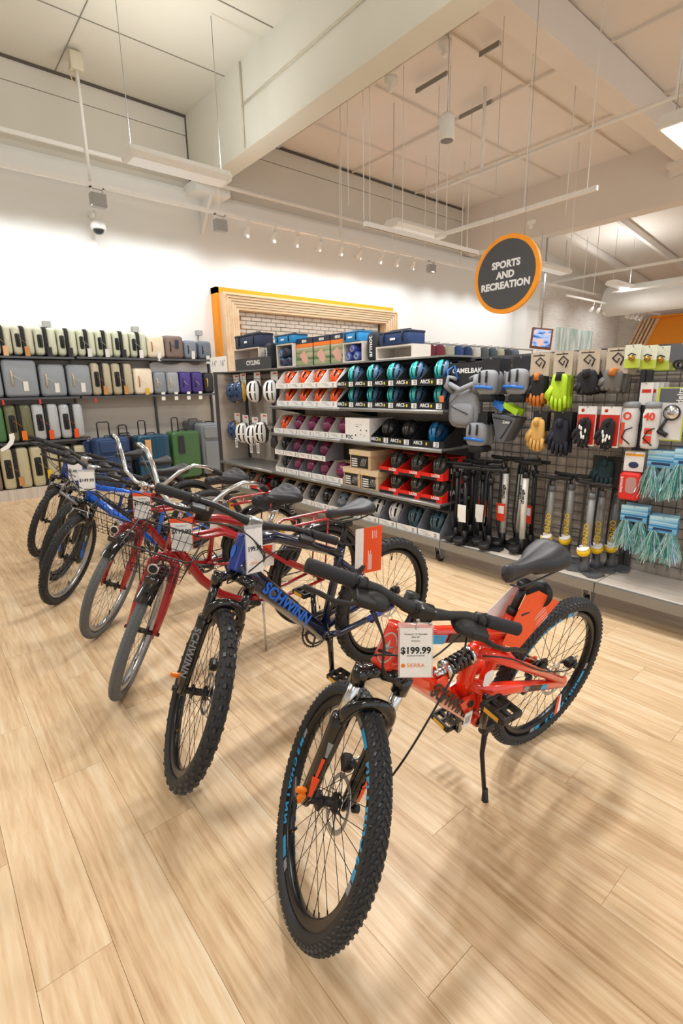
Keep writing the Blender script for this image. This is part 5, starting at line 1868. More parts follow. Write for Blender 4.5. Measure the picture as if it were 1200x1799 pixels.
m = MB(PAPER)
m.prism([(0.0, 0.0), (0.055, 0.01), (0.06, -0.05), (0.03, -0.13), (-0.03, -0.19), (-0.12, -0.23), (-0.13, -0.19), (-0.05, -0.14), (-0.005, -0.08)], (0.98, 8.12, 0.93), (1, 0, 0), (0, 0, 1), (0, 0.002, 0))
m.build('paper_strip', label='curled white paper strip on the luggage at the left edge', cat='paper')

# ---------------------------------------------------------------- bicycles
def mb_text(m, body, size, M, mi, **kw):
    me = text_mesh(body, size, m.mats[mi], **kw)
    m.add([M @ v.co for v in me.vertices], [tuple(p.vertices) for p in me.polygons], mi)


TIREM = mat('tire_black', '2b2c2e', 0.7, bump=0.1, scale=150)
KNOBM = mat('tire_knob', '2c2d2f', 0.36)
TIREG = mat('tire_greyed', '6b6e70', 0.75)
RIMB = mat('rim_black', '17181a', 0.3, 0.3)
RIMS = mat('rim_silver', 'b4b7ba', 0.3, 0.85)
SPK = mat('spoke_steel', '6d7075', 0.35, 0.8)
SPKB = mat('spoke_black', '2a2a2c', 0.35, 0.6)


def tire_mesh(R, tw, mt):
    m = MB(mt)
    n, k = 96, 14
    vs, fs = [], []
    rc = R - tw / 2
    for i in range(n):
        a = 2 * PI * i / n
        for j in range(k):
            b = 2 * PI * j / k
            rr = rc + tw / 2 * 0.96 * math.cos(b)
            if math.cos(b) < -0.6:
                rr = rc - tw / 2 * 0.6
            vs.append((rr * math.cos(a), tw / 2 * math.sin(b), rr * math.sin(a)))
    for i in range(n):
        for j in range(k):
            fs.append((i * k + j, ((i + 1) % n) * k + j, ((i + 1) % n) * k + (j + 1) % k, i * k + (j + 1) % k))
    m.add(vs, fs, 0, True)
    return m.mesh('tire')


def tread_mesh(R, tw, kind, mt):
    m = MB(mt)
    rc = R - tw / 2

    def knob(a, b, la, lb, h, skew=0.0, taper=0.75):
        # block at wheel angle a, cross angle b
        rb = tw / 2 * 0.95
        ctr = Vector(((rc + rb * math.cos(b)) * math.cos(a), rb * math.sin(b), (rc + rb * math.cos(b)) * math.sin(a)))
        nn = Vector((math.cos(b) * math.cos(a), math.sin(b), math.cos(b) * math.sin(a)))
        ta = Vector((-math.sin(a), 0, math.cos(a)))
        tb = nn.cross(ta)
        ta, tb = ta * math.cos(skew) + tb * math.sin(skew), tb * math.cos(skew) - ta * math.sin(skew)
        vs = []
        for q, hh in ((1.0, -0.001), (taper, h)):
            for sa, sb in ((-1, -1), (1, -1), (1, 1), (-1, 1)):
                vs.append(ctr + nn * hh + ta * (sa * la / 2 * q) + tb * (sb * lb / 2 * q))
        m.add(vs, [(4, 5, 6, 7), (0, 1, 5, 4), (1, 2, 6, 5), (2, 3, 7, 6), (3, 0, 4, 7)])
    if kind == 'small':      # many small arrow knobs
        n = 84
        for i in range(n):
            a = 2 * PI * i / n
            for k, b in enumerate((-1.25, -0.85, -0.5, -0.17, 0.17, 0.5, 0.85, 1.25)):
                aa = a + (PI / n if k % 2 else 0)
                knob(aa, b, 0.014, 0.0075, 0.0042, 0.5 * (1 if b > 0 else -1), 0.6)
    elif kind == 'big':      # large square knobs
        n = 62
        for i in range(n):
            a = 2 * PI * i / n
            if i % 2:
                knob(a, -0.24, 0.019, 0.0135, 0.006)
                knob(a, 0.24, 0.019, 0.0135, 0.006)
                knob(a, -1.05, 0.013, 0.011, 0.0045)
                knob(a, 1.05, 0.013, 0.011, 0.0045)
            else:
                knob(a, -0.66, 0.019, 0.013, 0.006)
                knob(a, 0.66, 0.019, 0.013, 0.006)
                knob(a, 0.0, 0.010, 0.010, 0.005)
    else:                    # low city tread: fine ribs
        n = 120
        for i in range(n):
            a = 2 * PI * i / n
            for k, b in enumerate((-1.1, -0.72, -0.36, 0.36, 0.72, 1.1)):
                knob(a + (PI / n if k % 2 else 0), b, 0.013, 0.006, 0.0016, 0.7 * (1 if b > 0 else -1), 0.9)
        for b in (-0.08, 0.08):
            m.tube([((R - 0.0006) * math.cos(2 * PI * q / 80), b * tw / 2, (R - 0.0006) * math.sin(2 * PI * q / 80)) for q in range(80)], 0.0014, 4, closed=True)
    return m.mesh('tread')


def rim_mesh(Ri, w, mt):
    m = MB(mt)
    m.lathe([(Ri + 0.03, -w / 2), (Ri + 0.006, -w / 2), (Ri, -w * 0.28), (Ri, w * 0.28), (Ri + 0.006, w / 2), (Ri + 0.03, w / 2), (Ri + 0.012, w * 0.3), (Ri + 0.012, -w * 0.3), (Ri + 0.03, -w / 2)], (0, 0, 0), (0, 1, 0), 72)
    return m.mesh('rim')


def spoke_mesh(Ri, side, cross, hubr, hubw, mt):
    m = MB(mt)
    a = math.radians(cross)
    m.tube([(hubr * math.sin(a), side * hubw, hubr * math.cos(a)), (0, side * 0.004, Ri + 0.003)], 0.00105, 5)
    m.tube([(0, side * 0.0042, Ri - 0.012), (0, side * 0.004, Ri + 0.002)], 0.002, 5)
    return m.mesh('spoke')


_W = {}


def make_wheel(name, root, M, R, tw, kind, rim, spokem, disc=True, decal=None, n=32, rear=False, tm=TIREM, cassette=False, valve_a=-95, text=None):
    Ri = R - tw * 0.86 - 0.026
    key = (R, tw, kind, rim.name, spokem.name, tm.name)
    if key not in _W:
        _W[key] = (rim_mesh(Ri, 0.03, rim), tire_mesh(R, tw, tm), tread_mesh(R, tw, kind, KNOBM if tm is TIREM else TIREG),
                   [spoke_mesh(Ri, s, c, 0.022, 0.026, spokem) for s in (-1, 1) for c in (-75, 75)])
    rm, tmx, td, sp = _W[key]
    w = put(name, rm, root, M)
    put('tire', tmx, w)
    put('tread', td, w, kind='stuff')
    for k in range(n):
        a = 2 * PI * (k + 0.5) / n
        put('spoke', sp[k % 4], w, Matrix.Rotation(a, 4, 'Y'))
    m = MB(BLACK, STEEL)
    m.lathe([(0.006, -0.055), (0.012, -0.05), (0.012, -0.03), (0.027, -0.028), (0.027, -0.023), (0.014, -0.018), (0.013, 0.018), (0.027, 0.023), (0.027, 0.028), (0.012, 0.03), (0.012, 0.05), (0.006, 0.055)], (0, 0, 0), (0, 1, 0), 20)
    m.cyl((0, -0.07, 0), (0, 0.07, 0), 0.006, n=8, mi=1)
    m.build('hub', w)
    if disc:
        m = MB(STEEL)
        yy = 0.036
        def ring(r0, r1, n_=48):
            m.lathe([(r0, yy - 0.001), (r1, yy - 0.001), (r1, yy + 0.001), (r0, yy + 0.001), (r0, yy - 0.001)], (0, 0, 0), (0, 1, 0), n_, smooth=False)
        ring(0.066, 0.08)
        ring(0.02, 0.028, 24)
        for q in range(6):
            a = q * PI / 3
            m.tube([(0.026 * math.cos(a), yy, 0.026 * math.sin(a)), (0.05 * math.cos(a + 0.35), yy, 0.05 * math.sin(a + 0.35)), (0.068 * math.cos(a + 0.5), yy, 0.068 * math.sin(a + 0.5))], 0.0025, 5)
        m.build('brake_disc', w)
    if cassette:
        m = MB(DARKSTEEL)
        for q in range(6):
            r = 0.045 - q * 0.005
            y = -0.032 - q * 0.004
            m.lathe([(0.01, y), (r, y), (r, y - 0.002), (0.01, y - 0.002)], (0, 0, 0), (0, 1, 0), 28, smooth=False)
            for z in range(22):
                a = 2 * PI * z / 22
                m.box(-0.001, 0.001, y - 0.002, y, 0, 0) if False else None
        m.build('cassette', w)
    a = math.radians(valve_a)
    m = MB(BLACK, mat('brass', 'b58a3a', 0.3, 0.8))
    p0, p1, p2 = [(r * math.cos(a), 0, r * math.sin(a)) for r in (Ri, Ri - 0.022, Ri - 0.042)]
    m.cyl(p0, p1, 0.003, n=8, mi=1)
    m.cyl(p1, p2, 0.004, n=8, mi=0)
    m.build('valve', w)
    if decal:
        rr = Ri + 0.0165
        m = MB(mat('decal_' + decal, decal, 0.4), mat('decal_grey', '8e9297', 0.4))
        for side in (-1, 1):
            for base in (60, 235):
                word = text or 'SCHWINN'
                for q, ch in enumerate(word):
                    ang = math.radians(base - side * (q - 3) * 7.0)
                    out = Vector((math.cos(ang), 0, math.sin(ang)))
                    ta = Vector((math.sin(ang), 0, -math.cos(ang))) * side
                    Mx = basis(out * rr + Vector((0, side * 0.0155, 0)), ta, out)
                    mb_text(m, ch, 0.036, Mx, 0, bold=0.0018, depth=0.0004)
                for d_, c_ in ((-31, 0), (-37, 0), (-45, 1), (31, 0), (38, 1)):
                    pts = [math.radians(base + side * d_ + z * 3) for z in range(3)]
                    for z in range(2):
                        a0, a1 = pts[z], pts[z + 1]
                        y = side * 0.0156
                        vsx = [((rr + h) * math.cos(q_), y, (rr + h) * math.sin(q_)) for q_, h in ((a0, -0.012), (a1, -0.009), (a1, 0.012), (a0, 0.009))]
                        vsx += [(x_, y + side * 0.0005, z_) for x_, _, z_ in vsx]
                        m.add(vsx, [(0, 1, 2, 3), (7, 6, 5, 4), (0, 4, 5, 1), (1, 5, 6, 2), (2, 6, 7, 3), (3, 7, 4, 0)], c_)
        m.build('rim_decal', w, kind='stuff')
    return w


def crank_set(root, bb, ang, steel=BLACK, ring=0.075, rings=(0.078, 0.062, 0.048), guard=False, pedal_m=BLACK, refl=True):
    """ang: direction of the left crank arm, degrees from +x towards +z"""
    bx, bz = bb
    m = MB(DARKSTEEL, BLACK)
    for q, r in enumerate(rings):
        y = -0.045 + q * 0.007
        m.lathe([(r - 0.008, y), (r, y), (r, y + 0.002), (r - 0.008, y + 0.002), (r - 0.008, y)], (bx, 0, bz), (0, 1, 0), 40, smooth=False)
        nt_ = int(r * 420)
        for z in range(nt_):
            a = 2 * PI * z / nt_
            m.prism([(-0.002, 0), (0.002, 0), (0.0008, 0.005), (-0.0008, 0.005)], (bx + (r - 0.0008) * math.sin(a), y, bz + (r - 0.0008) * math.cos(a)), (math.cos(a), 0, -math.sin(a)), (math.sin(a), 0, math.cos(a)), (0, 0.002, 0))
    for q in range(5):
        a = 2 * PI * q / 5
        m.bar((bx, -0.042, bz), (bx + (rings[0] - 0.004) * math.cos(a), -0.042, bz + (rings[0] - 0.004) * math.sin(a)), 0.01, 0.004)
    if guard:
        m.lathe([(rings[0] - 0.004, -0.05), (rings[0] + 0.008, -0.05), (rings[0] + 0.008, -0.047), (rings[0] - 0.004, -0.047)], (bx, 0, bz), (0, 1, 0), 40, mi=1, smooth=False)
    m.build('chainring', root)
    for s in (1, -1):
        a = math.radians(ang if s > 0 else ang + 180)
        L = 0.168
        ex, ez = bx + L * math.cos(a), bz + L * math.sin(a)
        m = MB(steel)
        m.tube([(bx, s * 0.052, bz), (bx + 0.03 * math.cos(a), s * 0.058, bz + 0.03 * math.sin(a)), (ex, s * 0.078, ez)], [0.018, 0.014, 0.012], 10)
        m.cyl((bx, 0, bz), (bx, s * 0.062, bz), 0.014, n=12)
        m.cyl((ex, s * 0.07, ez), (ex, s * 0.088, ez), 0.014, n=12)
        ca = m.build('crank_arm', root)
        m = MB(pedal_m)
        y0, y1 = s * 0.088, s * 0.185
        ya, yb = min(y0, y1), max(y0, y1)
        for xx in (-0.04, 0.04):
            m.rbox((ex + xx, (ya + yb) / 2, ez), (0.012, yb - ya, 0.026), 0.008, 0.004, 0)
        for yy in (ya + 0.006, yb - 0.006, (ya + yb) / 2):
            m.rbox((ex, yy, ez), (0.085, 0.012, 0.022), 0.006, 0.003, 1)
        m.cyl((ex, ya, ez), (ex, yb, ez), 0.01, n=8)
        pd = m.build('pedal', ca)
        if refl:
            m = MB(mat('reflector_amber', 'f0b51c', 0.3, coat=0.5))
            for xx in (-0.0475, 0.0465):
                m.box(ex + xx, ex + xx + 0.001, ya + 0.02, yb - 0.02, ez - 0.008, ez + 0.008)
            m.build('reflector', pd)


def lever(parent, M, kind='mtb', s=1):
    """brake lever and shifter; bar along y, forward x; s is the side"""
    m = MB(BLACK)
    m.M = M
    m.tube([(0, -0.012, 0), (0, 0.012, 0)], 0.019, 12)
    m.rbox((0.03, -s * 0.012, -0.014), (0.06, 0.06, 0.026), 0.01, 0.006, 2)
    if kind == 'mtb':
        m.blob((0.022, -s * 0.045, -0.016), (0.075, 0.085, 0.045), 0.8, 1, 16, 10)
        m.tube([(-0.005, -s * 0.03, -0.03), (-0.03, -s * 0.015, -0.035)], 0.007, 6)
    o = m.build('brake_lever', parent)
    m = MB(BLACK)
    m.M = M
    m.tube([(0.045, -s * 0.01, -0.016), (0.065, s * 0.03, -0.018), (0.07, s * 0.07, -0.018), (0.055, s * 0.11, -0.02), (0.05, s * 0.15, -0.02)], [0.010, 0.009, 0.008, 0.008, 0.009], 8, sx=0.6)
    m.build('lever_blade', o)
    m = MB(STEEL)
    m.M = M
    m.cyl((0.03, -s * 0.03, -0.014), (0.03, -s * 0.052, -0.012), 0.005, n=8)
    m.build('cable_end', o)
    if kind == 'mtb':
        m = MB(mat('decal_white', 'd5d7da', 0.4))
        m.M = M
        m.tube([(0.01 + 0.014 * math.cos(q * PI / 6), -s * 0.045 + 0.018 * math.sin(q * PI / 6), 0.001) for q in range(8)], 0.0015, 4)
        m.build('dial', o)


class Geo:
    """steering geometry in bike space: x forward from the rear contact, y left, z up"""
    def __init__(s, wb, R, ang=70.5, off=0.042, steer=0):
        s.wb, s.R = wb, R
        t = math.radians(ang)
        s.a = Vector((-math.cos(t), 0, math.sin(t)))
        s.f = Vector((math.sin(t), 0, math.cos(t)))
        s.base = Vector((wb, 0, R)) - s.f * off
        s.off = off
        s.M = Matrix.Translation(s.base) @ Matrix.Rotation(math.radians(steer), 4, s.a) @ Matrix.Translation(-s.base)

    def S(s, h, y=0.0, fwd=0.0):
        return s.base + s.a * h + s.f * fwd + Vector((0, y, 0))


def susp_fork(root, g, crown=0.405, lo=0.27, mt=GLOSS, decal='f0491c', brace=True, txt=None, txtm=None, l=0.066, stm=CHROME):
    S = g.S
    m = MB(mt)
    o = g.off
    m.tube([S(crown + 0.015, 0, 0), S(crown + 0.06, 0, 0)], 0.026, 14)
    for s in (-1, 1):
        m.tube([S(crown + 0.012, 0, 0.012), S(crown + 0.012, s * l * 0.55, o * 0.8), S(crown, s * l, o)], [0.024, 0.022, 0.024], 12, sx=1.0, sy=0.8)
        m.cyl(S(crown - 0.028, s * l, o), S(crown + 0.022, s * l, o), 0.024, n=18)
    fk = m.build('fork', root)
    fk.matrix_local = g.M
    m = MB(stm)
    for s in (-1, 1):
        m.cyl(S(lo - 0.01, s * l, o), S(crown - 0.02, s * l, o), 0.0168, n=18)
    m.build('stanchion', fk, kind='stuff')
    for s in (-1, 1):
        m = MB(mt)
        m.tube([S(-0.012, s * l, o), S(0.02, s * l, o), S(lo * 0.6, s * l, o), S(lo - 0.03, s * l, o), S(lo, s * l, o), S(lo + 0.006, s * l, o)], [0.013, 0.022, 0.0245, 0.027, 0.0275, 0.02], 18)
        m.rbox(tuple(S(-0.004, s * (l - 0.008), o - 0.002)), (0.034, 0.01, 0.034), 0.012, 0.003, 1)
        lg = m.build('fork_leg', fk)
        if decal:
            dm = MB(mat('decal_' + decal, decal, 0.35), mat('decal_grey', '8e9297', 0.4), BLACK)
            for t0, t1, wd, mi in ((0.03, 0.15, 0.010, 0), (0.03, 0.09, 0.022, 0), (0.155, 0.20, 0.016, 1)):
                for fs_ in (1,):
                    P = [S(t0, s * (l + 0.0), o + 0.0215), S(t1, s * (l + 0.0), o + 0.0222)]
                    nrm = (g.f * 1.0 + Vector((0, s * 0.45, 0))).normalized()
                    lat = g.a.cross(nrm).normalized()
                    c0, c1 = S(t0, s * l, o) + nrm * 0.0250, S(t1, s * l, o) + nrm * 0.0258
                    off_ = lat * (s * 0.0) 
                    vsx = [c0 + lat * wd * 0.1, c0 + lat * wd * 0.5, c1 + lat * wd * 0.6, c1 - lat * wd * 0.4]
                    vsx += [v + nrm * 0.0012 for v in vsx]
                    dm.add(vsx, [(0, 1, 2, 3), (7, 6, 5, 4), (0, 4, 5, 1), (1, 5, 6, 2), (2, 6, 7, 3), (3, 7, 4, 0)], mi)
            dm.build('fork_decal', lg)
        if txt:
            nrm = (g.f * 0.75 + Vector((0, s * 0.66, 0))).normalized()
            c0 = S(lo * 0.52, s * l, o) + nrm * 0.0262
            write(txt, 0.04, txtm, lg, c0, -g.a if s > 0 else -g.a, nrm.cross(-g.a), bold=0.001, spacing=1.05)
    m = MB(mt)
    pts = []
    for q in range(13):
        t = PI * q / 12
        pts.append(S(lo - 0.012 + 0.085 * math.sin(t) ** 0.6, l * math.cos(t) ** 1 if True else 0, o + 0.012 + 0.02 * math.sin(t)))
    m.tube(pts, 0.016, 10, sx=1.25)
    m.build('arch', fk)
    return fk


def straight_bar(root, g, stem_s, reach, half, rise=0.02, sweep=0.03, r=0.0145, mt=BLACK, grip=0.125, lev='mtb', levpos=0.20, name='handlebar', stemm=BLACK, cap=True, gripm=None):
    S = g.S
    m = MB(mt)
    pts = []
    for y in (-1, -0.62, -0.42, -0.25, -0.09, 0, 0.09, 0.25, 0.42, 0.62, 1):
        ay = abs(y)
        k = 0 if ay < 0.12 else (min(1, (ay - 0.12) / 0.3))
        pts.append(S(stem_s + rise * k, y * half, reach - sweep * max(0, ay - 0.2) / 0.8))
    m.tube(pts, [r * 0.9] * 4 + [r * 1.25] * 3 + [r * 0.9] * 4, 12)
    hb = m.build(name, root)
    hb.matrix_local = g.M
    m = MB(stemm)
    m.cyl(S(stem_s - 0.035, 0, 0), S(stem_s + 0.018, 0, 0), 0.021, n=18)
    m.tube([S(stem_s - 0.01, 0, 0.01), S(stem_s, 0, reach)], [0.02, 0.0185], 12)
    m.cyl(S(stem_s, -0.026, reach), S(stem_s, 0.026, reach), 0.024, n=16)
    m.rbox(tuple(S(stem_s, 0, reach + 0.02)), (0.02, 0.05, 0.045), 0.008, 0.004, 0)
    sm = m.build('stem', hb)
    m = MB(STEEL)
    for sy in (-0.018, 0.018):
        for sz in (-0.016, 0.016):
            m.cyl(S(stem_s + sz, sy, reach + 0.025), S(stem_s + sz, sy, reach + 0.033), 0.0045, n=8)
    m.build('bolt', sm, kind='stuff')
    for s in (-1, 1):
        a = Vector(pts[-1] if s > 0 else pts[0])
        b = Vector(pts[-2] if s > 0 else pts[1])
        d = (b - a).normalized()
        m = MB(gripm or RUBBER)
        n = 14
        m.tube([a - d * 0.004] + [a + d * (grip * q / n) for q in range(n + 1)], [0.013, 0.0195] + [0.019 if q % 2 else 0.0182 for q in range(n - 1)] + [0.0215], 14)
        m.build('grip', hb)
        if lev:
            p = a + d * levpos * 0.72
            M = Matrix.Translation(p) @ Matrix((( g.f.x, 0, g.a.x, 0), (0, 1, 0, 0), (g.f.z, 0, g.a.z, 0), (0, 0, 0, 1))) @ Matrix.Rotation(math.radians(22), 4, 'Y')
            lever(hb, M, lev, s)
    return hb


def seatpost_saddle(root, clamp, top, saddle_me, tilt=0, m_post=BLACK, clampm=BLACK, rails=True):
    m = MB(m_post)
    c, t = Vector((clamp[0], 0, clamp[1])), Vector((top[0], 0, top[1]))
    d = (t - c).normalized()
    m.tube([c - d * 0.03, t], 0.0135, 14)
    m.rbox(tuple(t + d * 0.004), (0.05, 0.04, 0.025), 0.01, 0.006, 2)
    m.build('seat_post', root)
    m = MB(clampm)
    m.cyl(c - d * 0.012, c + d * 0.012, 0.0195, n=16)
    m.tube([c + Vector((0, 0.018, 0)), c + Vector((-0.01, 0.03, 0)), c + Vector((-0.05, 0.028, -0.002))], 0.005, 6)
    m.build('seat_clamp', root)
    M = Matrix.Translation(t + d * 0.022) @ Matrix.Rotation(math.radians(tilt), 4, 'Y')
    sd = put('saddle', saddle_me, root, M)
    m = MB(DARKSTEEL)
    for s in (-1, 1):
        m.tube([(0.1, s * 0.01, 0.02), (0.06, s * 0.02, 0.002), (-0.05, s * 0.022, 0.002), (-0.11, s * 0.04, 0.022)], 0.0035, 6)
    m.build('rail', sd)
    return sd


def bike_mat(rc, head, lean, pitch=0.3):
    return Matrix.Translation((rc[0], rc[1], 0)) @ Matrix.Rotation(math.radians(head), 4, 'Z') @ Matrix.Rotation(-math.radians(lean), 4, 'X') @ Matrix.Rotation(math.radians(pitch), 4, 'Y')


def at(x, y, d):
    """world point at depth d seen along pixel (x, y) of the 1200 x 1799 photograph"""
    return EYE + RIGHT * ((x - 600) / F * d) - UP * ((y - 900) / F * d) + FWD * d


def bike_root(label, rc, head, lean, pitch=0.3):
    M = bike_mat(rc, head, lean, pitch)
    return thing('bicycle', label, 'bicycle', M=M, group='bicycles parked in a row')


def kickstand(root, p, q, mt=BLACK, foot=True):
    m = MB(mt)
    p, q = Vector(p), Vector(q)
    mid = p.lerp(q, 0.35) + Vector((0.012, -0.008, 0))
    m.tube([p, p.lerp(q, 0.1) + Vector((0.01, 0, 0)), mid, q], [0.012, 0.010, 0.0085, 0.0075], 10)
    m.rbox(tuple(p), (0.06, 0.03, 0.03), 0.008, 0.005, 2)
    ks = m.build('kickstand', root)
    m = MB(BLACK)
    d = (q - p).normalized()
    m.tube([q - d * 0.05, q - d * 0.01, q], [0.0095, 0.012, 0.014], 12)
    m.build('stand_foot', ks)


def cable(root, pts, name='cable', r=0.0027, M=None, mt=BLACK):
    P = [Vector(p) for p in pts]
    out = []
    for i in range(len(P) - 1):
        p0, p1, p2, p3 = P[max(i - 1, 0)], P[i], P[i + 1], P[min(i + 2, len(P) - 1)]
        for q in range(6):
            t = q / 6
            out.append(0.5 * ((2 * p1) + (p2 - p0) * t + (2 * p0 - 5 * p1 + 4 * p2 - p3) * t * t + (3 * p1 - p0 - 3 * p2 + p3) * t ** 3))
    out.append(P[-1])
    m = MB(mt)
    m.tube(out, r, 6)
    o = m.build(name, root)
    if M is not None:
        o.matrix_local = M
    return o


def chain(root, bb, hub=(0.0, 0.335), r1=0.06, r2=0.035, y=-0.04):
    m = MB(DARKSTEEL)
    pts = []
    bx, bz = bb
    for q in range(30):
        t = q / 29
        pts.append((hub[0] * (1 - t) + bx * t, y, hub[1] + r2 + (bz + r1 - hub[1] - r2) * t))
    for q in range(10):
        a = PI / 2 - PI * q / 9
        pts.append((bx + r1 * math.cos(a), y, bz + r1 * math.sin(a)))
    for q in range(30):
        t = q / 29
        pts.append((bx * (1 - t) + hub[0] * t, y, bz - r1 + (hub[1] - r2 - 0.04 - bz + r1) * t))
    m.tube(pts, 0.0038, 4, sx=0.6, sy=1.2)
    m.build('chain', root)


def derailleur(root, hub):
    hx, hz = hub
    m = MB(BLACK)
    m.rbox((hx + 0.005, -0.075, hz - 0.04), (0.03, 0.02, 0.07), 0.01, 0.005, 1)
    m.tube([(hx + 0.01, -0.07, hz - 0.06), (hx + 0.035, -0.06, hz - 0.13)], 0.008, 6)
    for dz in (-0.07, -0.125):
        m.cyl((hx + 0.02 + (-0.07 - dz) * 0.2, -0.065, hz + dz), (hx + 0.02 + (-0.07 - dz) * 0.2, -0.055, hz + dz), 0.02, n=14)
    m.build('derailleur', root)


def caliper(root, M, c, side=1):
    m = MB(BLACK, STEEL)
    m.rbox(c, (0.05, 0.03, 0.035), 0.01, 0.006, 1)
    m.cyl((c[0], c[1] + 0.012, c[2]), (c[0], c[1] + 0.026, c[2]), 0.014, n=12)
    m.tube([c, (c[0] + 0.005, c[1] + 0.02, c[2] + 0.045)], 0.005, 6, 1)
    o = m.build('brake_caliper', root)
    if M is not None:
        o.matrix_local = M


def tag_card(label, name='price_tag', group='price tags on the bicycles'):
    return thing(name, label, 'price tag', group=group)


def face_print(o, M):
    o.matrix_world = M


def price_tag(label, top, w, h, price, ux, orange=False, lines=(), anchor=None):
    """a hanging price card; top = world point of the middle of its upper edge, ux = world reading direction"""
    ux = Vector(ux).normalized()
    nrm = ux.cross(Vector((0, 0, 1))).normalized()
    uy = (Vector((0, 0, 1)) + nrm * -0.10).normalized()
    t = thing('price_tag', label, 'price tag', M=basis(top, ux, uy), group='price tags on the bicycles')
    if orange:
        m = MB(TAGORANGE)
        m.box(-w / 2 - 0.004, w / 2 + 0.004, -h * 0.92, 0.0, -0.003, -0.0015)
        m.build('backing', t)
    else:
        m = MB(mat('acrylic', 'e9eceb', 0.1, alpha=0.35))
        m.box(-w / 2 - 0.004, w / 2 + 0.004, -h - 0.003, 0.014, -0.003, -0.0015)
        m.build('sleeve', t)
    m = MB(PAPER)
    y0 = -0.02 if orange else 0
    m.box(-w / 2, w / 2, -h, y0, -0.0012, 0)
    m.build('card', t)
    ps = w * (0.30 if len(price) > 6 else 0.33)
    write(price, ps, INK, t, (0, -h * (0.40 if orange else 0.46), 0.0004), (1, 0, 0), (0, 1, 0), bold=0.0006, spacing=0.98)
    for k, (txt, sz, yy, mt) in enumerate(lines):
        put('lettering', text_mesh(txt, sz, mt, depth=0.0002), t, Matrix.Translation((0, yy, 0.0004)))
    if anchor is not None:
        Mi = basis(top, ux, uy).inverted()
        a = Mi @ Vector(anchor)
        m = MB(STEEL)
        m.tube([(0, -0.004, 0.0008), (0, 0.006, 0.0), a * 0.6 + Vector((0, 0.004, 0)), a], 0.0011, 5)
        m.build('string', t)
    return t


SADM = saddle_mesh(0.275, 0.155, 0.07)
SADN = saddle_mesh(0.275, 0.15, 0.055)
SADC = saddle_mesh(0.275, 0.235, 0.072, mat('saddle_quilt', '29292c', 0.6), nose=0.05, quilt=True)


def TR(x, z, y=0.0):
    return (x, y, z)


# ---- 1: red full-suspension mountain bike ------------------------------------------------
root = bike_root('bright red full-suspension mountain bike with blue rim lettering, nearest of the row', (1.79, 0.913), 173.5, 9.7, 0.5)
R1 = 0.333
g = Geo(1.08, R1, 68, 0.030, 69)
REDP = mat('frame_red', 'ee3a1d', 0.18, coat=0.6, var=0.03)
make_wheel('front_wheel', root, g.M @ Matrix.Translation((g.wb, 0, R1)), R1, 0.055, 'small', RIMB, SPKB, decal='2a9fd8')
make_wheel('rear_wheel', root, Matrix.Translation((0, 0, R1)), R1, 0.055, 'small', RIMB, SPKB, decal='2a9fd8', cassette=True, valve_a=40)
fk = susp_fork(root, g, 0.405, 0.27, GLOSS, 'f0491c')
m = MB(REDP)
HTb, HTt = g.S(0.432), g.S(0.555)
m.tube([HTb, HTb + g.a * 0.01, HTt - g.a * 0.01, HTt], [0.034, 0.031, 0.031, 0.032], 20)
HTc = (HTb + HTt) / 2
m.tube([HTt - g.a * 0.028 + Vector((-0.01, 0, 0)), (0.70, 0, 0.755), (0.52, 0, 0.70), (0.375, 0, 0.655)], [0.028, 0.026, 0.024, 0.024], 14, sx=0.95, sy=1.1)
m.tube([HTb + g.a * 0.028, (0.80, 0, 0.67), (0.44, 0, 0.325)], [0.035, 0.034, 0.030], 18, sx=1.0, sy=1.1)
m.tube([(0.33, 0, 0.735), (0.365, 0, 0.64), (0.40, 0, 0.50), (0.44, 0, 0.33)], [0.0185, 0.022, 0.02, 0.02], 14)
m.cyl((0.44, -0.037, 0.325), (0.44, 0.037, 0.325), 0.024, n=18)
m.tube([(0.47, 0, 0.675), (0.395, 0, 0.60)], 0.012, 8)
fr = m.build('frame', root)
m = MB(REDP)
for s in (-1, 1):
    m.prism([(0.70, 0.575), (0.66, 0.60), (0.64, 0.595), (0.60, 0.50), (0.64, 0.53)], (0, s * 0.026 - 0.003, 0), (1, 0, 0), (0, 0, 1), (0, 0.006, 0))
    m.prism([(0.565, 0.46), (0.50, 0.475), (0.485, 0.43), (0.50, 0.385), (0.53, 0.40)], (0, s * 0.036 - 0.004, 0), (1, 0, 0), (0, 0, 1), (0, 0.008, 0))
m.build('shock_mount', fr, kind='stuff')
m = MB(BLACK)
m.cyl((0.515, -0.045, 0.442), (0.515, 0.045, 0.442), 0.013, n=14)
m.cyl((0.44, -0.042, 0.325), (0.44, 0.042, 0.325), 0.019, n=14)
m.build('bolt', fr, kind='stuff')
sw = MB(REDP)
sw.cyl((0.515, -0.034, 0.442), (0.515, 0.034, 0.442), 0.024, n=18)
sw.tube([(0.515, 0, 0.455), (0.51, 0, 0.53), (0.495, 0, 0.60), (0.475, 0, 0.635)], [0.028, 0.027, 0.025, 0.023], 14)
for s in (-1, 1):
    sw.tube([(0.49, s * 0.01, 0.622), (0.43, s * 0.045, 0.60), (0.33, s * 0.06, 0.545), (0.02, s * 0.068, 0.355)], [0.021, 0.019, 0.0175, 0.0155], 12)
    sw.tube([(0.508, s * 0.01, 0.50), (0.44, s * 0.05, 0.475), (0.33, s * 0.064, 0.45), (0.01, s * 0.068, 0.335)], [0.024, 0.026, 0.022, 0.017], 12)
    sw.prism([(0.035, 0.375), (0.05, 0.335), (0.0, 0.31), (-0.025, 0.325), (-0.01, 0.36)], (0, s * 0.068 - 0.004, 0), (1, 0, 0), (0, 0, 1), (0, 0.008, 0))
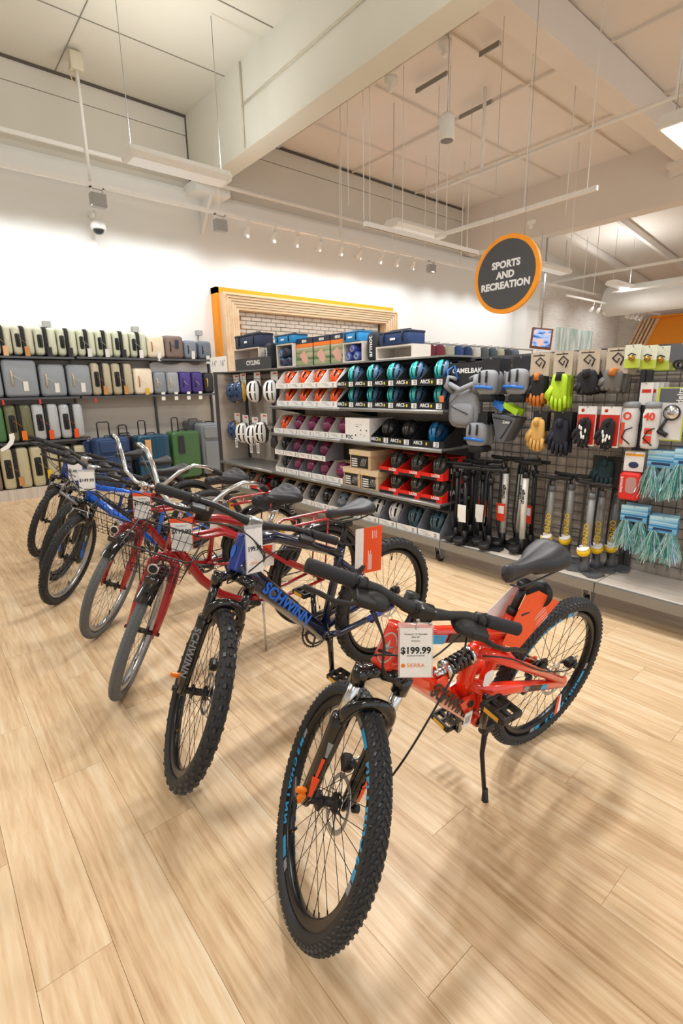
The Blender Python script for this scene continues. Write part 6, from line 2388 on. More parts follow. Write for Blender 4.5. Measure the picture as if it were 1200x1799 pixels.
sw.tube([(0.34, -0.062, 0.55), (0.36, -0.03, 0.585), (0.36, 0.03, 0.585), (0.34, 0.062, 0.55)], 0.012, 10)
sw.build('swing_arm', root)
m = MB(mat('spring_black', '141416', 0.2, coat=0.5))
c0, c1 = Vector((0.62, 0, 0.597)), Vector((0.52, 0, 0.612))
dv = (c1 - c0)
a1, b1 = frame_from(dv)
m.tube([c0 + dv * (q / 90) + a1 * 0.024 * math.cos(q / 90 * 2 * PI * 5.5) + b1 * 0.024 * math.sin(q / 90 * 2 * PI * 5.5) for q in range(91)], 0.0062, 7)
sp_ = m.build('shock_spring', root)
m = MB(CHROME)
m.cyl((0.665, 0, 0.588), (0.62, 0, 0.597), 0.014, n=16)
m.cyl((0.628, 0, 0.596), (0.618, 0, 0.5975), 0.031, n=20)
m.cyl((0.524, 0, 0.612), (0.514, 0, 0.613), 0.031, n=20)
m.cyl(c0, c1, 0.013, n=12)
m.cyl((0.514, 0, 0.613), (0.49, 0, 0.617), 0.014, n=16)
m.build('shock_body', sp_)
crank_set(root, (0.44, 0.325), 73, GLOSS)
chain(root, (0.44, 0.325), (0, R1))
derailleur(root, (0, R1))
caliper(root, g.M, tuple(g.S(0.085, 0.048, -0.035)))
caliper(root, None, (-0.05, 0.05, 0.40))
seatpost_saddle(root, (0.335, 0.725), (0.30, 0.815), SADM, 4)
hb = straight_bar(root, g, 0.635, 0.075, 0.325, 0.02, 0.03, lev='mtb')
kickstand(root, (0.40, 0.045, 0.285), (0.43, 0.125, 0.02))
# decals
DKD = mat('decal_dark', '26221f', 0.35)
BLU = mat('decal_blue', '2f9fd6', 0.35)
dvec = Vector((0.44, 0, 0.325)) - Vector((0.80, 0, 0.67))
dl = dvec.normalized()
upv = Vector((-dl.z, 0, dl.x))
upv = upv if upv.z > 0 else -upv
m = MB(DKD, BLU)
nrm_y = 0.0272
o_ = Vector((0.60, 0.0, 0.478))
fx = basis(o_ + Vector((0, 0.0372, 0)) + upv * 0.002, dl, upv)
m.M = None
mb_text(m, 'SCHWINN', 0.062, fx, 0, bold=0.002, depth=0.0006)
for k, (xa, xb, mi) in enumerate(((0.78, 0.67, 1), (0.67, 0.54, 0))):
    za, zb = [0.755 + (x - 0.70) * 0.305 for x in (xa, xb)]
    m.prism([(xa, za - 0.012), (xa - 0.012, za + 0.014), (xb, zb + 0.013), (xb + 0.012, zb - 0.013)], (0, 0.0255, 0), (1, 0, 0), (0, 0, 1), (0, 0.002, 0), mi)
for xa, xb, mi in ((0.30, 0.27, 2), (0.27, 0.19, 0), (0.19, 0.15, 1)):
    m.mats = [DKD, BLU, mat('decal_grey', '8e9297', 0.4)]
    za, zb = [0.45 - (0.33 - x) * 0.36 for x in (xa, xb)]
    m.prism([(xa, za - 0.004), (xa - 0.01, za + 0.012), (xb - 0.01, zb + 0.012), (xb, zb - 0.004)], (0, 0.084, 0), (1, 0, 0), (0, 0, 1), (0, 0.003, 0), mi)
m.build('frame_decal', fr, kind='stuff')
# head badge
m = MB(mat('badge_silver', 'c9ccd0', 0.2, 0.8), mat('badge_dark', '17181b', 0.3), REDP)
nrmv = (g.f * 0.85 + Vector((0, 0.5, 0))).normalized()
bc = HTc + nrmv * 0.0312
lat = g.a.cross(nrmv).normalized() * 1.25
ov = [(0.019 * math.cos(q * PI / 12), 0.046 * math.sin(q * PI / 12)) for q in range(24)]
m.prism(ov, bc, lat, g.a, nrmv * 0.002, 0)
m.prism([(x * 0.88, y * 0.9) for x, y in ov], bc + nrmv * 0.002, lat, g.a, nrmv * 0.0008, 2)
st = [(0.0, 0.028), (0.003, 0.006), (0.014, 0.012), (0.004, -0.002), (0.006, -0.02), (0.0, -0.006), (-0.006, -0.02), (-0.004, -0.002), (-0.014, 0.012), (-0.003, 0.006)]
m.prism(st, bc + nrmv * 0.0028, lat, g.a, nrmv * 0.0008, 0)
m.prism([(-0.016, -0.022), (0.016, -0.014), (0.016, -0.006), (-0.016, -0.014)], bc + nrmv * 0.0029, lat, g.a, nrmv * 0.0014, 1)
bd = m.build('head_badge', fr)
m = MB(mat('reflector_orange', 'f5841c', 0.3))
m.rbox(tuple(g.S(0.035, -0.095, 0.042)), (0.012, 0.03, 0.02), 0.004, 0.003, 1)
m.rbox(tuple(g.S(0.01, -0.088, 0.042)), (0.014, 0.02, 0.04), 0.004, 0.003, 1, 0)
o_ = m.build('cable_clip', root)
o_.matrix_local = g.M
m = MB(BLACK, STEEL)
m.cyl(g.S(0, 0.08, 0.042), g.S(0, 0.098, 0.042), 0.012, n=12)
m.tube([g.S(0, -0.09, 0.042), g.S(0.0, -0.1, 0.03), g.S(0.03, -0.1, -0.01)], [0.012, 0.008, 0.006], 8)
o_ = m.build('quick_release', root, kind='stuff')
o_.matrix_local = g.M
# cables
bl = g.M @ g.S(0.615, 0.19, 0.09)
br_ = g.M @ g.S(0.615, -0.19, 0.09)
cable(root, [g.M @ g.S(0.605, 0.145, 0.095), g.M @ g.S(0.55, 0.10, 0.17), g.M @ g.S(0.30, 0.05, 0.20), g.M @ g.S(0.16, 0.06, 0.13), g.M @ g.S(0.11, 0.055, -0.02)], 'brake_cable')
cable(root, [g.M @ g.S(0.605, 0.135, 0.08), g.M @ g.S(0.52, 0.06, 0.10), g.M @ g.S(0.50, -0.02, 0.075), g.M @ g.S(0.46, -0.045, 0.02), (0.80, 0, 0.70)], 'shift_cable')
cable(root, [g.M @ g.S(0.605, -0.145, 0.095), g.M @ g.S(0.55, -0.09, 0.11), g.M @ g.S(0.46, -0.04, 0.09), g.M @ g.S(0.44, 0.03, 0.08), g.M @ g.S(0.52, 0.05, 0.04), (0.78, 0.02, 0.775)], 'brake_cable')
cable(root, [g.M @ g.S(0.605, -0.13, 0.08), g.M @ g.S(0.53, -0.07, 0.09), g.M @ g.S(0.45, -0.035, 0.08), g.M @ g.S(0.425, 0.02, 0.07), g.M @ g.S(0.48, 0.042, 0.03), (0.82, 0.02, 0.79)], 'shift_cable')
cable(root, [(0.50, 0.04, 0.63), (0.40, 0.075, 0.605), (0.2, 0.08, 0.48), (0.0, 0.075, 0.40), (-0.06, 0.06, 0.42)], 'brake_cable')
m = MB(PAPER, mat('sticker_print', '8a8a90', 0.6))
m.rbox((0.475, 0.06, 0.545), (0.045, 0.002, 0.06), 0.015, 0.0005, 1)
m.box(0.505, 0.54, 0.047, 0.049, 0.355, 0.415)
for q in range(6):
    m.box(0.513 + q * 0.004, 0.515 + q * 0.004, 0.0488, 0.0494, 0.37, 0.40, 1)
m.build('sticker', fr, kind='stuff')
m = MB(PAPER, TAGORANGE)
m.prism([(0.02, 0.30), (0.04, 0.30), (0.02, 0.20), (0.0, 0.21)], (0, 0.085, 0), (1, 0, 0), (0, 0, 1), (0, 0.001, 0), 0)
m.prism([(0.03, 0.30), (0.045, 0.30), (0.035, 0.20), (0.02, 0.205)], (0, 0.0865, 0), (1, 0, 0), (0, 0, 1), (0, 0.001, 0), 1)
m.build('axle_tag', root)
m = MB(BLACK)
m.lathe([(0.02, -0.004), (0.046, -0.004), (0.048, 0.004), (0.02, 0.004)], (0.20, 0, 0.755), (1, 0.1, 0.3), 28)
m.build('reflector_disc', root)
RED_ROOT = root
RED_M = bike_mat((1.79, 0.913), 173.5, 9.7, 0.5)


def owner_tag(label, M, pts, pts2, lines=True):
    """folded orange card (and its white side) slipped round a seat post; polygon in bike x-z plane"""
    t = thing('manual_card', label, 'card', M=M, group='orange cards on the seat posts')
    m = MB(TAGORANGE)
    m.prism(pts, (0, 0.03, 0), (1, 0, 0), (0, 0, 1), (0, 0.0015, 0))
    m.build('orange_side', t)
    m = MB(PAPER)
    m.prism(pts2, (0, -0.035, 0), (1, 0, 0), (0, 0, 1), (0, 0.0015, 0))
    m.build('white_side', t)
    return t


ct = owner_tag('orange and white card slipped round the red mountain bike seat post', RED_M,
               [(0.40, 0.635), (0.33, 0.80), (0.26, 0.80), (0.115, 0.715), (0.30, 0.575)], [(0.47, 0.70), (0.31, 0.80), (0.27, 0.80), (0.30, 0.66), (0.42, 0.66)])
m = MB(PAPER)
for q in range(5):
    m.tube([(0.20 - q * 0.008, 0.032, 0.72 - q * 0.012), (0.245 - q * 0.008 + (q % 2) * 0.01, 0.032, 0.69 - q * 0.012 + 0.0)], 0.0009, 4)
m.build('print', ct)
SIE = mat('sierra_orange', 'f08a24', 0.5)
g_ = g
tp = at(731, 1104, 1.275)
pt = price_tag('clear sleeve price card reading $199.99 hanging on the red mountain bike', tp, 0.0815, 0.131, '$199.99', RIGHT,
               lines=(('SIERRA', 0.0150, -0.100, SIE), ('Protocol 1.0 Mountain', 0.0064, -0.016, INK), ('Bike 26"', 0.0064, -0.024, INK), ('Rockshox', 0.0055, -0.034, INK), ('COMPARE AT $270.00', 0.0048, -0.074, INK)), anchor=RED_M @ (g.M @ g.S(0.635, 0.0, 0.085)))
m = MB(SIE)
m.lathe([(0.002, 0), (0.0055, 0), (0.0055, 0.0006), (0.002, 0.0006)], (-0.032, -0.100, 0.0), (0, 0, 1), 16)
m.build('emblem', pt)

# ---- 2: navy hardtail -----------------------------------------------------------------
R2 = 0.345
H2 = (1.773, 1.785, 181.9, 2.8)
root = bike_root('dark navy hardtail mountain bike with blue lettering and big knobbly tyres, second nearest', H2[:2], H2[2], H2[3], 0.5)
g = Geo(1.13, R2, 66, 0.050, 70)
NAVY = mat('frame_navy', '101a3a', 0.15, coat=0.7, var=0.05)
NBLUE = mat('frame_blue', '163a9a', 0.2, coat=0.6)
make_wheel('front_wheel', root, g.M @ Matrix.Translation((g.wb, 0, R2)), R2, 0.060, 'big', RIMB, SPKB, decal=None)
make_wheel('rear_wheel', root, Matrix.Translation((0, 0, R2)), R2, 0.060, 'big', RIMB, SPKB, cassette=True, valve_a=100)
susp_fork(root, g, 0.45, 0.295, GLOSS, None, txt='SCHWINN', txtm=mat('fork_letters', '7f858c', 0.4), stm=GLOSS)
HTb, HTt = g.S(0.485), g.S(0.63)
m = MB(NAVY, NBLUE)
m.tube([HTb, HTb + g.a * 0.01, HTt - g.a * 0.012, HTt], [0.036, 0.033, 0.032, 0.033], 20, 1)
m.tube([HTt - g.a * 0.03, (0.70, 0, 0.865), (0.55, 0, 0.80), (0.325, 0, 0.695)], [0.03, 0.028, 0.026, 0.022], 14, 0, sx=1.1, sy=0.9)
m.tube([HTb + g.a * 0.03, (0.80, 0, 0.70), (0.435, 0, 0.315)], [0.038, 0.037, 0.034], 14, 0, sx=1.0, sy=1.15)
m.tube([(0.315, 0, 0.735), (0.34, 0, 0.64), (0.435, 0, 0.315)], 0.0205, 14)
m.cyl((0.435, -0.037, 0.315), (0.435, 0.037, 0.315), 0.024, n=18)
for s in (-1, 1):
    m.tube([(0.43, s * 0.02, 0.31), (0.36, s * 0.045, 0.31), (0.24, s * 0.06, 0.325), (0.01, s * 0.068, R2)], [0.017, 0.016, 0.015, 0.013], 10, 0)
    m.tube([(0.335, s * 0.015, 0.665), (0.30, s * 0.04, 0.63), (0.01, s * 0.068, R2 + 0.01)], [0.014, 0.013, 0.011], 10, 0)
    m.tube([(0.20, s * 0.0625, 0.3275), (0.03, s * 0.0685, R2 - 0.002)], [0.0157, 0.014], 10, 1)
    m.tube([(0.20, s * 0.0505, 0.532), (0.04, s * 0.066, R2 + 0.04)], [0.0132, 0.0122], 10, 1)
m.tube([(0.30, -0.04, 0.62), (0.31, 0, 0.645), (0.30, 0.04, 0.62)], 0.008, 8)
fr = m.build('frame', root)
dl = (Vector((0.435, 0, 0.315)) - Vector((0.80, 0, 0.70))).normalized()
upv = Vector((-dl.z, 0, dl.x))
m = MB(mat('letters_blue', '1f6fe0', 0.35), mat('decal_white', 'd5d7da', 0.4))
mb_text(m, 'SCHWINN', 0.07, basis(Vector((0.66, 0.0375, 0.553)), dl, upv if upv.z > 0 else -upv), 0, bold=0.002, depth=0.0012, spacing=1.0)
m.prism([(0.395, 0.50), (0.405, 0.46), (0.385, 0.455), (0.375, 0.495)], (0, 0.0175, 0), (1, 0, 0), (0, 0, 1), (0, 0.001, 0), 1)
m.build('frame_decal', fr, kind='stuff')
HTc = (HTb + HTt) / 2
m = MB(mat('badge_blue', '2f7af0', 0.3))
m.prism([(0.014 * math.cos(q * PI / 8), 0.026 * math.sin(q * PI / 8)) for q in range(16)], HTc + g.f * 0.034, (0, 1, 0), g.a, g.f * 0.001)
m.build('head_badge', fr)
crank_set(root, (0.435, 0.315), -88, GLOSS, rings=(0.09, 0.07))
chain(root, (0.435, 0.315), (0, R2), 0.07)
derailleur(root, (0, R2))
caliper(root, g.M, tuple(g.S(0.085, 0.048, -0.035)))
caliper(root, None, (-0.02, 0.05, 0.42))
seatpost_saddle(root, (0.315, 0.74), (0.285, 0.83), SADN, -2)
hb = straight_bar(root, g, 0.69, 0.06, 0.375, 0.02, 0.04, lev='simple', stemm=STEEL)
cable(root, [g.M @ g.S(0.64, 0.2, 0.11), g.M @ g.S(0.62, 0.08, 0.18), g.M @ g.S(0.50, 0.0, 0.15), g.M @ g.S(0.44, -0.03, 0.06), (0.84, 0.03, 0.80)], 'brake_cable')
cable(root, [g.M @ g.S(0.64, -0.22, 0.11), g.M @ g.S(0.66, -0.08, 0.17), g.M @ g.S(0.60, 0.04, 0.17), g.M @ g.S(0.53, 0.09, 0.02), (0.76, 0.03, 0.82)], 'brake_cable')
cable(root, [g.M @ g.S(0.64, -0.2, 0.09), g.M @ g.S(0.66, -0.06, 0.14), g.M @ g.S(0.58, 0.06, 0.12), g.M @ g.S(0.52, 0.10, -0.02), (0.72, 0.03, 0.70)], 'shift_cable')
cable(root, [(0.80, 0.034, 0.745), (0.62, 0.036, 0.555), (0.46, 0.034, 0.385)], 'shift_cable')
m = MB(mat('reflector_orange', 'f5841c', 0.3))
m.rbox(tuple(g.S(0.05, -0.1, 0.042)), (0.012, 0.045, 0.02), 0.004, 0.003, 1)
o_ = m.build('cable_clip', root)
o_.matrix_local = g.M
m = MB(BLACK)
m.cyl(g.S(0, -0.1, 0.044), g.S(0, 0.1, 0.044), 0.011, n=12)
o_ = m.build('front_axle', root)
o_.matrix_local = g.M
NM = bike_mat(H2[:2], H2[2], H2[3], 0.5)
t = thing('manual_card', 'orange and white card hanging from the navy mountain bike saddle', 'card', M=NM @ Matrix.Translation((0.215, 0.02, 0.80)) @ Matrix.Rotation(math.radians(-14), 4, 'Z'), group='orange cards on the seat posts')
m = MB(TAGORANGE)
m.box(-0.125, -0.02, 0.0, 0.0015, -0.235, 0)
m.build('orange_side', t)
m = MB(PAPER, TAGORANGE)
m.box(-0.02, 0.025, 0.0, 0.0015, -0.235, 0)
m.lathe([(0.004, 0), (0.007, 0), (0.007, 0.001), (0.004, 0.001)], (0.0, 0.0015, -0.205), (0, 1, 0), 14, 1)
m.build('white_side', t)
m = MB(PAPER)
for q in range(4):
    m.box(-0.05 - q * 0.006, -0.047 - q * 0.006, 0.0015, 0.0022, -0.22, -0.12 - (q % 2) * 0.02)
    m.box(-0.07 - q * 0.008, -0.068 - q * 0.008, 0.0015, 0.0022, -0.06, -0.02)
m.build('print', t)
tp = at(446, 929, 1.86)
price_tag('narrow white price card reading 199.99 hanging on the navy mountain bike', tp, 0.075, 0.165, '199.99', RIGHT * 0.75 + FWD * 0.75 + Vector((0, 0, -0.0)), lines=(('SIERRA', 0.014, -0.13, SIE),), anchor=NM @ (g.M @ g.S(0.69, 0.0, 0.07)))

# ---- 3 and 4: red cruisers --------------------------------------------------------------
CRED = mat('cruiser_red', 'a8141c', 0.18, coat=0.6, var=0.04)
WIRE = mat('basket_wire', '2b2b2e', 0.4, 0.3)


def basket_wires():
    m = MB(WIRE)
    T = [(-0.15, -0.11), (0.15, -0.11), (0.15, 0.11), (-0.15, 0.11)]
    B = [(-0.12, -0.085), (0.12, -0.085), (0.12, 0.085), (-0.12, 0.085)]
    H = 0.145
    for k in range(4):
        n = 9 if k % 2 == 0 else 6
        for q in range(n + 1):
            t = q / n
            a = (T[k][0] * (1 - t) + T[(k + 1) % 4][0] * t, T[k][1] * (1 - t) + T[(k + 1) % 4][1] * t)
            b = (B[k][0] * (1 - t) + B[(k + 1) % 4][0] * t, B[k][1] * (1 - t) + B[(k + 1) % 4][1] * t)
            m.tube([(a[1], a[0], H), (b[1], b[0], 0)], 0.0016, 4)
    for zz in (0.0, 0.045, 0.095):
        f_ = zz / H
        c = [((B[k][0] * (1 - f_) + T[k][0] * f_), (B[k][1] * (1 - f_) + T[k][1] * f_)) for k in range(4)]
        m.tube([(y, x, zz) for x, y in c], 0.0018, 4, closed=True)
    for q in range(1, 9):
        x = -0.12 + 0.24 * q / 9
        m.tube([(-0.085, x, 0), (0.085, x, 0)], 0.0016, 4)
    for q in range(1, 6):
        y = -0.085 + 0.17 * q / 6
        m.tube([(y, -0.12, 0), (y, 0.12, 0)], 0.0016, 4)
    return m.mesh('wire')


BW = basket_wires()
BR = MB(WIRE)
BR.tube([(0.11, -0.13, 0.145), (0.11, 0.13, 0.145), (0.09, 0.15, 0.145), (-0.09, 0.15, 0.145), (-0.11, 0.13, 0.145), (-0.11, -0.13, 0.145), (-0.09, -0.15, 0.145), (0.09, -0.15, 0.145)], 0.0038, 6, closed=True)
BR.tube([(-0.11, -0.12, 0.145), (-0.12, -0.12, 0.195), (-0.12, 0.12, 0.195), (-0.11, 0.12, 0.145)], 0.003, 6)
BR = BR.mesh('basket_rim')


def cruiser(label, rc, head, lean, steer, tagtxt, taglabel, tagux, tp):
    R = 0.335
    root = bike_root(label, rc, head, lean)
    BM = bike_mat(rc, head, lean)
    g = Geo(1.09, R, 68.5, 0.05, steer)
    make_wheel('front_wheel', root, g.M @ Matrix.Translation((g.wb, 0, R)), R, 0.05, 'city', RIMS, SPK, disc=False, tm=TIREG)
    make_wheel('rear_wheel', root, Matrix.Translation((0, 0, R)), R, 0.05, 'city', RIMB, SPK, disc=False, tm=TIREM)
    S, o = g.S, g.off
    m = MB(CRED)
    for s in (-1, 1):
        m.tube([S(0.375, 0, 0.0), S(0.37, s * 0.035, 0.008), S(0.34, s * 0.056, 0.014), S(0.27, s * 0.062, 0.02), S(0.12, s * 0.064, o * 0.75), S(0.0, s * 0.062, o)], [0.024, 0.024, 0.024, 0.0235, 0.021, 0.016], 12)
        m.rbox(tuple(S(-0.008, s * 0.060, o)), (0.03, 0.008, 0.04), 0.01, 0.003, 1)
    m.cyl(S(0.37), S(0.42), 0.02, n=14)
    fk = m.build('fork', root)
    fk.matrix_local = g.M
    m = MB(BLACK, STEEL)
    m.cyl(S(0, -0.085, o), S(0, 0.085, o), 0.009, n=10)
    m.build('front_axle', fk)
    # short front fender
    m = MB(GLOSS)
    def fen(u, v):
        a = math.radians(64 + 46 * v)
        y = (u - 0.5) * 0.078
        r = R + 0.014 - 14 * y * y
        return Vector((g.wb + r * math.cos(a), y, R + r * math.sin(a)))
    m.surf(fen, 9, 12)
    fd = m.build('fender', root)
    fd.matrix_local = g.M
    # frame
    HTb, HTt = S(0.425), S(0.57)
    m = MB(CRED)
    m.tube([HTb, HTt], 0.027, 18)
    m.tube([HTt - g.a * 0.025, (0.76, 0, 0.835), (0.64, 0, 0.825), (0.50, 0, 0.77), (0.385, 0, 0.68)], 0.021, 12)
    m.tube([HTb + g.a * 0.025, (0.82, 0, 0.64), (0.74, 0, 0.50), (0.64, 0, 0.385), (0.53, 0, 0.315), (0.44, 0, 0.295)], 0.0245, 12)
    for s in (-1, 1):
        m.tube([HTb + g.a * 0.06 + Vector((-0.01, s * 0.012, 0)), (0.76, s * 0.03, 0.745), (0.62, s * 0.034, 0.745), (0.45, s * 0.036, 0.655), (0.26, s * 0.05, 0.50), (0.01, s * 0.066, R + 0.01)], 0.0125, 8)
        m.tube([(0.44, s * 0.03, 0.295), (0.33, s * 0.05, 0.29), (0.2, s * 0.058, 0.30), (0.0, s * 0.066, R)], [0.011, 0.0105, 0.01, 0.009], 8)
    m.tube([(0.34, 0, 0.73), (0.385, 0, 0.60), (0.44, 0, 0.295)], 0.016, 12)
    m.cyl((0.44, -0.036, 0.295), (0.44, 0.036, 0.295), 0.026, n=18)
    m.build('frame', root)
    # rack
    m = MB(CRED)
    m.tube([(0.28, -0.03, 0.70), (0.22, -0.06, 0.715), (-0.12, -0.06, 0.72), (-0.17, -0.03, 0.72), (-0.17, 0.03, 0.72), (-0.12, 0.06, 0.72), (0.22, 0.06, 0.715), (0.28, 0.03, 0.70)], 0.0085, 8, closed=True)
    for x in (-0.05, 0.08, 0.2):
        m.tube([(x, -0.06, 0.718), (x - 0.04, 0, 0.718), (x, 0.06, 0.718)], 0.005, 6)
    for s in (-1, 1):
        m.tube([(-0.02, s * 0.06, 0.715), (-0.0, s * 0.072, R + 0.02)], 0.0055, 6)
    m.build('rack', root)
    # saddle with springs
    sd = seatpost_saddle(root, (0.335, 0.735), (0.31, 0.80), SADC, 2, CHROME, CHROME)
    m = MB(STEEL)
    for s in (-1, 1):
        m.tube([(-0.08 + 0.014 * math.cos(q * 0.9), s * 0.055 + 0.014 * math.sin(q * 0.9), -0.03 + q * 0.0022) for q in range(30)], 0.0025, 5)
    m.build('spring', sd, kind='stuff')
    # bars
    m = MB(CHROME)
    for s in (-1, 1):
        m.tube([S(0.64, 0, 0.05), S(0.645, s * 0.05, 0.05), S(0.69, s * 0.12, 0.06), S(0.79, s * 0.18, 0.055), S(0.845, s * 0.235, 0.02), S(0.855, s * 0.29, -0.05), S(0.84, s * 0.33, -0.15), S(0.825, s * 0.35, -0.26)], 0.0112, 12)
    hb = m.build('handlebar', root)
    hb.matrix_local = g.M
    m = MB(CHROME)
    m.cyl(S(0.57), S(0.625), 0.0125, n=14)
    m.tube([S(0.62, 0, 0), S(0.635, 0, 0.02), S(0.64, 0, 0.05)], [0.02, 0.02, 0.018], 12)
    m.cyl(S(0.64, -0.024, 0.05), S(0.64, 0.024, 0.05), 0.02, n=16)
    m.build('stem', hb)
    for s in (-1, 1):
        a, b = S(0.824, s * 0.352, -0.265), S(0.841, s * 0.328, -0.135)
        m = MB(RUBBER)
        n = 12
        m.tube([a] + [a.lerp(b, q / n) for q in range(n + 1)], [0.012] + [0.0168 if q % 2 else 0.016 for q in range(n + 1)], 14)
        m.build('grip', hb)
    # cup holder
    m = MB(BLACK)
    cc = S(0.70, 0.10, -0.02)
    m.tube([cc + g.f * (0.045 * math.cos(q * PI / 14)) + Vector((0, 0.045 * math.sin(q * PI / 14), 0)) for q in range(28)], 0.006, 8, closed=True, sy=1.6)
    m.lathe([(0.044, 0), (0.036, -0.1), (0.001, -0.1)], cc, g.a, 24)
    m.tube([cc + g.f * 0.04, S(0.66, 0.07, 0.05)], 0.007, 6)
    m.build('cup_holder', hb)
    # basket
    bk = put('basket', BR, root, g.M @ Matrix.Translation(S(0.375, 0, 0.18)))
    put('wire', BW, bk, kind='stuff')
    m = MB(WIRE)
    for s in (-1, 1):
        m.tube([(-0.0, s * 0.09, 0.0), (-0.13, s * 0.065, -0.36)], 0.003, 5)
    m.build('stay', bk, kind='stuff')
    m = MB(mat('badge_white', 'd9d6d0', 0.5), INK)
    m.lathe([(0.001, 0), (0.024, 0), (0.024, 0.004), (0.001, 0.004)], (0.1, 0.0, 0.055), (1, 0, 0.25), 20)
    m.lathe([(0.015, 0.0045), (0.019, 0.0045), (0.019, 0.005), (0.015, 0.005)], (0.1, 0.0, 0.055), (1, 0, 0.25), 20, 1)
    m.build('badge', bk)
    m = MB(GLOSS)
    m.rbox((0.115, 0.0, 0.0), (0.012, 0.05, 0.03), 0.006, 0.004, 0)
    m.build('reflector', bk)
    # crank, chain guard, stand
    crank_set(root, (0.44, 0.295), 20, BLACK, rings=(0.085,))
    chain(root, (0.44, 0.295), (0, R), 0.07)
    m = MB(CHROME)
    m.tube([(0.40, 0.04, 0.28), (0.41, 0.055, 0.27), (0.43, 0.125, 0.02)], [0.008, 0.006, 0.006], 8)
    m.rbox((0.40, 0.02, 0.285), (0.05, 0.06, 0.02), 0.008, 0.004, 2)
    m.build('kickstand', root)
    # rear mudguard
    m = MB(GLOSS)
    def fr_(u, v):
        a = math.radians(10 + 150 * v)
        y = (u - 0.5) * 0.07
        r = R + 0.016 - 12 * y * y
        return Vector((r * math.cos(a), y, R + r * math.sin(a)))
    m.surf(fr_, 7, 24)
    m.build('rear_fender', root)
    cable(root, [g.M @ S(0.80, -0.28, -0.10), g.M @ S(0.74, -0.16, 0.10), g.M @ S(0.60, -0.05, 0.11), (0.84, -0.03, 0.72)], 'cable')
    tp = BM @ (g.M @ S(0.60, 0.02, 0.11))
    t = price_tag(taglabel, tp, 0.10, 0.155, tagtxt, tagux, orange=True, lines=(('Cruiser Bike 26"', 0.008, -0.034, INK),), anchor=BM @ (g.M @ S(0.635, 0, 0.05)))
    # saddle card
    t = thing('promo_card', 'promotional card hanging under the saddle of the %s' % ('nearer red cruiser' if 'nearer' in label else 'farther red cruiser'), 'card', M=BM @ Matrix.Translation((0.36, 0.035, 0.70)) @ Matrix.Rotation(math.radians(-6), 4, 'Y'), group='cards under the cruiser saddles')
    m = MB(mat('card_slate', '5b5f66', 0.6), mat('card_amber', 'f0a52e', 0.5))
    m.box(-0.07, 0.05, 0, 0.001, -0.06, 0.03)
    m.box(-0.10, -0.07, 0, 0.001, -0.06, 0.03, 1)
    m.build('header', t)
    write('10% off', 0.025, WINK, t, (0.0, 0.0016, -0.0), (-1, 0, 0), (0, 0, 1), bold=0.0006)
    m = MB(PAPER, TAGORANGE)
    m.box(-0.05, 0.06, 0.0012, 0.002, -0.2, -0.06)
    m.box(-0.03, 0.055, 0.002, 0.003, -0.11, -0.075, 1)
    m.build('card', t)
    return root


c2 = cruiser('nearer red cruiser bicycle with wire basket and rear rack beside the navy bike', (1.765, 2.376), 176.4, 6, 58, '$119.99', 'orange backed price card reading $119.99 on the nearer red cruiser', RIGHT, at(299, 896, 2.31))
c1 = cruiser('farther red cruiser bicycle with wire basket next to the blue bike', (1.845, 3.123), 177.3, 6, 52, '$119.99', 'orange backed price card reading $119.99 on the farther red cruiser', RIGHT, at(241, 853, 2.92))


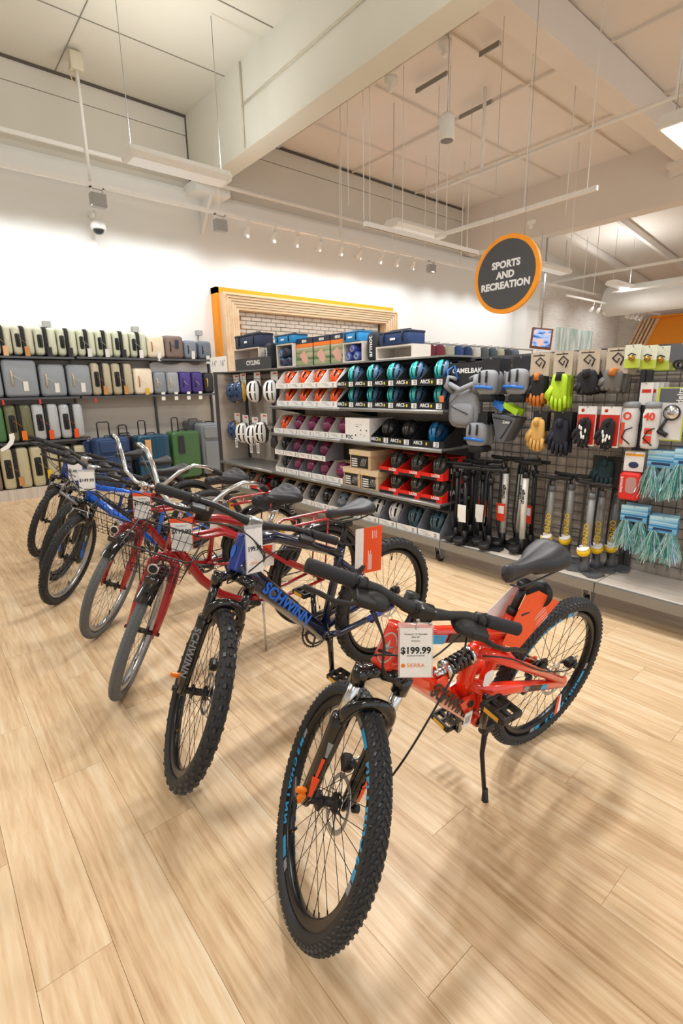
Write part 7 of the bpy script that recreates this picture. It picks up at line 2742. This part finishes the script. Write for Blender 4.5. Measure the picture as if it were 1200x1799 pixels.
# ---- 5, 6, 7: the farther mountain bikes --------------------------------------------------
def simple_mtb(label, rc, head, steer, fcol, fname, dec, tag=None, taglabel='', tpx=None, rim=RIMB, kind='small', forkm=GLOSS, blue_fork=False):
    R = 0.335
    root = bike_root(label, rc, head, 6)
    BM = bike_mat(rc, head, 6)
    g = Geo(1.06, R, 70, 0.042, steer)
    fm = mat(fname, fcol, 0.2, coat=0.6)
    make_wheel('front_wheel', root, g.M @ Matrix.Translation((g.wb, 0, R)), R, 0.054, kind, rim, SPK, disc=False)
    make_wheel('rear_wheel', root, Matrix.Translation((0, 0, R)), R, 0.054, kind, rim, SPK, disc=False, cassette=True)
    susp_fork(root, g, 0.405, 0.27, forkm, '1c5fd0' if blue_fork else None, stm=GLOSS)
    HTb, HTt = g.S(0.432), g.S(0.56)
    m = MB(fm)
    m.tube([HTb, HTt], 0.026, 16)
    m.tube([HTt - g.a * 0.03, (0.33, 0, 0.66)], [0.02, 0.017], 12)
    m.tube([HTb + g.a * 0.03, (0.43, 0, 0.30)], [0.027, 0.025], 12)
    m.tube([(0.31, 0, 0.70), (0.43, 0, 0.30)], 0.016, 12)
    m.cyl((0.43, -0.036, 0.30), (0.43, 0.036, 0.30), 0.023, n=16)
    for s in (-1, 1):
        m.tube([(0.42, s * 0.03, 0.30), (0.3, s * 0.055, 0.31), (0.0, s * 0.066, R)], [0.012, 0.012, 0.009], 8)
        m.tube([(0.33, s * 0.02, 0.65), (0.28, s * 0.045, 0.61), (0.0, s * 0.066, R)], [0.009, 0.009, 0.008], 8)
    fr = m.build('frame', root)
    if dec:
        for p, q, h in (((0.87, 0.0, 0.69), (0.43, 0, 0.30), 0.035), ((0.83, 0, 0.79), (0.33, 0, 0.66), 0.028)):
            p, q = Vector(p), Vector(q)
            d = (q - p).normalized()
            u_ = Vector((-d.z, 0, d.x))
            u_ = u_ if u_.z > 0 else -u_
            write(dec, h, WINK, fr, p.lerp(q, 0.33) + Vector((0, 0.0275 if h > 0.03 else 0.021, 0)), d, u_, bold=0.001)
    # linear-pull brake
    m = MB(STEEL, BLACK)
    for s in (-1, 1):
        m.tube([g.S(0.255, s * 0.045, 0.06), g.S(0.33, s * 0.06, 0.075), g.S(0.37, s * 0.045, 0.075)], 0.006, 6)
        m.rbox(tuple(g.S(0.26, s * 0.036, 0.055)), (0.05, 0.012, 0.012), 0.004, 0.003, 0, 1)
    m.tube([g.S(0.365, -0.05, 0.078), g.S(0.365, 0.05, 0.078)], 0.003, 6)
    bk = m.build('rim_brake', root)
    bk.matrix_local = g.M
    crank_set(root, (0.43, 0.30), -60, BLACK)
    chain(root, (0.43, 0.30), (0, R))
    seatpost_saddle(root, (0.31, 0.705), (0.28, 0.80), SADN, 0)
    straight_bar(root, g, 0.665, 0.07, 0.335, 0.03, 0.03, lev='mtb', stemm=STEEL)
    for s in (-1, 1):
        cable(root, [g.M @ g.S(0.62, s * 0.15, 0.09), g.M @ g.S(0.56, s * 0.09, 0.16), g.M @ g.S(0.46, -s * 0.03, 0.13), g.M @ g.S(0.40, 0.0, 0.08)], 'brake_cable')
        cable(root, [g.M @ g.S(0.62, s * 0.14, 0.08), g.M @ g.S(0.54, s * 0.06, 0.13), g.M @ g.S(0.50, -s * 0.05, 0.07), (0.80, 0.02, 0.72)], 'shift_cable')
    kickstand(root, (0.39, 0.045, 0.27), (0.42, 0.12, 0.02))
    if tag:
        price_tag(taglabel, at(*tpx), 0.105, 0.13, tag, RIGHT, lines=(), anchor=BM @ (g.M @ g.S(0.665, 0, 0.07)))
    return root, g, BM


r5, g5, M5 = simple_mtb('bright blue mountain bike with white lettering, first beyond the red cruisers', (1.741, 3.852), 177.8, 52, '1668e0', 'frame_bright_blue', 'SCHWINN', '$149.99', 'white price card hanging on the bright blue mountain bike', tpx=(151, 829, 3.41), rim=RIMS, blue_fork=True)
m = MB(mat('fender_grey', '8d8f92', 0.4))
m.tube([g5.S(0.46, -0.02, 0.09), g5.S(0.58, -0.09, 0.13), g5.S(0.46, -0.14, 0.13)], 0.008, 6)
m.tube([g5.S(0.46, -0.14, 0.13), g5.S(0.40, -0.02, 0.10)], 0.008, 6)
o_ = m.build('reflector_bracket', r5)
o_.matrix_local = g5.M
simple_mtb('black mountain bike wedged between the bright blue one and the farthest one', (1.829, 4.414), 178.8, 53, '20242c', 'frame_dark', None, '$149.99', 'white price card on the black mountain bike behind the blue one', tpx=(131, 815, 3.87))
simple_mtb('farthest mountain bike with blue head tube and black fork in front of the luggage', (1.854, 5.173), 178.7, 57, '1d3f9c', 'frame_royal', None, kind='big')
